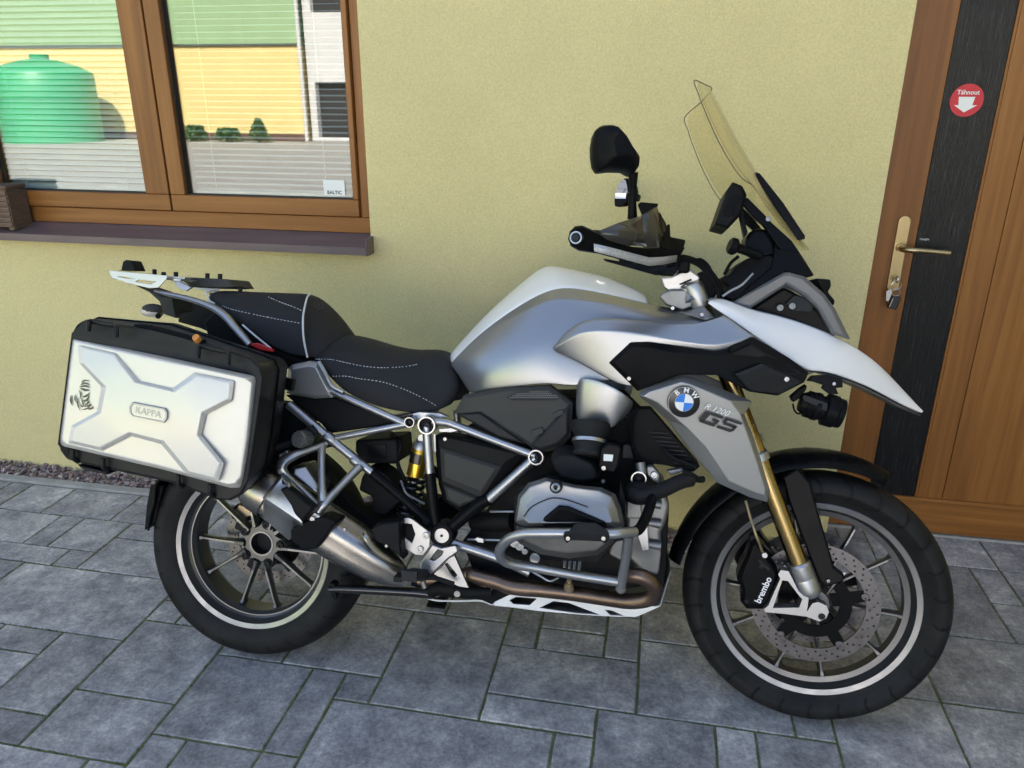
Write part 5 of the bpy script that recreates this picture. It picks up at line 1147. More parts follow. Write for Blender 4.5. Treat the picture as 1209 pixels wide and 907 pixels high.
# tail lamp stalk, plate holder, rear turn signals
a = MB(); a.plate([(-0.3866, -0.0300, 1.0352), (-0.3318, -0.0500, 1.0238), (-0.2783, -0.0600, 1.0057), (-0.2529, -0.0600, 1.0060), (-0.2399, -0.0600, 0.9494), (-0.2846, -0.0500, 0.9590), (-0.2975, -0.0500, 0.9934), (-0.3386, -0.0400, 1.0192)], 0.11); a.build('tail_bracket', 'mid_grey', bike, bevel=0.004)
a = MB(); a.plate([(-0.1817, -0.0800, 0.9923), (-0.1292, -0.0850, 0.9851), (-0.0687, -0.0900, 0.9427), (-0.0234, -0.0900, 0.8959), (-0.0819, -0.0800, 0.9001), (-0.1623, -0.0700, 0.9263), (-0.2356, -0.0600, 0.9400), (-0.2274, -0.0600, 0.9655), (-0.1835, -0.0700, 0.9713)], 0.16); a.build('tail_core', 'black_plastic', bike, bevel=0.004)
ts_ = Vector((-0.4538, 0.1500, 0.9603)); a = MB(); a.ball(ts_, 0.030, 14, (1.25, 0.8, 0.62)); tsig = a.build('turn_signal', 'clear_lens', bike)
a = MB(); a.ball(ts_ + Vector((0.004, 0, 0.006)), 0.030, 14, (1.22, 0.86, 0.60)); a.build('signal_housing', 'mid_grey', tsig)
a = MB(); a.cyl(ts_ + Vector((0.02, 0.02, 0)), (ts_.x + 0.10, -0.03 * -1, ts_.z - 0.01), 0.008, 10); a.build('signal_stalk', 'black_plastic', tsig)

# ---------------------------------------------------------------- trellis frame
def ftube(name, pts, r, m='tube_silver', par=bike, both_=True, n=12, smooth=True):
    a = MB(); a.tube(pts, r, n, smooth=smooth); o = a.build(name, m, par)
    if both_:
        a = MB(); a.tube([mir(p) for p in pts], r, n, smooth=smooth); a.build(name, m, par)
    return o
ftube('frame_tube', [(0.2512, -0.1600, 0.7908), (0.4607, -0.1650, 0.7173)], 0.0095)
ftube('frame_tube', [(0.1472, -0.1700, 0.7470), (0.2610, -0.1700, 0.6667), (0.3753, -0.1680, 0.5869)], 0.0115)
ftube('frame_tube', [(0.2685, -0.1660, 0.6666), (0.4596, -0.1660, 0.7165)], 0.0085)
ftube('frame_tube', [(0.5143, -0.1660, 0.7161), (0.5273, -0.1660, 0.5971)], 0.0120)
ftube('frame_tube', [(0.5307, -0.1680, 0.7282), (0.5632, -0.1680, 0.7287), (0.6071, -0.1700, 0.7179), (0.7958, -0.1780, 0.6630)], 0.0105)
ftube('frame_tube', [(0.7959, -0.1780, 0.6595), (0.6829, -0.1720, 0.5444)], 0.0130)
ftube('frame_tube', [(0.5810, -0.1650, 0.4258), (0.6178, -0.1650, 0.4159), (0.7214, -0.1750, 0.3952), (0.7956, -0.1800, 0.3697)], 0.0125)
ftube('frame_sleeve', [(0.3753, -0.1680, 0.5869), (0.4509, -0.1680, 0.5334), (0.5225, -0.1660, 0.4754)], 0.0125, 'black_satin')
ftube('frame_sleeve', [(0.5273, -0.1660, 0.5971), (0.5417, -0.1660, 0.5008), (0.5518, -0.1660, 0.4471)], 0.0145, 'black_satin')
ftube('frame_sleeve', [(0.6829, -0.1720, 0.5444), (0.6504, -0.1700, 0.5221), (0.5736, -0.1680, 0.4461)], 0.0160, 'black_satin')
# welded joint collars
for q, s_ in (((0.2610, -0.1700, 0.6667), 0.0145), ((0.3345, -0.1690, 0.6118), 0.0140)):
    q = Vector(q); dr = (Vector((0.3753, -0.1680, 0.5869)) - Vector((0.1472, -0.1700, 0.7470))).normalized(); a = MB(); a.lathe([(0.0116, -0.016), (s_, -0.010), (s_, 0.010), (0.0116, 0.016)], q, dr, 16); a.build('weld_collar', 'tube_silver', bike)
# cross-tube ends: open rings facing outwards
def ring_end(p, r, depth=0.03, name='frame_ring'):
    p = Vector(p); a = MB(); a.lathe([(r * 0.84, -depth), (r * 0.84, 0.002), (r, 0.002), (r, -depth)], p, (0, -1, 0), 28); o = a.build(name, 'chrome', bike, sharp=30)
    a = MB(); a.lathe([(0.0001, -0.012), (r * 0.84, -0.012)], p, (0, -1, 0), 24); a.build('ring_plug', 'black_plastic', o)
    a = MB(); a.lathe([(0.0001, -0.004), (r * 0.30, -0.004), (r * 0.30, -0.012)], p, (0, -1, 0), 6); a.build('ring_bolt', 'dark_grey', o)
    return o
ring_end((0.5193, -0.1860, 0.7207), 0.0225); ring_end((0.4745, -0.1840, 0.7250), 0.0130); ring_end((0.7980, -0.1960, 0.6633), 0.0185)
ring_end((1.0460, -0.2350, 0.6383), 0.0180)
a = MB(); a.plate([(0.4704, -0.1500, 0.7424), (0.4886, -0.1500, 0.7479), (0.5434, -0.1500, 0.7481), (0.5655, -0.1500, 0.7406), (0.5403, -0.1500, 0.7335), (0.4783, -0.1500, 0.7293)], 0.02); a.build('seat_latch', 'alloy', bike, bevel=0.002)
a = MB(); a.plate([(0.5426, -0.1550, 0.7094), (0.5894, -0.1550, 0.7155), (0.5969, -0.1550, 0.7089), (0.5755, -0.1550, 0.7024), (0.5447, -0.1550, 0.7016)], 0.008); a.build('bracket', 'alloy', bike, bevel=0.001)
a = MB(); a.plate([(0.5300, -0.1580, 0.6964), (0.5358, -0.1580, 0.6968), (0.5391, -0.1580, 0.6505), (0.5326, -0.1580, 0.6500)], 0.006); a.build('bracket', 'alloy', bike, bevel=0.001)
# swingarm pivot cap
pc_ = Vector((0.5696, -0.1780, 0.4449))
a = MB(); a.lathe([(0.0001, 0.006), (0.019, 0.006), (0.0195, 0.012), (0.027, 0.013), (0.031, 0.008), (0.031, -0.04)], pc_, (0, -1, 0), 36); pv = a.build('pivot_cap', 'black_plastic', bike, sharp=35)
a = MB(); a.lathe([(0.0001, 0.010), (0.0185, 0.010), (0.019, 0.006)], pc_, (0, -1, 0), 30); a.build('pivot_disc', 'alloy', pv)
a = MB(); a.lathe([(0.0001, 0.0125), (0.0035, 0.0125), (0.0035, 0.009)], pc_, (0, -1, 0), 10); a.build('pivot_screw', 'dark_grey', pv)
a = MB(); a.cyl(Vector((0.5241, -0.1760, 0.4771)), Vector((0.5172, -0.1500, 0.4696)), 0.0095, 16); a.build('frame_bolt', 'black_satin', bike)

# ---------------------------------------------------------------- shock absorber
s0 = Vector((0.4744, -0.0600, 0.6492)); s1 = Vector((0.4583, -0.0600, 0.5605)); sdr = (s1 - s0).normalized(); sl_ = (s1 - s0).length
a = MB(); a.lathe([(0.0001, 0.010), (0.022, 0.010), (0.0235, 0.014), (0.0235, sl_ * 0.97), (0.018, sl_)], s0, sdr, 24); shk = a.build('shock_absorber', 'shock_gold', bike, sharp=30)
a = MB(); a.lathe([(0.0001, -0.012), (0.018, -0.010), (0.024, 0.0), (0.0245, 0.012), (0.0001, 0.012)], s0, sdr, 24); a.build('shock_collar', 'alloy', shk)
a = MB(); a.cyl(s0 - sdr * 0.018 + Vector((0, -0.012, 0)), s0 - sdr * 0.018 + Vector((0, 0.012, 0)), 0.011, 14); a.build('shock_eye', 'alloy', shk)
a = MB(); cp = s0 + sdr * sl_ * 0.42; a.lathe([(0.0237, -0.014), (0.0239, -0.014), (0.0239, 0.014), (0.0237, 0.014)], cp, sdr, 24, R(150), R(250)); a.build('shock_label', 'mark_black', shk)
sp_ = []
for k in range(6 * 14 + 1):
    t = k / 14 * 2 * PI; x_, y_, z_ = frame_of(sdr); sp_.append(s1 + sdr * (0.018 * k / 14) + (x_ * math.cos(t) + y_ * math.sin(t)) * 0.030)
a = MB(); a.tube(sp_, 0.0055, 8, smooth=False); a.build('spring', 'black_gloss', shk)
a = MB(); a.cyl(s1, s1 + sdr * 0.12, 0.012, 14); a.build('damper_rod', 'dark_grey', shk)

# ---------------------------------------------------------------- side panels under the tank
ap = [(0.5821, -0.1650, 0.7511), (0.6067, -0.1720, 0.7999), (0.7088, -0.1780, 0.8250), (0.8221, -0.1800, 0.8391), (0.8794, -0.1820, 0.7993), (0.8797, -0.1820, 0.7200), (0.8541, -0.1800, 0.6861), (0.7998, -0.1780, 0.6677), (0.7778, -0.1760, 0.6866), (0.7055, -0.1720, 0.7240), (0.6468, -0.1680, 0.7558)]
api = [(0.6046, -0.1700, 0.7546), (0.6193, -0.1800, 0.7945), (0.7139, -0.1860, 0.8185), (0.8186, -0.1880, 0.8314), (0.8695, -0.1900, 0.7955), (0.8693, -0.1900, 0.7246), (0.8488, -0.1880, 0.6967), (0.8042, -0.1860, 0.6806), (0.7839, -0.1840, 0.6967), (0.7107, -0.1800, 0.7325), (0.6533, -0.1740, 0.7640)]
a = MB(); a.frustum(ap, api, 0.03); apn = a.build('air_box_panel', 'mid_grey', bike, bevel=0.002, sharp=18)
# step plate in the panel's lower right
a = MB(); a.frustum([(0.7804, -0.1865, 0.6900), (0.8720, -0.1905, 0.7998), (0.8748, -0.1905, 0.7237), (0.8517, -0.1880, 0.6941), (0.8031, -0.1860, 0.6763)], [(0.7919, -0.1910, 0.6929), (0.8653, -0.1950, 0.7808), (0.8682, -0.1950, 0.7280), (0.8475, -0.1920, 0.7027), (0.8058, -0.1900, 0.6869)], 0.002); a.build('panel_step', 'dark_grey', apn, bevel=0.001, sharp=18)
a = MB(); a.frustum([(0.5917, -0.1755, 0.7516), (0.6522, -0.1780, 0.7602), (0.7682, -0.1840, 0.6921), (0.7082, -0.1820, 0.7034)], [(0.6068, -0.1790, 0.7517), (0.6508, -0.1810, 0.7577), (0.7508, -0.1860, 0.7002), (0.7048, -0.1840, 0.7076)], 0.004); a.build('panel_lower', 'dark_grey', apn, bevel=0.001, sharp=18)
for q in (((0.7817, -0.1940, 0.7257), (0.8084, -0.1940, 0.7379), (0.8139, -0.1940, 0.7246), (0.7893, -0.1940, 0.7112)), ((0.8292, -0.1940, 0.7715), (0.8535, -0.1940, 0.7854), (0.8608, -0.1940, 0.7750), (0.8366, -0.1940, 0.7597))):
    a = MB(); a.plate(q, 0.006); a.build('clip', 'mid_grey', apn, bevel=0.0015)
# mesh grille
gp = [(0.7175, -0.1915, 0.8048), (0.7471, -0.1915, 0.8211), (0.8137, -0.1915, 0.8287), (0.8537, -0.1915, 0.8150), (0.8407, -0.1915, 0.8046), (0.7344, -0.1915, 0.7977)]
gx0, gx1 = Vector(gp[0]), Vector(gp[3]); gy = gx0.y; hol = []
e1 = (Vector(gp[4]) - Vector(gp[5])); e1.y = 0; e1.normalize(); e2 = Vector((-e1.z, 0, e1.x))
ctr = (Vector(gp[5]) + Vector(gp[4])) / 2
def inpoly(p, poly):
    r_ = False; n_ = len(poly)
    for i in range(n_):
        a_, b_ = poly[i], poly[i - 1]
        if (a_[2] > p[2]) != (b_[2] > p[2]) and p[0] < (b_[0] - a_[0]) * (p[2] - a_[2]) / (b_[2] - a_[2]) + a_[0]: r_ = not r_
    return r_
for j in range(0, 6):
    for i in range(-16, 17):
        p = ctr + e1 * ((i + 0.5 * (j % 2)) * 0.0052) + e2 * (0.0028 + j * 0.0045)
        if all(inpoly(p + Vector((0.0030 * math.cos(u), 0, 0.0030 * math.sin(u))), gp) for u in (0, 1.57, 3.14, 4.71)):
            hol.append([(p.x + 0.0017 * math.cos(u), gy, p.z + 0.0017 * math.sin(u)) for u in [2 * PI * q / 6 for q in range(6)]])
a = MB(); a.holed([(p[0], gy, p[2]) for p in gp], hol, 0.0012); grl = a.build('grille', 'dark_grey', apn)
a = MB(); a.add([(p[0], gy + 0.0014, p[2]) for p in gp], [tuple(range(6))]); a.build('grille_back', 'grey_trim', apn)
# lower faceted cover
fo = [(0.5276, -0.1400, 0.6866), (0.5520, -0.1450, 0.6963), (0.6462, -0.1500, 0.6867), (0.7727, -0.1580, 0.6691), (0.7575, -0.1580, 0.6496), (0.7222, -0.1540, 0.6056), (0.6812, -0.1500, 0.5476), (0.6064, -0.1460, 0.4987), (0.5604, -0.1420, 0.5208), (0.5442, -0.1400, 0.5628)]
fi = [(0.5422, -0.1500, 0.6791), (0.5606, -0.1550, 0.6884), (0.6487, -0.1600, 0.6757), (0.7496, -0.1660, 0.6618), (0.7162, -0.1700, 0.6388), (0.7028, -0.1660, 0.6086), (0.6720, -0.1600, 0.5563), (0.6057, -0.1560, 0.5172), (0.5705, -0.1520, 0.5328), (0.5554, -0.1500, 0.5696)]
a = MB(); a.frustum(fo, fi, 0.05); fc = a.build('faceted_cover', 'black_plastic', bike, bevel=0.002, sharp=18)
a = MB(); a.frustum([(0.5485, -0.1550, 0.6631), (0.7097, -0.1700, 0.6270), (0.6636, -0.1620, 0.5431), (0.5560, -0.1540, 0.5777)], [(0.5626, -0.1630, 0.6520), (0.6957, -0.1780, 0.6232), (0.6615, -0.1700, 0.5634), (0.5663, -0.1620, 0.5896)], 0.004); a.build('cover_facet', 'mid_grey', fc, bevel=0.0015, sharp=18)
a = MB(); a.frustum([(0.5611, -0.1550, 0.5675), (0.6552, -0.1620, 0.5395), (0.6048, -0.1580, 0.5140), (0.5707, -0.1550, 0.5292)], [(0.5714, -0.1600, 0.5593), (0.6433, -0.1670, 0.5397), (0.6054, -0.1620, 0.5223), (0.5782, -0.1600, 0.5353)], 0.003); a.build('cover_facet', 'mid_grey', fc, bevel=0.0015, sharp=18)
bolt((0.5629, -0.1630, 0.6863), 0.006, 0.004, 'chrome', fc)

# ---------------------------------------------------------------- dark mechanical core
a = MB(); a.plate([(0.6009, -0.1200, 0.7115), (0.7982, -0.1300, 0.8016), (0.9965, -0.1400, 0.8155), (1.0614, -0.1400, 0.7573), (1.0798, -0.1300, 0.6309), (1.1267, -0.1200, 0.5474), (1.1317, -0.1100, 0.3500), (0.9517, -0.1100, 0.3090), (0.6424, -0.1100, 0.3219), (0.6047, -0.1100, 0.4090), (0.6890, -0.1100, 0.5289), (0.6326, -0.1200, 0.5929)], 0.24); a.build('engine_block', 'engine_dark', bike, bevel=0.006)
a = MB(); a.plate([(1.0078, -0.2000, 0.7823), (1.0330, -0.2050, 0.7979), (1.0652, -0.2100, 0.8007), (1.1070, -0.2050, 0.7565), (1.1875, -0.1950, 0.6709), (1.1732, -0.1850, 0.6543), (1.1075, -0.1800, 0.6650), (1.0444, -0.1900, 0.6688), (1.0254, -0.2000, 0.7097)], 0.07); rad_ = a.build('radiator', 'engine_dark', bike, bevel=0.003)
for k in range(9):
    t = k / 8; p_ = Vector((1.0979, -0.2060, 0.7461)) * (1 - t) + Vector((1.1714, -0.1980, 0.6669)) * t; a = MB(); a.box(p_ + Vector((-0.012, 0, 0)), (0.045, 0.004, 0.0022)); a.build('radiator_fin', 'dark_grey', rad_)
a = MB(); a.plate([(1.0086, -0.2150, 0.7709), (1.0203, -0.2180, 0.7920), (1.0361, -0.2180, 0.7997), (1.0252, -0.2180, 0.7659), (1.0281, -0.2120, 0.7186), (1.0472, -0.2050, 0.6752), (1.0344, -0.2000, 0.6699), (1.0200, -0.2050, 0.7168)], 0.03); a.build('radiator_frame', 'black_satin', bike, bevel=0.003)
a = MB(); a.plate([(0.2130, -0.1000, 0.5550), (0.3105, -0.1000, 0.4709), (0.4305, -0.1000, 0.3895), (0.3604, -0.1000, 0.3829), (0.2531, -0.1000, 0.3961), (0.1386, -0.0900, 0.4533)], 0.06); a.build('battery_tray', 'engine_dark', bike, bevel=0.004)
a = MB(); a.plate([(0.2992, -0.0900, 0.6524), (0.4148, -0.0900, 0.6653), (0.4216, -0.0900, 0.6028), (0.4080, -0.0900, 0.5950), (0.3198, -0.0900, 0.5903), (0.3001, -0.0900, 0.6207)], 0.14); blk = a.build('fluid_reservoir', 'black_plastic', bike, bevel=0.008, seg=3)
a = MB(); a.plate([(0.3336, -0.0940, 0.6442), (0.3853, -0.0940, 0.6481), (0.3880, -0.0940, 0.6100), (0.3394, -0.0940, 0.6053)], 0.004); a.build('reservoir_face', 'black_satin', blk, bevel=0.001)
a = MB(); a.plate([(0.3467, -0.1000, 0.5898), (0.3985, -0.1000, 0.5623), (0.4374, -0.1000, 0.5023), (0.3927, -0.1000, 0.4574), (0.3555, -0.1000, 0.4587), (0.3540, -0.1000, 0.5042), (0.3162, -0.1000, 0.5192), (0.3244, -0.1000, 0.5563)], 0.10); a.build('linkage_housing', 'engine_dark', bike, bevel=0.006)
ftube('brake_pipe', [(0.4380, -0.1200, 0.5602), (0.4572, -0.1300, 0.5306), (0.4840, -0.1300, 0.5162), (0.5068, -0.1300, 0.5070)], 0.003, 'alloy', both_=False, n=8)
ftube('wiring', [(0.3879, -0.0500, 0.6686), (0.4213, -0.0800, 0.6530), (0.4154, -0.0800, 0.5997), (0.4404, -0.0800, 0.5487), (0.4728, -0.0800, 0.5059)], 0.006, 'black_plastic', both_=False, n=8)

# ---------------------------------------------------------------- boxer cylinder
def rings_from(outlines): return outlines
hb_ = [(0.7767, -0.3600, 0.5473), (0.7815, -0.3600, 0.6065), (0.8020, -0.3600, 0.6361), (0.8419, -0.3600, 0.6520), (0.9045, -0.3600, 0.6408), (0.9659, -0.3600, 0.6396), (0.9957, -0.3600, 0.6284), (1.0096, -0.3600, 0.5996), (1.0205, -0.3600, 0.5600), (1.0090, -0.3600, 0.5495), (0.8787, -0.3600, 0.5439), (0.7977, -0.3600, 0.5332)]
hm_ = [(0.7855, -0.4050, 0.5602), (0.7916, -0.4050, 0.6116), (0.8130, -0.4100, 0.6392), (0.8488, -0.4120, 0.6561), (0.9081, -0.4120, 0.6464), (0.9617, -0.4100, 0.6431), (0.9883, -0.4050, 0.6309), (1.0004, -0.4020, 0.6063), (1.0106, -0.4000, 0.5731), (1.0016, -0.4000, 0.5649), (0.8819, -0.4020, 0.5594), (0.8042, -0.4020, 0.5486)]
ht_ = [(0.8080, -0.4280, 0.5708), (0.8099, -0.4180, 0.6003), (0.8311, -0.4120, 0.6228), (0.8575, -0.4100, 0.6356), (0.9090, -0.4120, 0.6306), (0.9539, -0.4120, 0.6259), (0.9740, -0.4120, 0.6168), (0.9845, -0.4160, 0.6017), (0.9928, -0.4200, 0.5817), (0.9872, -0.4220, 0.5781), (0.8843, -0.4360, 0.5738), (0.8195, -0.4300, 0.5638)]
a = MB(); a.loft([hb_, hm_, ht_]); head = a.build('cylinder_head_cover', 'magnesium', bike, bevel=0.005, seg=3, sharp=30)
a = MB(); a.loft([[mir(p) for p in q][::-1] for q in (hb_, hm_, ht_)]); a.build('cylinder_head_cover', 'magnesium', bike, bevel=0.005, seg=3, sharp=30)
a = MB(); a.frustum([(0.8389, -0.4240, 0.5701), (0.8789, -0.4300, 0.6087), (0.8998, -0.4310, 0.6089), (0.9777, -0.4240, 0.5814), (0.9831, -0.4200, 0.5675), (0.9668, -0.4180, 0.5618), (0.8537, -0.4200, 0.5544)], [(0.8538, -0.4300, 0.5755), (0.8828, -0.4360, 0.6027), (0.9005, -0.4360, 0.6030), (0.9699, -0.4300, 0.5787), (0.9725, -0.4280, 0.5724), (0.9638, -0.4260, 0.5686), (0.8589, -0.4270, 0.5623)], 0.006); a.build('cover_insert', 'black_satin', head, bevel=0.001, sharp=18)
a = MB(); a.tube([(0.8052, -0.4280, 0.5773), (0.8203, -0.4220, 0.5985), (0.8503, -0.4180, 0.6161), (0.8711, -0.4180, 0.6215), (0.8982, -0.4190, 0.6192), (0.9405, -0.4190, 0.6083)], 0.0012, 6); a.build('cover_crease', 'dark_grey', head)
cb_ = Vector((0.8709, -0.4240, 0.6472)); a = MB(); a.lathe([(0.0001, 0.004), (0.006, 0.004), (0.007, 0.009), (0.011, 0.009), (0.0135, 0.005), (0.0135, -0.01)], cb_, (0, -1, 0), 20); cbn = a.build('spark_plug_cap', 'dark_grey', head)
a = MB(); a.lathe([(0.0045, 0.0095), (0.007, 0.0105), (0.0095, 0.0095)], cb_, (0, -1, 0), 20); a.build('cap_ring', 'chrome', head)
# lower head, cylinder and fins
lb = [(0.7757, -0.3400, 0.5321), (0.8834, -0.3400, 0.5401), (1.0106, -0.3400, 0.5472), (0.9973, -0.3400, 0.5110), (0.9650, -0.3400, 0.4797), (0.9000, -0.3400, 0.4662), (0.8364, -0.3400, 0.4697), (0.7841, -0.3400, 0.4907)]
lt = [(0.7934, -0.4000, 0.5471), (0.8885, -0.4050, 0.5547), (0.9990, -0.3950, 0.5571), (0.9869, -0.3950, 0.5295), (0.9600, -0.3950, 0.5064), (0.9033, -0.4000, 0.4975), (0.8482, -0.4000, 0.4997), (0.8015, -0.3980, 0.5159)]
a = MB(); a.loft([lb, lt]); lh = a.build('cylinder_head', 'engine_grey', bike, bevel=0.005, seg=3)
a = MB(); a.loft([[mir(p) for p in q][::-1] for q in (lb, lt)]); a.build('cylinder_head', 'engine_grey', bike, bevel=0.005, seg=3)
for k in range(6):
    y = -0.17 - k * 0.028
    for sg in (1, -1):
        a = MB(); pts = [Vector((0.7657, -0.2500, 0.5917)), Vector((0.8311, -0.2500, 0.6207)), Vector((0.9629, -0.2500, 0.6149)), Vector((1.0048, -0.2500, 0.5652)), Vector((1.0079, -0.2500, 0.5120)), Vector((0.9657, -0.2500, 0.4541)), Vector((0.8400, -0.2500, 0.4487)), Vector((0.7706, -0.2500, 0.4900))]
        sc_ = 1.0 if k % 2 else 0.93; cc = sum(pts, Vector()) / 8; a.plate([Vector((cc.x + (p.x - cc.x) * sc_, y * sg, cc.z + (p.z - cc.z) * sc_)) for p in pts], 0.02 * sg); a.build('cylinder_rib', 'engine_dark', bike, bevel=0.002)
a = MB(); a.plate([(1.0044, -0.3000, 0.6480), (1.0160, -0.3000, 0.6104), (1.0229, -0.3000, 0.5495), (1.0190, -0.3000, 0.5362), (1.0082, -0.3000, 0.5580), (1.0004, -0.3000, 0.6091)], 0.08); a.build('head_gasket', 'black_satin', bike, bevel=0.003)
# intake: boot, clamp, throttle body, injector
def clamp_ring(c_, ax, r_, w_, m, name): a = MB(); a.lathe([(r_ - 0.002, -w_), (r_, -w_), (r_, w_), (r_ - 0.002, w_)], c_, ax, 28); return a.build(name, m, bike)
i0 = Vector((0.9271, -0.2350, 0.7514)); i1 = Vector((0.9264, -0.2550, 0.6983)); ia = (i1 - i0).normalized()
a = MB(); a.lathe([(0.046, -0.01), (0.045, 0.010), (0.037, 0.018), (0.036, 0.026), (0.039, 0.030), (0.036, 0.034), (0.038, 0.040), (0.034, 0.048), (0.034, 0.07), (0.0001, 0.07)], i0, ia, 28); a.build('intake_boot', 'rubber', bike, sharp=50)
clamp_ring(i0 + ia * 0.0335, ia, 0.0405, 0.004, 'alloy', 'hose_clamp'); clamp_ring(i0 + ia * 0.062, ia, 0.0365, 0.003, 'dark_grey', 'hose_clamp')
tb0 = [(0.8380, -0.2400, 0.6689), (0.8420, -0.2400, 0.6877), (0.8598, -0.2400, 0.6957), (0.8961, -0.2400, 0.6968), (0.9463, -0.2400, 0.6773), (0.9572, -0.2400, 0.6582), (0.9586, -0.2400, 0.6349), (0.9198, -0.2400, 0.6251), (0.8699, -0.2400, 0.6311), (0.8490, -0.2400, 0.6496)]
tb1 = [ats(Vector(cq) * 0.82 + Vector((0.8980, -0.2400, 0.6618)) * 0.18, .29) for cq in tb0]
a = MB(); a.loft([[ats(p, .17) for p in tb0], tb0, tb1]); a.build('throttle_body', 'rubber', bike, bevel=0.010, seg=3)
a = MB(); a.plate([(0.9561, -0.2900, 0.7131), (0.9711, -0.2900, 0.7271), (0.9980, -0.2900, 0.7243), (1.0034, -0.2900, 0.7135), (0.9979, -0.2900, 0.6745), (0.9910, -0.2900, 0.6578), (0.9592, -0.2900, 0.6601), (0.9522, -0.2900, 0.6709)], 0.06); inj = a.build('injector_block', 'black_satin', bike, bevel=0.006, seg=2)
a = MB(); a.plate([(0.9632, -0.2915, 0.7010), (0.9847, -0.2915, 0.7011), (0.9837, -0.2915, 0.6859), (0.9635, -0.2915, 0.6856)], 0.001); a.build('paper_label', 'stick_white', inj)
bolt((0.9651, -0.2940, 0.6701), 0.007, 0.005, 'chrome', inj); bolt((0.9661, -0.3000, 0.6410), 0.006, 0.005, 'chrome', inj)
a = MB(); a.plate([(1.0619, -0.2300, 0.6678), (1.0762, -0.2300, 0.6706), (1.0934, -0.2300, 0.6537), (1.0951, -0.2300, 0.6273), (1.0785, -0.2300, 0.6359), (1.0648, -0.2300, 0.6481)], 0.025); tn = a.build('thermostat', 'cast_alloy', bike, bevel=0.004)
bolt((1.0807, -0.2320, 0.6505), 0.008, 0.005, 'alloy', tn)
a = MB(); a.cyl((1.0471, -0.2200, 0.6747), (1.0525, -0.2250, 0.6494), 0.012, 14); a.build('sensor', 'cast_alloy', bike)
a = MB(); a.plate([(1.0054, -0.1700, 0.7066), (1.0323, -0.1700, 0.7052), (1.0342, -0.1700, 0.6745), (1.0041, -0.1700, 0.6722)], 0.05); a.build('bracket', 'mid_grey', bike, bevel=0.002)
ftube('coolant_hose', [(1.0316, -0.2700, 0.6112), (1.0570, -0.2800, 0.6092), (1.0977, -0.2600, 0.6210), (1.1385, -0.2400, 0.6397), (1.1649, -0.2200, 0.6442)], 0.0175, 'rubber', both_=False, n=16)
a = MB(); a.ball((1.0478, -0.2500, 0.6080), 0.03, 14, (1.3, 1, 0.9)); a.build('hose_elbow', 'rubber', bike)
ftube('wiring', [(1.0962, -0.2250, 0.7125), (1.1166, -0.2250, 0.6943), (1.1464, -0.2200, 0.6824), (1.1728, -0.2150, 0.6736)], 0.006, 'black_plastic', both_=False, n=8)
ftube('wiring', [(1.1440, -0.2300, 0.6611), (1.1634, -0.2300, 0.6561), (1.1807, -0.2200, 0.6455), (1.1944, -0.2100, 0.6445)], 0.008, 'black_plastic', both_=False, n=8)
a = MB(); a.plate([(1.1100, -0.2100, 0.6577), (1.1448, -0.2100, 0.6671), (1.1486, -0.2100, 0.6591), (1.1203, -0.2100, 0.6485)], 0.02); a.build('bracket', 'cast_alloy', bike, bevel=0.002)
# front engine casting
fc0 = [(1.0203, -0.1400, 0.5817), (1.0830, -0.1400, 0.5912), (1.1158, -0.1400, 0.5856), (1.1277, -0.1400, 0.5572), (1.1204, -0.1400, 0.5145), (1.1107, -0.1400, 0.4882), (1.1143, -0.1400, 0.4334), (1.1135, -0.1300, 0.3744), (1.0720, -0.1300, 0.3787), (1.0369, -0.1300, 0.4097), (1.0231, -0.1400, 0.5014)]
a = MB(); a.plate(fc0, 0.28); fcs = a.build('engine_front_case', 'cast_alloy', bike, bevel=0.012, seg=3)
for y1, y2 in ((120, 150), (235, 262), (365, 395)):
    a = MB(); a.tube([(Vector((1.0712, -0.1500, 0.6134)) + (Vector((1.0818, -0.1500, 0.4461)) - Vector((1.0712, -0.1500, 0.6134))) * (y1 / 400)), (Vector((1.1018, -0.1460, 0.6108)) + (Vector((1.1106, -0.1460, 0.4434)) - Vector((1.1018, -0.1460, 0.6108))) * (y1 / 400))], [0.009, 0.012], 12, smooth=False); a.build('case_boss', 'cast_alloy', fcs)
a = MB(); a.plate([(1.0506, -0.1600, 0.4883), (1.0751, -0.1600, 0.5179), (1.0834, -0.1600, 0.4493), (1.0676, -0.1600, 0.4435)], 0.01); a.build('case_plate', 'alloy', fcs, bevel=0.002)
a = MB(); a.plate([(1.0212, -0.2000, 0.5751), (1.0544, -0.2000, 0.5841), (1.0613, -0.2000, 0.5356), (1.0238, -0.2000, 0.5322)], 0.05); a.build('case_block', 'cast_alloy', fcs, bevel=0.004)
a = MB(); a.plate([(0.9932, -0.1900, 0.4707), (1.0248, -0.1900, 0.4820), (1.0245, -0.1900, 0.4194), (0.9871, -0.1900, 0.4366)], 0.06); a.build('oil_cooler_pipe', 'cast_alloy', bike, bevel=0.006)
# small fittings between head and bar
for q, r_ in (((0.7830, -0.3000, 0.4712), 0.010), ((0.8208, -0.3100, 0.4501), 0.012), ((0.7954, -0.3000, 0.4604), 0.007), ((0.7708, -0.3000, 0.4781), 0.011)):
    a = MB(); a.cyl(off(q, 0, 0.03), q, r_, 10); a.build('fitting', 'alloy', bike)
for k in range(4):
    t = k / 3; q = Vector((0.8902, -0.3000, 0.4418)) * (1 - t) + Vector((0.9232, -0.3000, 0.4411)) * t; a = MB(); a.cyl(q + Vector((0, 0, 0.014)), q - Vector((0, 0, 0.018)), 0.0045, 8); a.build('fin_stud', 'cast_alloy', bike)
ftube('oil_pipe', [(0.7701, -0.2500, 0.4177), (0.8047, -0.2600, 0.4038), (0.8345, -0.2700, 0.3939), (0.8549, -0.2700, 0.3858), (0.8734, -0.2600, 0.3924)], 0.0028, 'alloy', both_=False, n=8)
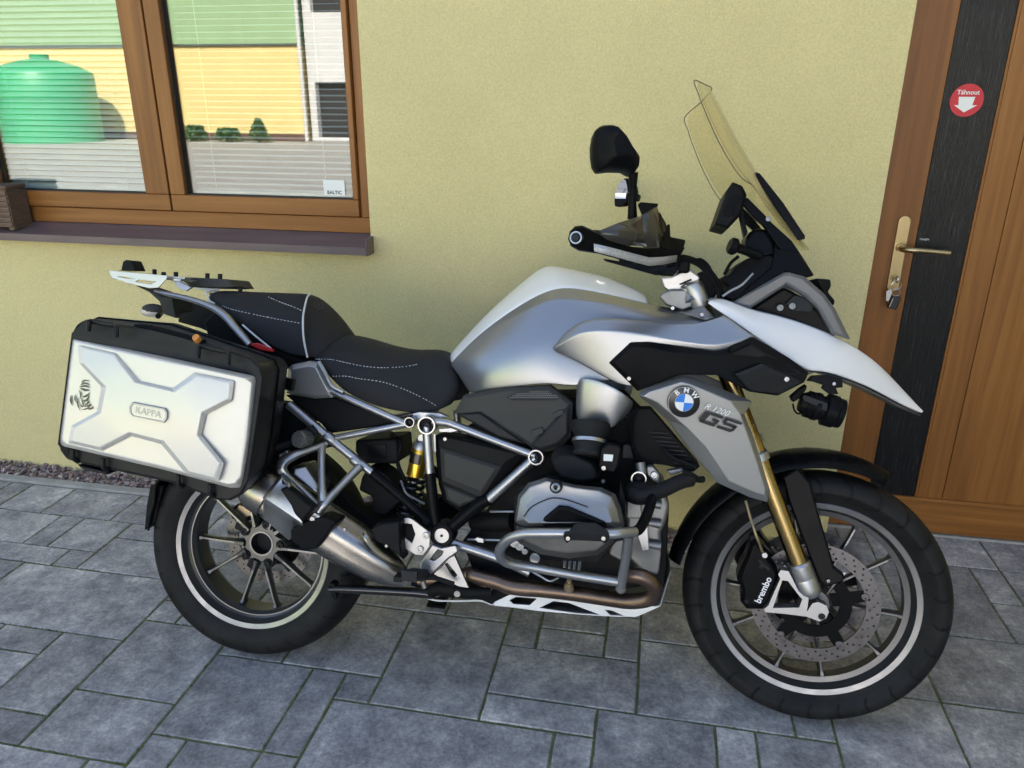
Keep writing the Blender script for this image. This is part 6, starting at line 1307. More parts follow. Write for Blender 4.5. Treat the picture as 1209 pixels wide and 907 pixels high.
a = MB(); a.cyl((0.6321, -0.0900, 0.4611), (0.7436, -0.1400, 0.4846), 0.026, 20); a.build('starter_motor', 'engine_dark', bike)
ftube('rear_brake_line', [(0.6264, -0.1400, 0.4265), (0.6720, -0.1500, 0.4328), (0.7482, -0.1700, 0.4437)], 0.003, 'alloy', both_=False, n=8)
ftube('rear_brake_line', [(0.6838, -0.1500, 0.5071), (0.7467, -0.1700, 0.5177)], 0.003, 'alloy', both_=False, n=8)
a = MB(); a.plate([(0.6478, -0.1600, 0.4356), (0.6563, -0.1600, 0.4407), (0.6716, -0.1600, 0.4378), (0.6721, -0.1600, 0.4270), (0.6569, -0.1600, 0.4277)], 0.01); a.build('clip', 'alloy', bike, bevel=0.001)
# ---------------------------------------------------------------- crash bar
BR = 0.0110
cbp = [(1.0416, -0.4050, 0.5600), (1.0153, -0.4300, 0.5624), (0.9877, -0.4400, 0.5605), (0.9039, -0.4450, 0.5556), (0.8398, -0.4420, 0.5488), (0.8069, -0.4360, 0.5422), (0.7786, -0.4250, 0.5272), (0.7588, -0.4100, 0.5040), (0.7512, -0.3920, 0.4789), (0.7626, -0.3750, 0.4573), (0.7895, -0.3620, 0.4480), (0.8265, -0.3520, 0.4426), (0.9171, -0.3400, 0.4310), (1.0149, -0.3300, 0.4213)]
bar_ = ftube('crash_bar', cbp, BR, 'tube_silver', n=16)
ftube('crash_bar_leg', [(1.0196, -0.3250, 0.4045), (1.0229, -0.3450, 0.4466), (1.0272, -0.3750, 0.5023), (1.0290, -0.4050, 0.5522)], BR, 'tube_silver', n=14)
a = MB(); a.ball((1.0203, -0.3250, 0.4053), 0.0125, 12); a.build('leg_foot', 'tube_silver', bike)
ftube('crash_bar_arm', [(1.0416, -0.4050, 0.5600), (1.0539, -0.3800, 0.5641), (1.0694, -0.3300, 0.5878), (1.0764, -0.2900, 0.6074), (1.0700, -0.2650, 0.6068)], BR * 1.05, 'black_satin', n=14)
a = MB(); a.plate([(0.8928, -0.4580, 0.5547), (0.8978, -0.4600, 0.5622), (0.9879, -0.4600, 0.5677), (0.9903, -0.4580, 0.5549), (0.9824, -0.4560, 0.5418), (0.9734, -0.4560, 0.5466), (0.9090, -0.4560, 0.5431), (0.9025, -0.4560, 0.5342), (0.8968, -0.4560, 0.5419)], 0.03); sld = a.build('bar_slider', 'rubber', bike, bevel=0.004, seg=3)
a = MB(); a.loft([[(0.9008, -0.4600, 0.5578), (0.9172, -0.4520, 0.5811), (0.9309, -0.4500, 0.5840), (0.9605, -0.4500, 0.5852), (0.9876, -0.4600, 0.5730), (0.9883, -0.4600, 0.5606)], [(0.9059, -0.4200, 0.5469), (0.9198, -0.4200, 0.5676), (0.9314, -0.4200, 0.5708), (0.9563, -0.4200, 0.5716), (0.9801, -0.4200, 0.5592), (0.9806, -0.4200, 0.5491)]]); a.build('slider_pad', 'rubber', sld, bevel=0.004)
bolt((0.9047, -0.4590, 0.5489), 0.0060, 0.004, 'chrome', sld); bolt((0.9775, -0.4590, 0.5558), 0.0060, 0.004, 'chrome', sld)
# ---------------------------------------------------------------- exhaust
a = MB(); a.tube([(1.0313, -0.2700, 0.4200), (1.0619, -0.2750, 0.4209), (1.0858, -0.2700, 0.4076), (1.0963, -0.2600, 0.3851), (1.0854, -0.2500, 0.3601), (1.0454, -0.2350, 0.3440), (0.9938, -0.2200, 0.3390), (0.9118, -0.2000, 0.3355), (0.8365, -0.1900, 0.3324), (0.7596, -0.1800, 0.3272), (0.7106, -0.1700, 0.3338), (0.6520, -0.1600, 0.3396), (0.6396, -0.1500, 0.3407), (0.5792, -0.1400, 0.3199), (0.5023, -0.1300, 0.3010)], 0.0185, 16); ex_ = a.build('header_pipe', 'header_pipe', bike)
a = MB(); a.tube([(0.6921, -0.1300, 0.2983), (0.6594, -0.1350, 0.3190), (0.6379, -0.1400, 0.3297), (0.5995, -0.1300, 0.3111)], 0.014, 12); a.build('collector_pipe', 'header_pipe', ex_)
lm = Vector((0.8977, -0.2250, 0.3682)); a = MB(); a.lathe([(0.0001, 0.028), (0.006, 0.028), (0.006, 0.016), (0.010, 0.016), (0.010, 0.008), (0.0125, 0.006), (0.0125, -0.004)], lm + Vector((0, 0, -0.012)), (0, -0.3, 1), 12); a.build('lambda_sensor', 'brass_dull', ex_)
# silencer: six-sided body rising beside the rear wheel
A_ = Vector((0.4847, -0.2000, 0.3237)); stn = [(0.0, 0.018, 0.0), (0.03, 0.034, 0.0), (0.09, 0.050, 0.004), (0.16, 0.058, 0.008), (0.26, 0.061, 0.012), (0.40, 0.061, 0.014), (0.44, 0.057, 0.014)]
B_ = Vector((0.0977, -0.2150, 0.5357)); axm = (B_ - A_).normalized(); Lm = (B_ - A_).length
xs_, ys_, _z = frame_of(axm, (0, 1, 0))
rings = []
for t, r_, u in stn:
    q = A_ + axm * (t / 0.44 * Lm)
    rings.append([q + (xs_ * math.cos(w_) * 1.05 + ys_ * math.sin(w_) * 0.92) * r_ * (1 + 0.05 * math.cos(6 * w_)) for w_ in [2 * PI * k / 36 for k in range(36)]])
a = MB(); a.loft(rings); sil_ = a.build('silencer', 'steel_brushed', bike, sharp=40)
# black heat shield over the middle, from the photograph's outline
a = MB(); a.plate([(0.4080, -0.2620, 0.4679), (0.4328, -0.2580, 0.4831), (0.4797, -0.2500, 0.4904), (0.4835, -0.2550, 0.4273), (0.4906, -0.2450, 0.3897), (0.4538, -0.2620, 0.4266), (0.4217, -0.2680, 0.4394)], 0.05); a.build('heat_shield', 'black_plastic', sil_, bevel=0.006, seg=3)
bolt((0.4521, -0.2660, 0.4312), 0.005, 0.003, 'chrome', sil_); bolt((0.3458, -0.2680, 0.4638), 0.004, 0.003, 'chrome', sil_)
a = MB(); a.tube([(0.3978, -0.2680, 0.4616), (0.4082, -0.2760, 0.4474), (0.4326, -0.2720, 0.4171), (0.4620, -0.2620, 0.3958), (0.4894, -0.2450, 0.3754)], [0.006, 0.010, 0.010, 0.008, 0.004], 10, flat=0.6); a.build('shield_edge', 'steel_brushed', sil_)
# end cap: bright faceted shell with dark inset
a = MB(); U_ = [(0.1449, -0.2900, 0.5291), (0.1872, -0.2850, 0.5901), (0.2107, -0.2880, 0.5739), (0.2623, -0.2900, 0.5329)]; R1 = [(0.1628, -0.3120, 0.5379), (0.1977, -0.3040, 0.5845), (0.2162, -0.3060, 0.5699), (0.2602, -0.3120, 0.4885)]; R2 = [(0.1673, -0.3140, 0.5338), (0.2005, -0.3060, 0.5786), (0.2160, -0.3080, 0.5654), (0.2544, -0.3140, 0.4819)]
a.add(U_ + [(0.1489, -0.2960, 0.5245), (0.1647, -0.3140, 0.5352), (0.1978, -0.3060, 0.5841), (0.2137, -0.3080, 0.5702), (0.2569, -0.3140, 0.4846), (0.1397, -0.2760, 0.4756), (0.2060, -0.2740, 0.4267), (0.2509, -0.2900, 0.4650), (0.1748, -0.3150, 0.5313), (0.2012, -0.3090, 0.5727)], [(0, 1, 6, 5, 4), (1, 2, 7, 6), (2, 3, 8, 7), (5, 6, 13, 12), (4, 5, 8, 11, 10, 9), (12, 13, 7, 8), (5, 12, 8)])
ec = a.build('silencer_end', 'alloy', sil_, sharp=14, solid=0.004)
a = MB(); a.frustum([(0.1943, -0.3120, 0.5612), (0.2125, -0.3100, 0.5705), (0.2858, -0.3140, 0.5242), (0.2587, -0.3180, 0.4858), (0.2360, -0.3160, 0.5039), (0.2266, -0.3150, 0.5234)], [(0.2045, -0.3170, 0.5599), (0.2163, -0.3160, 0.5656), (0.2799, -0.3200, 0.5232), (0.2581, -0.3220, 0.4959), (0.2446, -0.3210, 0.5100), (0.2339, -0.3200, 0.5269)], 0.02); a.build('end_inset', 'black_plastic', sil_, bevel=0.002, sharp=18)
a = MB(); a.plate([(0.2198, -0.3050, 0.4600), (0.2572, -0.3050, 0.4822), (0.2975, -0.3000, 0.4969), (0.3322, -0.2900, 0.4849), (0.2804, -0.2850, 0.4116), (0.2522, -0.2900, 0.4083), (0.2171, -0.2950, 0.4296)], 0.07); a.build('silencer_skirt', 'black_plastic', sil_, bevel=0.006, seg=3)
a = MB(); a.lathe([(0.0001, -0.01), (0.028, -0.01), (0.030, 0.018), (0.055, 0.012), (0.064, -0.012), (0.064, -0.05)], B_ + axm * 0.012, axm, 30); a.build('end_cone', 'steel_brushed', sil_)
# ---------------------------------------------------------------- passenger peg bracket
PS = 0.255
pb = MB(); pb.tube([(0.2605, -0.1900, 0.6560), (0.2333, -0.2200, 0.6448), (0.2027, -0.2500, 0.6329), (0.1822, -0.2620, 0.6187), (0.1779, -0.2660, 0.6002), (0.1946, -0.2680, 0.5809), (0.2365, -0.2720, 0.5516), (0.2743, -0.2750, 0.5198)], [0.010, 0.012, 0.016, 0.019, 0.019, 0.014, 0.011, 0.012], 12, flat=0.7); pbo = pb.build('passenger_peg_bracket', 'tube_silver', bike)
a = MB(); a.tube([(0.2536, -0.2000, 0.6528), (0.2670, -0.2350, 0.6181), (0.2833, -0.2650, 0.5623), (0.2900, -0.2720, 0.5309)], [0.011, 0.009, 0.009, 0.013], 12, flat=0.8); a.build('bracket_arm', 'tube_silver', pbo)
a = MB(); a.tube([(0.3474, -0.1850, 0.6011), (0.3169, -0.2350, 0.5584), (0.2949, -0.2700, 0.5267), (0.2803, -0.2750, 0.5035)], [0.0125, 0.0105, 0.0125, 0.012], 12, flat=0.9); a.build('bracket_arm', 'tube_silver', pbo)
a = MB(); a.plate([(0.2528, -0.2900, 0.4777), (0.2737, -0.2900, 0.5055), (0.2912, -0.2900, 0.4958), (0.2830, -0.2900, 0.4805), (0.2681, -0.2900, 0.4699)], 0.03); a.build('peg_clamp', 'alloy', pbo, bevel=0.003)
a = MB(); a.cyl(off((0.2742, -0.3000, 0.4898), 0, 0.02), (0.2742, -0.3000, 0.4898), 0.006, 12); a.build('peg_pin', 'alloy', pbo)
# knurled preload knob
kc = Vector((0.2105, -0.2350, 0.6711)); ka = Vector((-0.15, -1, 0.1)).normalized()
a = MB(); pr = [(0.0001, 0.010), (0.006, 0.010), (0.007, 0.007), (0.012, 0.007), (0.013, 0.011), (0.0185, 0.011), (0.0205, 0.007), (0.0205, -0.03), (0.0001, -0.03)]; a.lathe(pr, kc, ka, 32); kn = a.build('preload_knob', 'cast_alloy', bike, sharp=30)
for k in range(16):
    t = 2 * PI * k / 16; x_, y_, z_ = frame_of(ka); a = MB(); q = kc + (x_ * math.cos(t) + y_ * math.sin(t)) * 0.0205; a.cyl(q - ka * 0.028, q + ka * 0.006, 0.0018, 6); a.build('knurl', 'cast_alloy', kn)
a = MB(); a.plate([(0.1788, -0.2000, 0.6741), (0.2187, -0.2000, 0.7028), (0.2371, -0.2000, 0.6826), (0.2066, -0.2000, 0.6415)], 0.06); a.build('knob_body', 'dark_grey', kn, bevel=0.004)
a = MB(); a.cyl((0.1418, -0.2300, 0.6418), (0.1792, -0.2000, 0.6546), 0.012, 12); a.build('knob_bracket', 'black_plastic', bike)
a = MB(); a.plate([(0.1559, -0.2400, 0.6296), (0.1757, -0.2400, 0.6409), (0.1916, -0.2400, 0.6260), (0.1807, -0.2400, 0.6145), (0.1585, -0.2400, 0.6106)], 0.02); a.build('bracket_face', 'alloy', bike, bevel=0.003)
# inner mudguard wall between case and frame
a = MB(); a.plate([(0.0466, -0.1500, 0.7506), (0.1426, -0.1500, 0.7436), (0.2013, -0.1500, 0.7034), (0.1833, -0.1500, 0.6845), (0.1537, -0.1500, 0.6602), (0.1333, -0.1500, 0.6319), (0.1151, -0.1500, 0.6037), (0.1115, -0.1500, 0.5495), (0.0504, -0.1500, 0.5219), (0.0254, -0.1500, 0.5968)], 0.06); a.build('inner_side_wall', 'black_plastic', bike, bevel=0.004)
# muffler shell seen through the bracket
a = MB(); a.frustum([(0.1899, -0.2350, 0.5993), (0.2231, -0.2250, 0.6064), (0.2686, -0.2350, 0.5544), (0.2709, -0.2500, 0.5410), (0.2598, -0.2550, 0.5454), (0.1972, -0.2500, 0.5837)], [(0.1998, -0.2420, 0.5972), (0.2241, -0.2320, 0.6023), (0.2635, -0.2420, 0.5598), (0.2663, -0.2520, 0.5504), (0.2583, -0.2560, 0.5531), (0.2046, -0.2520, 0.5877)], 0.06); a.build('muffler_shell', 'chrome', bike, bevel=0.004, sharp=18)

# ---------------------------------------------------------------- rider footrest
hp_ = [(0.4647, -0.2150, 0.4850), (0.4898, -0.2150, 0.4908), (0.5015, -0.2150, 0.4866), (0.5463, -0.2150, 0.4576), (0.5462, -0.2150, 0.4230), (0.5306, -0.2150, 0.3983), (0.5112, -0.2150, 0.3982), (0.4861, -0.2150, 0.4112), (0.4708, -0.2150, 0.4355)]
hh_ = [(0.4739, -0.2150, 0.4709), (0.4838, -0.2150, 0.4761), (0.4990, -0.2150, 0.4746), (0.5086, -0.2150, 0.4498), (0.5008, -0.2150, 0.4269), (0.4871, -0.2150, 0.4353), (0.4770, -0.2150, 0.4440)]
a = MB(); a.holed(hp_, [hh_], 0.006); hpl = a.build('heel_plate', 'alloy', bike, bevel=0.0012)
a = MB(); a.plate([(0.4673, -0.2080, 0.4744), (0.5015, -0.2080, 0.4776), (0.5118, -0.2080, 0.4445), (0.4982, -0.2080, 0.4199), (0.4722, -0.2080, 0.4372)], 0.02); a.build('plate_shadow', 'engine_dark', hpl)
for q in ((0.5374, -0.2170, 0.4513), (0.5234, -0.2170, 0.4150)): bolt(q, 0.0085, 0.004, 'alloy', hpl)
arm = [(0.5500, -0.2000, 0.4243), (0.5755, -0.2000, 0.4177), (0.6109, -0.2000, 0.4283), (0.6168, -0.2000, 0.4145), (0.5921, -0.2050, 0.3940), (0.5555, -0.2100, 0.3525), (0.5383, -0.2120, 0.3460), (0.5199, -0.2120, 0.3549), (0.5221, -0.2100, 0.3761)]
a = MB(); a.holed([ats(p, .205) for p in arm], [[ats(p, .205) for p in ((0.5655, -0.2050, 0.4129), (0.5778, -0.2050, 0.4098), (0.5756, -0.2050, 0.4013), (0.5565, -0.2050, 0.3840), (0.5464, -0.2050, 0.3852))]], 0.018); fr_ = a.build('footrest_bracket', 'alloy', bike, bevel=0.003)
arm2 = [(0.5876, -0.1700, 0.3824), (0.6000, -0.1700, 0.3909), (0.6401, -0.1700, 0.3109), (0.6160, -0.1700, 0.3121), (0.5791, -0.1700, 0.3229), (0.5491, -0.1700, 0.3382), (0.5703, -0.1700, 0.3587)]
a = MB(); a.holed([ats(p, .170) for p in arm2], [[ats(p, .170) for p in ((0.5755, -0.1700, 0.3666), (0.5837, -0.1700, 0.3711), (0.6105, -0.1700, 0.3408), (0.6042, -0.1700, 0.3336), (0.5948, -0.1700, 0.3392))]], 0.012); a.build('bracket_lower', 'alloy', fr_, bevel=0.002)
a = MB(); a.tube([(0.5357, -0.2100, 0.3522), (0.5278, -0.2400, 0.3563), (0.5174, -0.2900, 0.3671)], [0.014, 0.016, 0.017], 10, smooth=False, flat=0.6); a.build('footrest', 'rubber', bike)
for k in range(5):
    t = k / 4; q = Vector((0.5299, -0.2350, 0.3583)) * (1 - t) + Vector((0.5195, -0.2920, 0.3718)) * t; a = MB(); a.box(q, (0.040, 0.006, 0.026)); a.build('footrest_tooth', 'dark_grey', bike, bevel=0.002)
a = MB(); a.tube([(0.4805, -0.2600, 0.3547), (0.5012, -0.2700, 0.3568), (0.5273, -0.2500, 0.3508), (0.5620, -0.2200, 0.3458), (0.6056, -0.1900, 0.3254)], 0.006, 8); pd = a.build('brake_pedal', 'dark_grey', bike)
a = MB(); a.box((0.4888, -0.2700, 0.3573), (0.022, 0.035, 0.014)); a.build('pedal_pad', 'rubber', pd, bevel=0.003)
a = MB(); a.cyl((0.5284, -0.2000, 0.3282), (0.5345, -0.2000, 0.3106), 0.007, 10); a.build('pedal_spring', 'cast_alloy', pd)
# centre stand, folded up
a = MB(); a.tube([(0.2625, -0.1500, 0.2604), (0.3228, -0.1500, 0.2667), (0.4824, -0.1500, 0.2760), (0.5424, -0.1500, 0.2764)], [0.0095, 0.0115, 0.0125, 0.013], 14); cs = a.build('centre_stand', 'black_gloss', bike)
a = MB(); a.plate([(0.2652, -0.1580, 0.2818), (0.2808, -0.1580, 0.2781), (0.2865, -0.1580, 0.2407), (0.2766, -0.1580, 0.2343), (0.2676, -0.1580, 0.2501)], 0.03); a.build('stand_foot', 'black_satin', cs, bevel=0.003)
a = MB(); a.tube([(0.5348, -0.1500, 0.2815), (0.5652, -0.1550, 0.2977), (0.5985, -0.1550, 0.2975), (0.6344, -0.1500, 0.2920), (0.6942, -0.1400, 0.2947)], [0.016, 0.020, 0.022, 0.018, 0.014], 12); a.build('stand_pivot', 'engine_dark', cs)
a = MB(); a.cyl(off((0.6125, -0.1750, 0.2933), 0, 0.02), (0.6132, -0.1780, 0.2945), 0.008, 12); a.build('stand_bolt', 'cast_alloy', cs)
ftube('stand_spring', [(0.4771, -0.1200, 0.2873), (0.5230, -0.1200, 0.2807), (0.5755, -0.1200, 0.2900)], 0.006, 'dark_grey', both_=False, n=8)
# side stand on the far side reaches the ground
a = MB(); a.tube([(0.60, 0.12, 0.26), (0.52, 0.20, 0.16), (0.455, 0.272, 0.0885)], [0.013, 0.012, 0.011], 12, smooth=False); sst = a.build('side_stand', 'black_satin', bike)
a = MB(); a.box((0.452, 0.277, 0.082), (0.06, 0.045, 0.008), Matrix.Rotation(LEAN, 3, 'X')); a.build('stand_plate', 'black_satin', sst, bevel=0.002)
# ---------------------------------------------------------------- bash plate
bo = [(0.7046, -0.1500, 0.2722), (0.7393, -0.1500, 0.2936), (0.7773, -0.1500, 0.3104), (0.8247, -0.1500, 0.3079), (0.9185, -0.1500, 0.2996), (1.0152, -0.1500, 0.2927), (1.0767, -0.1500, 0.3003), (1.1220, -0.1500, 0.3082), (1.1016, -0.1500, 0.2953), (1.0619, -0.1500, 0.2728), (1.0042, -0.1500, 0.2677), (0.9290, -0.1500, 0.2637), (0.8228, -0.1500, 0.2616), (0.7580, -0.1500, 0.2634), (0.7050, -0.1500, 0.2633)]
bh = [[(0.7433, -0.1500, 0.2817), (0.7610, -0.1500, 0.2924), (0.8134, -0.1500, 0.2936), (0.7963, -0.1500, 0.2750), (0.7541, -0.1500, 0.2731)], [(0.8215, -0.1500, 0.2703), (0.8554, -0.1500, 0.2911), (0.8937, -0.1500, 0.2908), (0.9728, -0.1500, 0.2690), (0.9204, -0.1500, 0.2667)], [(0.9845, -0.1500, 0.2833), (1.0033, -0.1500, 0.2828), (1.0321, -0.1500, 0.2729), (0.9999, -0.1500, 0.2702)]]
a = MB(); a.holed(bo, bh, 0.004); bash = a.build('bash_plate', 'white_paint', bike, bevel=0.0012)
a = MB(); a.holed([mir(p) for p in bo], [[mir(p) for p in h_] for h_ in bh], -0.004); a.build('plate_flange', 'white_paint', bash, bevel=0.001)
bot = [bo[14], bo[13], bo[12], bo[11], bo[10], bo[9], bo[8], bo[7]]
a = MB(); rows = [[off(p, 0, 0.003, 0.001), (p[0], -0.05, p[2] - 0.012), (p[0], 0.05, p[2] - 0.012), off(mir(p), 0, -0.003, 0.001)] for p in bot]; rows.append([(bo[7][0] + 0.02, y_, bo[7][2] + 0.08) for y_ in (-0.12, -0.05, 0.05, 0.12)])
sheet(rows).build('plate_bottom', 'alloy', bash, solid=0.003)
a = MB(); a.tube([(0.5120, -0.1000, 0.2455), (0.5433, -0.1050, 0.2431), (0.5974, -0.1100, 0.2492), (0.6627, -0.1200, 0.2608), (0.6940, -0.1300, 0.2582), (0.7045, -0.1480, 0.2670)], 0.0025, 6); a.build('plate_edge', 'white_paint', bash)
a = MB(); a.plate([(0.6092, -0.1200, 0.2898), (0.6920, -0.1300, 0.3020), (0.7719, -0.1400, 0.3031), (0.7378, -0.1400, 0.2897), (0.6996, -0.1400, 0.2643), (0.6922, -0.1200, 0.2572), (0.6495, -0.1100, 0.2602), (0.6121, -0.1100, 0.2580)], 0.24); a.build('plate_rear', 'engine_dark', bike, bevel=0.003)

# ---------------------------------------------------------------- cockpit (turns with the steering)
a = MB(); a.plate([(1.0781, -0.1150, 1.0696), (1.0874, -0.1150, 1.0818), (1.1069, -0.1150, 1.0894), (1.1727, -0.1150, 1.0921), (1.1774, -0.1150, 1.0722), (1.1561, -0.1150, 1.0478), (1.1369, -0.1150, 1.0384), (1.0962, -0.1150, 1.0501)], 0.23); a.build('top_yoke', 'cast_alloy', bike, bevel=0.006, steer=True)
yk = MB(); yk.lathe([(0.0001, 0.004), (0.012, 0.004), (0.014, 0.0), (0.022, -0.002), (0.026, -0.012), (0.026, -0.032), (0.023, -0.035)], (1.1487, -0.1000, 1.1029), (-0.15, -0.45, 0.9), 24); yk.build('fork_top', 'alloy', bike, steer=True)
a = MB(); a.plate([(1.0773, -0.0950, 1.1171), (1.1043, -0.1000, 1.1197), (1.1300, -0.1000, 1.1341), (1.1496, -0.1000, 1.1382), (1.1739, -0.1000, 1.1206), (1.1666, -0.1000, 1.1069), (1.1355, -0.1000, 1.1023), (1.1334, -0.1000, 1.0837), (1.0997, -0.0950, 1.0839), (1.0874, -0.0950, 1.0919)], 0.07); clp = a.build('bar_clamp', 'alloy', bike, bevel=0.005, seg=3, steer=True)
a = MB(); a.plate([(1.1239, -0.1020, 1.1029), (1.1512, -0.1020, 1.1164), (1.1541, -0.1020, 1.1121), (1.1264, -0.1020, 1.0996)], 0.004); a.build('clamp_slot', 'hole_dark', clp)
a = MB(); a.cyl((1.1586, -0.1150, 1.0597), (1.1557, -0.1050, 1.0745), 0.017, 18); a.build('fork_nut', 'alloy', bike, steer=True)
bolt((1.1134, -0.1200, 1.0442), 0.006, 0.006, 'chrome', bike, steer=True)
# handlebar
E_ = Vector((0.9249, -0.4550, 1.1861)); ctr_ = Vector((1.1229, -0.1000, 1.1233))
hbp = [mir(E_), (E_.x + 0.11, -(E_.y + 0.15), E_.z + 0.01), (ctr_.x - 0.01, 0.14, ctr_.z + 0.03), (ctr_.x, 0.07, ctr_.z + 0.01), (ctr_.x, -0.07, ctr_.z + 0.01), (ctr_.x - 0.01, -0.14, ctr_.z + 0.03), (E_.x + 0.11, E_.y + 0.15, E_.z + 0.01), tuple(E_)]
a = MB(); a.tube(hbp, 0.0125, 12); hbar = a.build('handlebar', 'black_satin', bike, steer=True)
for sg in (1, -1):
    f = (lambda p: p) if sg > 0 else mir
    g_ = MB(); e_ = Vector(f(E_)); i_ = Vector(f((E_.x + 0.095, E_.y + 0.13, E_.z + 0.009))); g_.cyl(e_ + (i_ - e_) * 0.08, i_, 0.0165, 18); g_.build('grip', 'rubber', hbar)
# hand guards
gf = [(0.9105, -0.4680, 1.1828), (0.9136, -0.4700, 1.1977), (0.9240, -0.4700, 1.2081), (0.9384, -0.4650, 1.2101), (0.9584, -0.4500, 1.2023), (0.9911, -0.4250, 1.1853), (1.0278, -0.3900, 1.1751), (1.0692, -0.3450, 1.1718), (1.1114, -0.2900, 1.1780), (1.1356, -0.2600, 1.1824), (1.1219, -0.2620, 1.1585), (1.1174, -0.2680, 1.1441), (1.0710, -0.3400, 1.1368), (1.0343, -0.3900, 1.1413), (0.9689, -0.4450, 1.1565), (0.9322, -0.4650, 1.1601), (0.9170, -0.4680, 1.1681)]
def inset(poly, k, ds):
    c_ = sum([Vector(p) for p in poly], Vector()) / len(poly); return [tuple(Vector((p[0] + (c_.x - p[0]) * k * 0.35, p[1] - ds, p[2] + (c_.z - p[2]) * k))) for p in poly]
a = MB(); a.frustum(gf, inset(gf, 0.12, 0.006), 0.022); hg = a.build('hand_guard', 'black_satin', bike, bevel=0.003, sharp=25, steer=True)
a = MB(); a.frustum([mir(p) for p in gf], [mir(p) for p in inset(gf, 0.12, 0.006)], 0.022, (0, -1, 0)); a.build('hand_guard', 'black_satin', bike, bevel=0.003, sharp=25, steer=True)
a = MB(); a.lathe([(0.0001, 0.004), (0.0065, 0.004), (0.0075, 0.001), (0.0095, 0.001)], (0.9290, -0.4800, 1.1847), (-0.1, -1, 0.05), 20); a.build('bar_end_bolt', 'dark_grey', hg)
a = MB(); a.lathe([(0.0098, -0.012), (0.0098, 0.0035), (0.0128, 0.0035), (0.0132, -0.012)], (0.9289, -0.4790, 1.1848), (-0.1, -1, 0.05), 24); a.build('bar_end_ring', 'chrome', hg)
stp_t = [(0.9630, -0.4570, 1.1750), (0.9934, -0.4370, 1.1696), (1.0300, -0.4050, 1.1617), (1.0669, -0.3620, 1.1544), (1.0955, -0.3150, 1.1585), (1.1219, -0.2740, 1.1646)]
stp_b = [(0.9647, -0.4570, 1.1593), (0.9944, -0.4370, 1.1528), (1.0310, -0.4050, 1.1447), (1.0680, -0.3620, 1.1366), (1.0944, -0.3170, 1.1410), (1.1211, -0.2760, 1.1496)]
sheet([[off(p, 0, -0.0075) for p in stp_t], [off(p, 0, -0.0075) for p in stp_b]]).build('reflective_strip', 'reflective', hg, solid=0.001)
a = MB(); a.plate([(0.9762, -0.4300, 1.1478), (1.0353, -0.4000, 1.1397), (1.0771, -0.3600, 1.1333), (1.1234, -0.3000, 1.1410), (1.1276, -0.2700, 1.1326), (1.1142, -0.2600, 1.1181), (1.0748, -0.3100, 1.1192), (1.0377, -0.3700, 1.1286), (0.9819, -0.4200, 1.1417)], 0.02); a.build('guard_lower', 'black_satin', hg, bevel=0.003)
# smoked deflector on the guard
dfo = [(0.9635, -0.4480, 1.1991), (1.0035, -0.4350, 1.2180), (1.0495, -0.4050, 1.2369), (1.0576, -0.4020, 1.2079), (1.0622, -0.3880, 1.1749), (1.0179, -0.4250, 1.1761), (0.9867, -0.4420, 1.1838)]
sheet([[dfo[0], (0.9762, -0.4480, 1.1908), dfo[6]], [dfo[1], (1.0088, -0.4320, 1.1961), dfo[5]], [dfo[2], (1.0543, -0.4040, 1.2077), dfo[4]]]).build('wind_deflector', 'smoke_plastic', hg, solid=0.003)
sheet([[(1.0495, -0.4050, 1.2369), (1.0555, -0.4020, 1.2079), (1.0622, -0.3880, 1.1749)], [(1.0757, -0.3600, 1.2598), (1.0803, -0.3580, 1.2204), (1.0864, -0.3520, 1.1765)], [(1.0955, -0.3150, 1.2285), (1.0947, -0.3150, 1.2059), (1.0888, -0.3400, 1.1771)]]).build('wind_deflector', 'smoke_plastic', hg, solid=0.003)
a = MB(); a.plate([(1.0354, -0.3600, 1.2636), (1.0414, -0.3550, 1.2695), (1.0774, -0.3450, 1.2680), (1.0756, -0.3500, 1.2586), (1.0573, -0.3700, 1.2463), (1.0478, -0.3850, 1.2395)], 0.012); a.build('deflector_top', 'black_satin', hg, bevel=0.002)
a = MB(); a.plate([(1.0818, -0.3350, 1.1772), (1.0954, -0.3100, 1.2267), (1.1015, -0.3000, 1.2308), (1.1042, -0.2900, 1.2031), (1.1368, -0.2620, 1.1987), (1.1333, -0.2620, 1.1823), (1.1251, -0.2700, 1.1700)], 0.02); a.build('deflector_mount', 'black_satin', hg, bevel=0.003)
# master cylinder, levers, cables
a = MB(); a.tube([(1.0117, -0.3600, 1.1695), (1.0546, -0.3300, 1.1699), (1.1061, -0.2700, 1.1764)], 0.007, 8); a.build('brake_lever', 'dark_grey', hbar)
a = MB(); a.box((1.0960, -0.2300, 1.1589), (0.06, 0.05, 0.045)); a.build('switch_cluster', 'black_satin', hbar, bevel=0.006)
a = MB(); a.box((1.1231, -0.1600, 1.1474), (0.05, 0.05, 0.04)); a.build('fluid_reservoir', 'black_satin', hbar, bevel=0.008)
for dk, r_ in ((0, 0.005), (8, 0.0045), (16, 0.004)):
    pts = [Vector(q) + Vector((0.004 * dk / 8, 0.01 * dk / 8, 0.003 * dk / 8)) for q in ((1.1221, -0.2300, 1.1597), (1.1426, -0.1800, 1.1572), (1.1723, -0.1400, 1.1446), (1.1989, -0.1200, 1.1182), (1.2172, -0.1000, 1.0884), (1.2184, -0.0900, 1.0600))]
    a = MB(); a.tube(pts, r_, 8); a.build('cable', 'black_plastic', hbar)
a = MB(); a.tube([(1.1510, -0.1000, 1.1577), (1.1707, -0.1000, 1.1634), (1.1920, -0.1000, 1.1463), (1.2071, -0.1000, 1.1111), (1.2225, -0.1000, 1.0707)], 0.003, 8); a.build('cable', 'black_plastic', hbar)
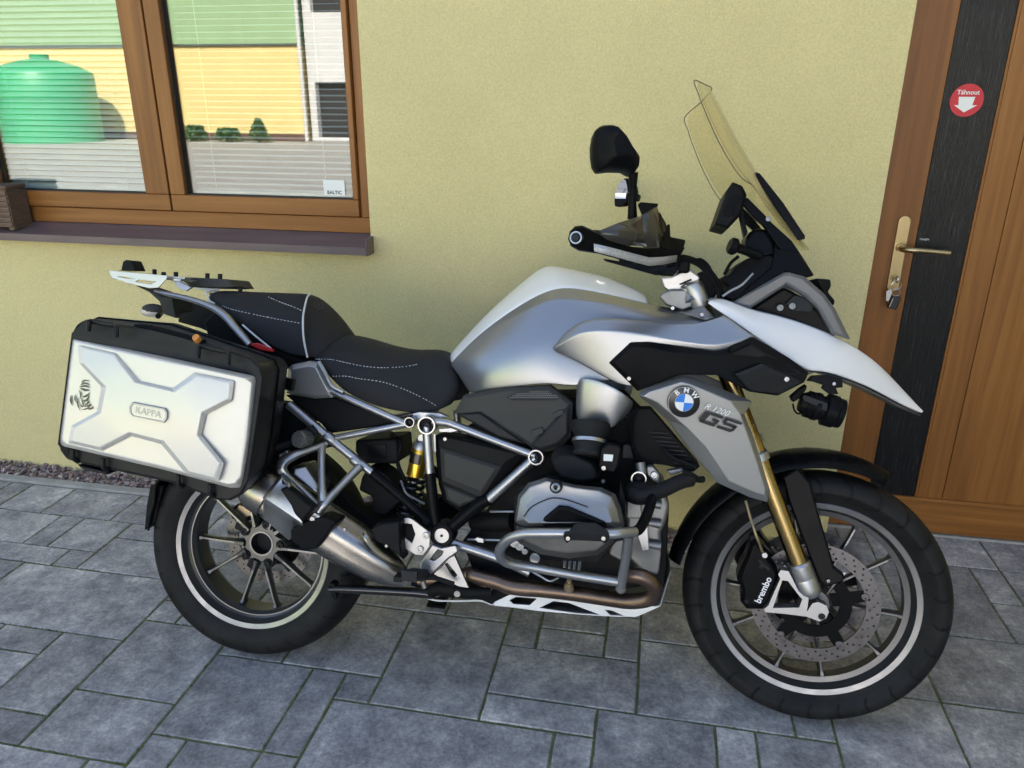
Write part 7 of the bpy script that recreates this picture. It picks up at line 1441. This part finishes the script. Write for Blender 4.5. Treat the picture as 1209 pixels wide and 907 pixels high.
a = MB(); a.plate([(1.1626, -0.0600, 1.1306), (1.1925, -0.0600, 1.1421), (1.2171, -0.0600, 1.0856), (1.1987, -0.0600, 1.0559), (1.1765, -0.0600, 1.0786)], 0.08); a.build('ignition_lock', 'black_plastic', hbar, bevel=0.006)
# mirrors
mo_ = [(0.9437, -0.4200, 1.3716), (0.9468, -0.4250, 1.3918), (0.9553, -0.4300, 1.4084), (0.9681, -0.4300, 1.4125), (0.9806, -0.4250, 1.4092), (0.9977, -0.4150, 1.3934), (1.0146, -0.3950, 1.3672), (1.0302, -0.3750, 1.3490), (1.0296, -0.3750, 1.3295), (1.0227, -0.3800, 1.3188), (1.0061, -0.3950, 1.3262), (0.9815, -0.4100, 1.3247), (0.9575, -0.4200, 1.3202), (0.9493, -0.4200, 1.3325), (0.9452, -0.4200, 1.3525)]
cm = sum([Vector(p) for p in mo_], Vector()) / len(mo_)
def mirror_(f, nm):
    r0 = [f(tuple(Vector(p) + Vector((-0.012, 0.030, 0.0)))) for p in mo_]; r1 = [f(p) for p in mo_]
    r2 = [f(tuple(cm + (Vector(p) - cm) * 0.86 + Vector((0.016, -0.020, 0.004)))) for p in mo_]; r3 = [f(tuple(cm + (Vector(p) - cm) * 0.5 + Vector((0.026, -0.034, 0.008)))) for p in mo_]
    a = MB(); a.loft([r0, r1, r2, r3]); o = a.build('mirror', 'black_satin', bike, bevel=0.006, seg=3, sharp=50, steer=True)
    g_ = [tuple(Vector(p) * 0.9 + sum([Vector(q) for q in r0], Vector()) / len(r0) * 0.1 + Vector((-0.0015, 0.0, 0))) for p in r0]
    a = MB(); a.add(g_, [tuple(range(len(g_)))]); a.build('mirror_glass', 'mirror_glass', o, smooth=False)
    a = MB(); a.tube([f(p) for p in ((1.0243, -0.3780, 1.3269), (1.0253, -0.3700, 1.2975), (1.0249, -0.3600, 1.2679), (1.0259, -0.3500, 1.2355))], [0.011, 0.0075, 0.0085, 0.011], 12); a.build('mirror_stalk', 'black_satin', o)
    return o
mirror_(lambda p: p, 'r')
# far mirror: oval glass turned to the rider
fm_ = [(0.8969, 0.4000, 1.3343), (0.8952, 0.4000, 1.3524), (0.8977, 0.4000, 1.3783), (0.9074, 0.4000, 1.4042), (0.9229, 0.4000, 1.4190), (0.9316, 0.4000, 1.4159), (0.9366, 0.4000, 1.3980), (0.9409, 0.4000, 1.3691), (0.9355, 0.4000, 1.3497), (0.9212, 0.4000, 1.3366)]
cf = sum([Vector(p) for p in fm_], Vector()) / len(fm_)
a = MB(); a.loft([fm_, [tuple(cf + (Vector(p) - cf) * 1.05 + Vector((0.012, 0.015, 0))) for p in fm_], [tuple(cf + (Vector(p) - cf) * 0.6 + Vector((0.034, 0.045, 0))) for p in fm_]]); o = a.build('mirror', 'black_satin', bike, bevel=0.003, steer=True)
a = MB(); a.add([tuple(cf + (Vector(p) - cf) * 0.86 + Vector((-0.001, -0.006 - 0.28 * (p[2] - cf.z), 0))) for p in fm_], [tuple(range(len(fm_)))]); a.build('mirror_glass', 'mirror_glass', o, smooth=False)
a = MB(); a.tube([(0.9387, 0.3850, 1.3642), (0.9548, 0.3750, 1.3601), (0.9749, 0.3700, 1.3553)], [0.012, 0.016, 0.010], 10); a.tube([(0.9548, 0.3750, 1.3601), (0.9588, 0.3600, 1.3172), (0.9656, 0.3500, 1.2720)], 0.008, 10); a.build('mirror_stalk', 'black_satin', o)

# ---------------------------------------------------------------- instrument carrier and windscreen
a = MB(); a.frustum([(1.1914, -0.0750, 1.2459), (1.2135, -0.0780, 1.3255), (1.2263, -0.0780, 1.3487), (1.2503, -0.0750, 1.3405), (1.2631, -0.0700, 1.3206), (1.2547, -0.0680, 1.2742), (1.2255, -0.0700, 1.2386)], [(1.1968, -0.0820, 1.2487), (1.2167, -0.0860, 1.3219), (1.2268, -0.0860, 1.3415), (1.2459, -0.0830, 1.3342), (1.2550, -0.0780, 1.3167), (1.2473, -0.0760, 1.2754), (1.2219, -0.0780, 1.2425)], 0.15); dsp = a.build('instrument_display', 'black_plastic', bike, bevel=0.003, sharp=20)
for k in range(4):
    t = (k + 0.5) / 4; p_ = Vector((1.2150, -0.0840, 1.2954)) * (1 - t) + Vector((1.2466, -0.0800, 1.2968)) * t; a = MB(); a.bar(p_ + Vector((-0.008, 0, -0.03)), p_ + Vector((0.006, 0, 0.022)), 0.003, 0.004); a.build('display_rib', 'black_satin', dsp)
a = MB(); a.plate([(1.2509, -0.0600, 1.2751), (1.2578, -0.0600, 1.2802), (1.2735, -0.0600, 1.2313), (1.2662, -0.0600, 1.2187)], 0.03); a.build('display_arm', 'black_satin', dsp, bevel=0.002)
a = MB(); a.plate([(1.2525, -0.0700, 1.3008), (1.2634, -0.0700, 1.3157), (1.3039, -0.0750, 1.2771), (1.3238, -0.0800, 1.2551), (1.3725, -0.0900, 1.2119), (1.4030, -0.0950, 1.1690), (1.4283, -0.1000, 1.1310), (1.4055, -0.1000, 1.1242), (1.3555, -0.0950, 1.1769), (1.3283, -0.0850, 1.2158), (1.3056, -0.0780, 1.2475), (1.2837, -0.0720, 1.2647)], 0.02); scb = a.build('screen_bracket', 'black_satin', bike, bevel=0.004)
a = MB(); a.plate([mir(p) for p in ((1.2525, -0.0700, 1.3008), (1.2634, -0.0700, 1.3157), (1.3039, -0.0750, 1.2771), (1.3238, -0.0800, 1.2551), (1.3725, -0.0900, 1.2119), (1.4030, -0.0950, 1.1690), (1.4283, -0.1000, 1.1310), (1.4055, -0.1000, 1.1242), (1.3555, -0.0950, 1.1769), (1.3283, -0.0850, 1.2158), (1.3056, -0.0780, 1.2475), (1.2837, -0.0720, 1.2647))], 0.02, (0, -1, 0)); a.build('bracket_far', 'black_satin', scb, bevel=0.004)
bolt((1.3144, -0.0820, 1.2619), 0.008, 0.005, 'chrome', scb)
bolt((1.3342, -0.1050, 1.1367), 0.006, 0.004, 'chrome', scb)
a = MB(); a.plate([(1.2686, -0.0500, 1.2173), (1.2862, -0.0500, 1.2427), (1.3193, -0.0550, 1.2432), (1.3403, -0.0600, 1.2088), (1.3465, -0.0650, 1.1790), (1.3145, -0.0600, 1.1683), (1.2757, -0.0500, 1.1876)], 0.10); a.build('instrument_housing', 'black_satin', bike, bevel=0.012, seg=3)
kn2 = Vector((1.2312, -0.1100, 1.1932)); a = MB(); a.lathe([(0.0001, 0.006), (0.016, 0.006), (0.020, 0.002), (0.0205, -0.008), (0.016, -0.014), (0.011, -0.016), (0.0105, -0.075)], kn2, (-1, -0.25, 0.28), 24); a.build('adjuster_knob', 'black_satin', bike)
a = MB(); a.plate([(1.2179, -0.0600, 1.1222), (1.2349, -0.0600, 1.1254), (1.2493, -0.0700, 1.1453), (1.2743, -0.0700, 1.1686), (1.3281, -0.0900, 1.1764), (1.3572, -0.1000, 1.1427), (1.3111, -0.1100, 1.1063), (1.2429, -0.1100, 1.0643), (1.2190, -0.1000, 1.0783), (1.2344, -0.0800, 1.0995), (1.2212, -0.0600, 1.1098)], 0.16); a.build('cockpit_fairing', 'black_plastic', bike, bevel=0.006, seg=2)
a = MB(); a.plate([(1.3339, -0.1050, 1.1899), (1.3619, -0.1050, 1.1908), (1.3900, -0.1100, 1.1770), (1.4228, -0.1150, 1.1299), (1.3991, -0.1300, 1.1258), (1.3559, -0.1350, 1.1358), (1.2998, -0.1250, 1.1004), (1.2403, -0.1150, 1.0592), (1.2784, -0.1100, 1.1001), (1.3270, -0.1100, 1.1458)], 0.03); a.build('fairing_side', 'black_satin', bike, bevel=0.004)
ftube('cable', [(1.2172, -0.1200, 1.0727), (1.2376, -0.1200, 1.0873), (1.2604, -0.1200, 1.1014), (1.2857, -0.1100, 1.1296)], 0.003, 'alloy', both_=False, n=8)
ftube('cable', [(1.2227, -0.0800, 1.1263), (1.2353, -0.0800, 1.1541), (1.2533, -0.0800, 1.1720)], 0.004, 'black_satin', both_=False, n=8)
# windscreen: curved tinted sheet
scn = [[(1.1146, -0.1650, 1.5592), (1.1445, -0.0850, 1.5737), (1.1683, 0.0000, 1.5862)], [(1.1263, -0.1720, 1.5267), (1.1628, -0.0900, 1.5386), (1.1948, 0.0000, 1.5477)], [(1.1384, -0.1780, 1.4972), (1.1815, -0.0950, 1.4966), (1.2215, 0.0000, 1.5072)], [(1.1775, -0.1850, 1.4182), (1.2215, -0.1000, 1.4277), (1.2652, 0.0000, 1.4362)], [(1.2253, -0.1900, 1.3464), (1.2752, -0.1000, 1.3538), (1.3149, 0.0000, 1.3674)], [(1.2605, -0.1700, 1.3256), (1.3124, -0.0900, 1.3073), (1.3544, 0.0000, 1.3080)], [(1.2954, -0.1500, 1.2756), (1.3500, -0.0800, 1.2602), (1.3885, 0.0000, 1.2574)], [(1.3621, -0.1000, 1.2221), (1.3983, -0.0500, 1.2150), (1.4222, 0.0000, 1.2123)], [(1.3837, -0.0600, 1.2102), (1.4167, -0.0300, 1.2005), (1.4369, 0.0000, 1.1949)]]
full = [[Vector(p) for p in r_] + [Vector(mir(p)) for p in r_[:2][::-1]] for r_ in scn]
wsn = sheet(full).build('windscreen', 'screen_tint', bike, subd=2, solid=0.004)
edge = [full[i][0] for i in range(5, -1, -1)] + [full[0][j] for j in range(1, 5)] + [full[i][4] for i in range(1, 6)]
mat('screen_edge', (0.16, 0.12, 0.06), 0.3)
a = MB(); a.tube(edge, 0.0014, 6, k=4); a.build('screen_edge', 'screen_edge', wsn)
a = MB(); a.loft([[(1.2746, -0.0700, 1.3703), (1.2782, -0.0700, 1.3744), (1.2888, -0.0700, 1.3719), (1.3468, -0.0800, 1.3017), (1.4039, -0.0750, 1.2260), (1.4045, -0.0750, 1.2181), (1.3881, -0.0750, 1.2149), (1.3284, -0.0800, 1.2894)], [(1.2935, 0.0700, 1.3960), (1.2974, 0.0700, 1.4004), (1.3088, 0.0700, 1.3977), (1.3745, 0.0800, 1.3256), (1.4342, 0.0750, 1.2425), (1.4349, 0.0750, 1.2339), (1.4172, 0.0750, 1.2305), (1.3546, 0.0800, 1.3122)]]); a.build('screen_carrier', 'black_satin', bike, bevel=0.005, seg=3)

# ---------------------------------------------------------------- side case (pannier)
OUT = 0.48
oc = [(-0.2312, -0.4700, 0.9105), (0.2214, -0.4700, 0.8428), (0.1924, -0.4700, 0.6011), (-0.2655, -0.4700, 0.6642)]
tl, tr, br_, bl = [Vector(p) for p in oc]
shell_o = [(-0.2301, -0.4700, 0.9156), (-0.2335, -0.4550, 0.9364), (-0.2316, -0.4300, 0.9455), (-0.0355, -0.4300, 0.9349), (0.1763, -0.4300, 0.8834), (0.2080, -0.4500, 0.8690), (0.2229, -0.4680, 0.8418), (0.2072, -0.4680, 0.6978), (0.1928, -0.4650, 0.6111), (0.1704, -0.4500, 0.5755), (0.1382, -0.4400, 0.5575), (0.1055, -0.4400, 0.5563), (0.0062, -0.4400, 0.5852), (-0.2257, -0.4400, 0.6127), (-0.2719, -0.4400, 0.6207), (-0.2739, -0.4600, 0.6452), (-0.2666, -0.4700, 0.6657)]
def scaled(poly, k, s_):
    c_ = sum([Vector(p) for p in poly], Vector()) / len(poly); return [(c_.x + (p[0] - c_.x) * k, -s_, c_.z + (p[2] - c_.z) * k) for p in poly]
shell_i = [(-0.3541, -0.2200, 0.9155), (-0.3476, -0.2200, 0.9361), (-0.3252, -0.2200, 0.9470), (-0.1366, -0.2200, 0.9425), (0.1168, -0.2200, 0.8765), (0.1527, -0.2200, 0.8707), (0.1667, -0.2200, 0.8547), (0.1530, -0.2200, 0.7102), (0.1413, -0.2200, 0.6349), (0.1281, -0.2200, 0.5994), (0.1015, -0.2200, 0.5596), (0.0651, -0.2200, 0.5479), (-0.0462, -0.2200, 0.5564), (-0.3001, -0.2200, 0.5778), (-0.3651, -0.2200, 0.5847), (-0.3879, -0.2200, 0.6010), (-0.3910, -0.2200, 0.6247)]
def between(t, k=1.0):
    r_ = [Vector(p) * (1 - t) + Vector(q) * t for p, q in zip(shell_i, shell_o)]; c_ = sum(r_, Vector()) / len(r_); return [Vector((c_.x + (p.x - c_.x) * k, p.y, c_.z + (p.z - c_.z) * k)) for p in r_]
pan = MB(); pan.loft([between(-0.06, 0.96), shell_i, between(0.5, 1.005), between(0.85, 1.01), shell_o])
pn = pan.build('side_case', 'pannier_black', bike, bevel=0.010, seg=3, sharp=40)
# lid seam
seam = between(0.42, 1.012); a = MB(); a.tube([Vector(p) for p in seam] + [Vector(seam[0])], 0.0028, 6, smooth=False); a.build('lid_seam', 'black_satin', pn)
# white outer skin
def PP(x, y, s_): return None
sk_o = [(-0.2393, -0.4620, 0.9089), (-0.0076, -0.4720, 0.8753), (0.1719, -0.4720, 0.8488), (0.2006, -0.4600, 0.8437), (0.2057, -0.4320, 0.8359), (0.1932, -0.4320, 0.7010), (0.1797, -0.4320, 0.6055), (0.1723, -0.4480, 0.5915), (0.1488, -0.4600, 0.5922), (-0.0063, -0.4720, 0.6233), (-0.2530, -0.4700, 0.6568), (-0.2749, -0.4600, 0.6608), (-0.2776, -0.4580, 0.6707)]
sk_i = [(-0.2151, -0.4840, 0.9027), (0.0017, -0.4860, 0.8701), (0.1754, -0.4860, 0.8442), (0.1930, -0.4820, 0.8401), (0.2023, -0.4680, 0.8332), (0.1928, -0.4680, 0.7117), (0.1794, -0.4680, 0.6217), (0.1713, -0.4760, 0.6097), (0.1556, -0.4820, 0.6072), (0.0029, -0.4860, 0.6339), (-0.2365, -0.4860, 0.6669), (-0.2471, -0.4840, 0.6740), (-0.2470, -0.4840, 0.6822)]
a = MB(); a.frustum(sk_o, sk_i, 0.02); skin = a.build('outer_skin', 'pannier_white', pn, bevel=0.006, seg=3, sharp=25)
xo = [(-0.2045, -0.4862, 0.8934), (-0.1103, -0.4862, 0.8797), (-0.0560, -0.4862, 0.8223), (0.0235, -0.4862, 0.8094), (0.0762, -0.4862, 0.8480), (0.1694, -0.4862, 0.8351), (0.1638, -0.4862, 0.7909), (0.1056, -0.4862, 0.7576), (0.0944, -0.4862, 0.7123), (0.1479, -0.4862, 0.6538), (0.1358, -0.4862, 0.6110), (0.0579, -0.4862, 0.6237), (-0.0016, -0.4862, 0.6844), (-0.0732, -0.4862, 0.6972), (-0.1437, -0.4862, 0.6586), (-0.2307, -0.4862, 0.6704), (-0.2214, -0.4862, 0.7099), (-0.1578, -0.4862, 0.7468), (-0.1465, -0.4862, 0.8028), (-0.2004, -0.4862, 0.8517)]
xi = [(-0.1887, -0.4910, 0.8875), (-0.1136, -0.4920, 0.8768), (-0.0546, -0.4990, 0.8185), (0.0360, -0.4990, 0.8046), (0.0861, -0.4920, 0.8422), (0.1607, -0.4910, 0.8321), (0.1582, -0.4930, 0.7962), (0.1016, -0.4990, 0.7638), (0.0916, -0.4990, 0.7121), (0.1402, -0.4930, 0.6545), (0.1300, -0.4910, 0.6205), (0.0690, -0.4920, 0.6308), (0.0133, -0.4990, 0.6945), (-0.0675, -0.4990, 0.7076), (-0.1441, -0.4930, 0.6678), (-0.2167, -0.4910, 0.6774), (-0.2071, -0.4930, 0.7078), (-0.1393, -0.4990, 0.7456), (-0.1260, -0.4990, 0.8042), (-0.1851, -0.4930, 0.8529)]
a = MB(); nx = len(xo)
vs = xo + xi + [(-0.0142, -0.5015, 0.7613)]
# raised cross: sloped border, four arms and a centre field
a.add(vs, [(i, (i + 1) % nx, nx + (i + 1) % nx, nx + i) for i in range(nx)])
I_ = lambda k: nx + k
a.add([vs[I_(k)] for k in range(nx)] , [(0, 1, 2, 18, 19), (3, 4, 5, 6, 7), (8, 9, 10, 11, 12), (13, 14, 15, 16, 17), (2, 3, 7, 8, 12, 13, 17, 18)])
cr = a.build('raised_cross', 'pannier_white', pn, bevel=0.003, seg=2, sharp=14)
# name plate with raised frame
bq = [(-0.0665, -0.5012, 0.7666), (-0.0595, -0.5012, 0.7760), (0.0186, -0.5012, 0.7674), (0.0245, -0.5012, 0.7589), (0.0230, -0.5012, 0.7440), (0.0166, -0.5012, 0.7357), (-0.0594, -0.5012, 0.7453), (-0.0659, -0.5012, 0.7528)]
bqi = inset(bq, 0.0, 0.0); cq = sum([Vector(p) for p in bq], Vector()) / 8
a = MB(); a.holed([(p[0], -0.5050, p[2]) for p in bq], [[(cq.x + (p[0] - cq.x) * 0.90, -0.5050, cq.z + (p[2] - cq.z) * 0.80) for p in bq]], 0.006); a.build('name_plate_frame', 'silver_light', pn, bevel=0.001)
ex = Vector((0.0212, -0.5050, 0.7513)) - Vector((-0.0589, -0.5050, 0.7616))
text_mb('KAPPA', 0.0205, (cq.x, -0.5045, cq.z), ex, (0, 0, 1), bold=0.0003).build('lettering', 'silver_light', pn)
a = MB(); a.add([(cq.x + (p[0] - cq.x) * 0.92, -0.5034, cq.z + (p[2] - cq.z) * 0.84) for p in bq], [tuple(range(8))]); a.build('name_plate', 'pannier_white', pn)
# zebra striped sticker: tapered strokes
zc = lambda x, y: (70 + x / 6.717, 430 + y / 6.717)
ZS = [[(175,150,195,128,4), (195,128,240,135,5)], [(168,165,200,150,5), (200,150,245,165,6)], [(160,180,200,172,6), (200,172,245,185,5)], [(165,190,205,205,7), (205,205,240,205,3)], [(158,205,170,240,5), (170,240,165,280,3)], [(185,260,215,250,7), (215,250,240,225,4)], [(175,270,185,300,5), (185,300,200,330,3)], [(190,290,215,285,7), (215,285,240,250,4)],
      [(95,245,92,290,7), (92,290,105,330,4)], [(130,240,125,275,5), (125,275,140,310,4)], [(142,265,148,320,5), (148,320,168,372,4)], [(170,310,180,335,4), (180,335,200,330,3)], [(205,325,230,300,6), (230,300,225,290,3)], [(200,335,240,325,6), (240,325,245,310,3)], [(185,360,215,352,4), (215,352,245,330,4)], [(225,355,255,350,6), (255,350,268,332,6)]]
ZB = Vector((-0.2499, -0.4870, 0.8476)); ZX = (Vector((-0.2289, -0.4870, 0.8488)) - ZB) / 67.17; ZY = (Vector((-0.2501, -0.4870, 0.8285)) - ZB) / 67.17
for st_ in ZS:
    pts = [(st_[0][0], st_[0][1])] + [(q[2], q[3]) for q in st_]; wd = [1.0, st_[0][4] * 1.1, 0.6]
    cl_ = [ZB + ZX * x + ZY * y for x, y in pts]; sm_ = catmull(cl_, 4); n_ = len(sm_); L_, R_ = [], []
    for i, p in enumerate(sm_):
        d_ = (sm_[min(i + 1, n_ - 1)] - sm_[max(i - 1, 0)]).normalized(); nn_ = d_.cross(Vector((0, 1, 0))); t = i / (n_ - 1); w_ = 0.00032 * (0.6 + (st_[0][4]) * 1.0 * math.sin(PI * min(1, t * 0.9 + 0.08)))
        L_.append(p + nn_ * w_); R_.append(p - nn_ * w_)
    sheet([L_, R_]).build('zebra_stripe', 'mark_black', pn, smooth=False)
# latches, carrying handle, lock, bottom ribs
for pts in ([(-0.1883, -0.4700, 0.9218), (-0.1875, -0.4680, 0.9338), (-0.1942, -0.4550, 0.9434), (-0.1641, -0.4520, 0.9398), (-0.1341, -0.4550, 0.9373), (-0.1202, -0.4680, 0.9312), (-0.1173, -0.4720, 0.9125)], [(0.0767, -0.4700, 0.8765), (0.0775, -0.4680, 0.8897), (0.0738, -0.4550, 0.9013), (0.1057, -0.4520, 0.8970), (0.1367, -0.4550, 0.8924), (0.1482, -0.4680, 0.8853), (0.1497, -0.4720, 0.8651)]):
    a = MB(); a.tube([off(p, 0, -0.004, 0.002) for p in pts], 0.0062, 8, k=3, flat=0.8); la_ = a.build('latch', 'pannier_black', pn)
a = MB(); a.tube([(-0.1083, -0.4250, 0.9403), (-0.0853, -0.4220, 0.9384), (-0.0297, -0.4220, 0.9290), (0.0309, -0.4220, 0.9179), (0.0655, -0.4250, 0.9138)], [0.004, 0.009, 0.010, 0.009, 0.004], 10, flat=0.8); a.build('carry_handle', 'black_satin', pn)
lo = Vector((0.0539, -0.4400, 0.9186)); a = MB(); a.cyl(lo + Vector((0, 0.006, -0.004)), lo + Vector((0, -0.006, 0.005)), 0.0085, 16); a.build('lock', 'orange_plastic', pn, bevel=0.002)
for q in ((-0.2414, -0.4520, 0.6295), (-0.1650, -0.4520, 0.6145), (0.0220, -0.4520, 0.5917), (0.0992, -0.4520, 0.5761)):
    q = Vector(q); a = MB(); a.tube([q + Vector((0, -0.006, 0.020)), q + Vector((0, -0.004, 0.0)), q + Vector((0, 0.012, -0.012))], 0.0055, 8, k=3); a.build('rib', 'pannier_black', pn)
a = MB(); a.plate([(-0.2807, -0.4000, 0.6007), (-0.1982, -0.4000, 0.5894), (-0.1982, -0.4000, 0.5813), (-0.2571, -0.4000, 0.5863)], 0.12); a.build('case_foot', 'pannier_black', pn, bevel=0.004)
# carrier between case and frame
a = MB(); a.bar((-0.10, -0.19, 0.84), (0.17, -0.19, 0.80), 0.02, 0.03); cr_ = a.build('case_carrier', 'black_satin', bike, bevel=0.003)
a = MB(); a.bar((0.10, -0.20, 0.83), (0.13, -0.14, 0.86), 0.02, 0.02); a.build('carrier_strut', 'black_satin', cr_)
a = MB(); a.bar((0.0, -0.20, 0.83), (0.0, -0.10, 0.88), 0.02, 0.02); a.build('carrier_strut', 'black_satin', cr_)

# ---------------------------------------------------------------- clean up helper marks
for o in scene.objects:
    for k_ in ('_org', '_w', '_root'):
        if k_ in o.keys(): del o[k_]
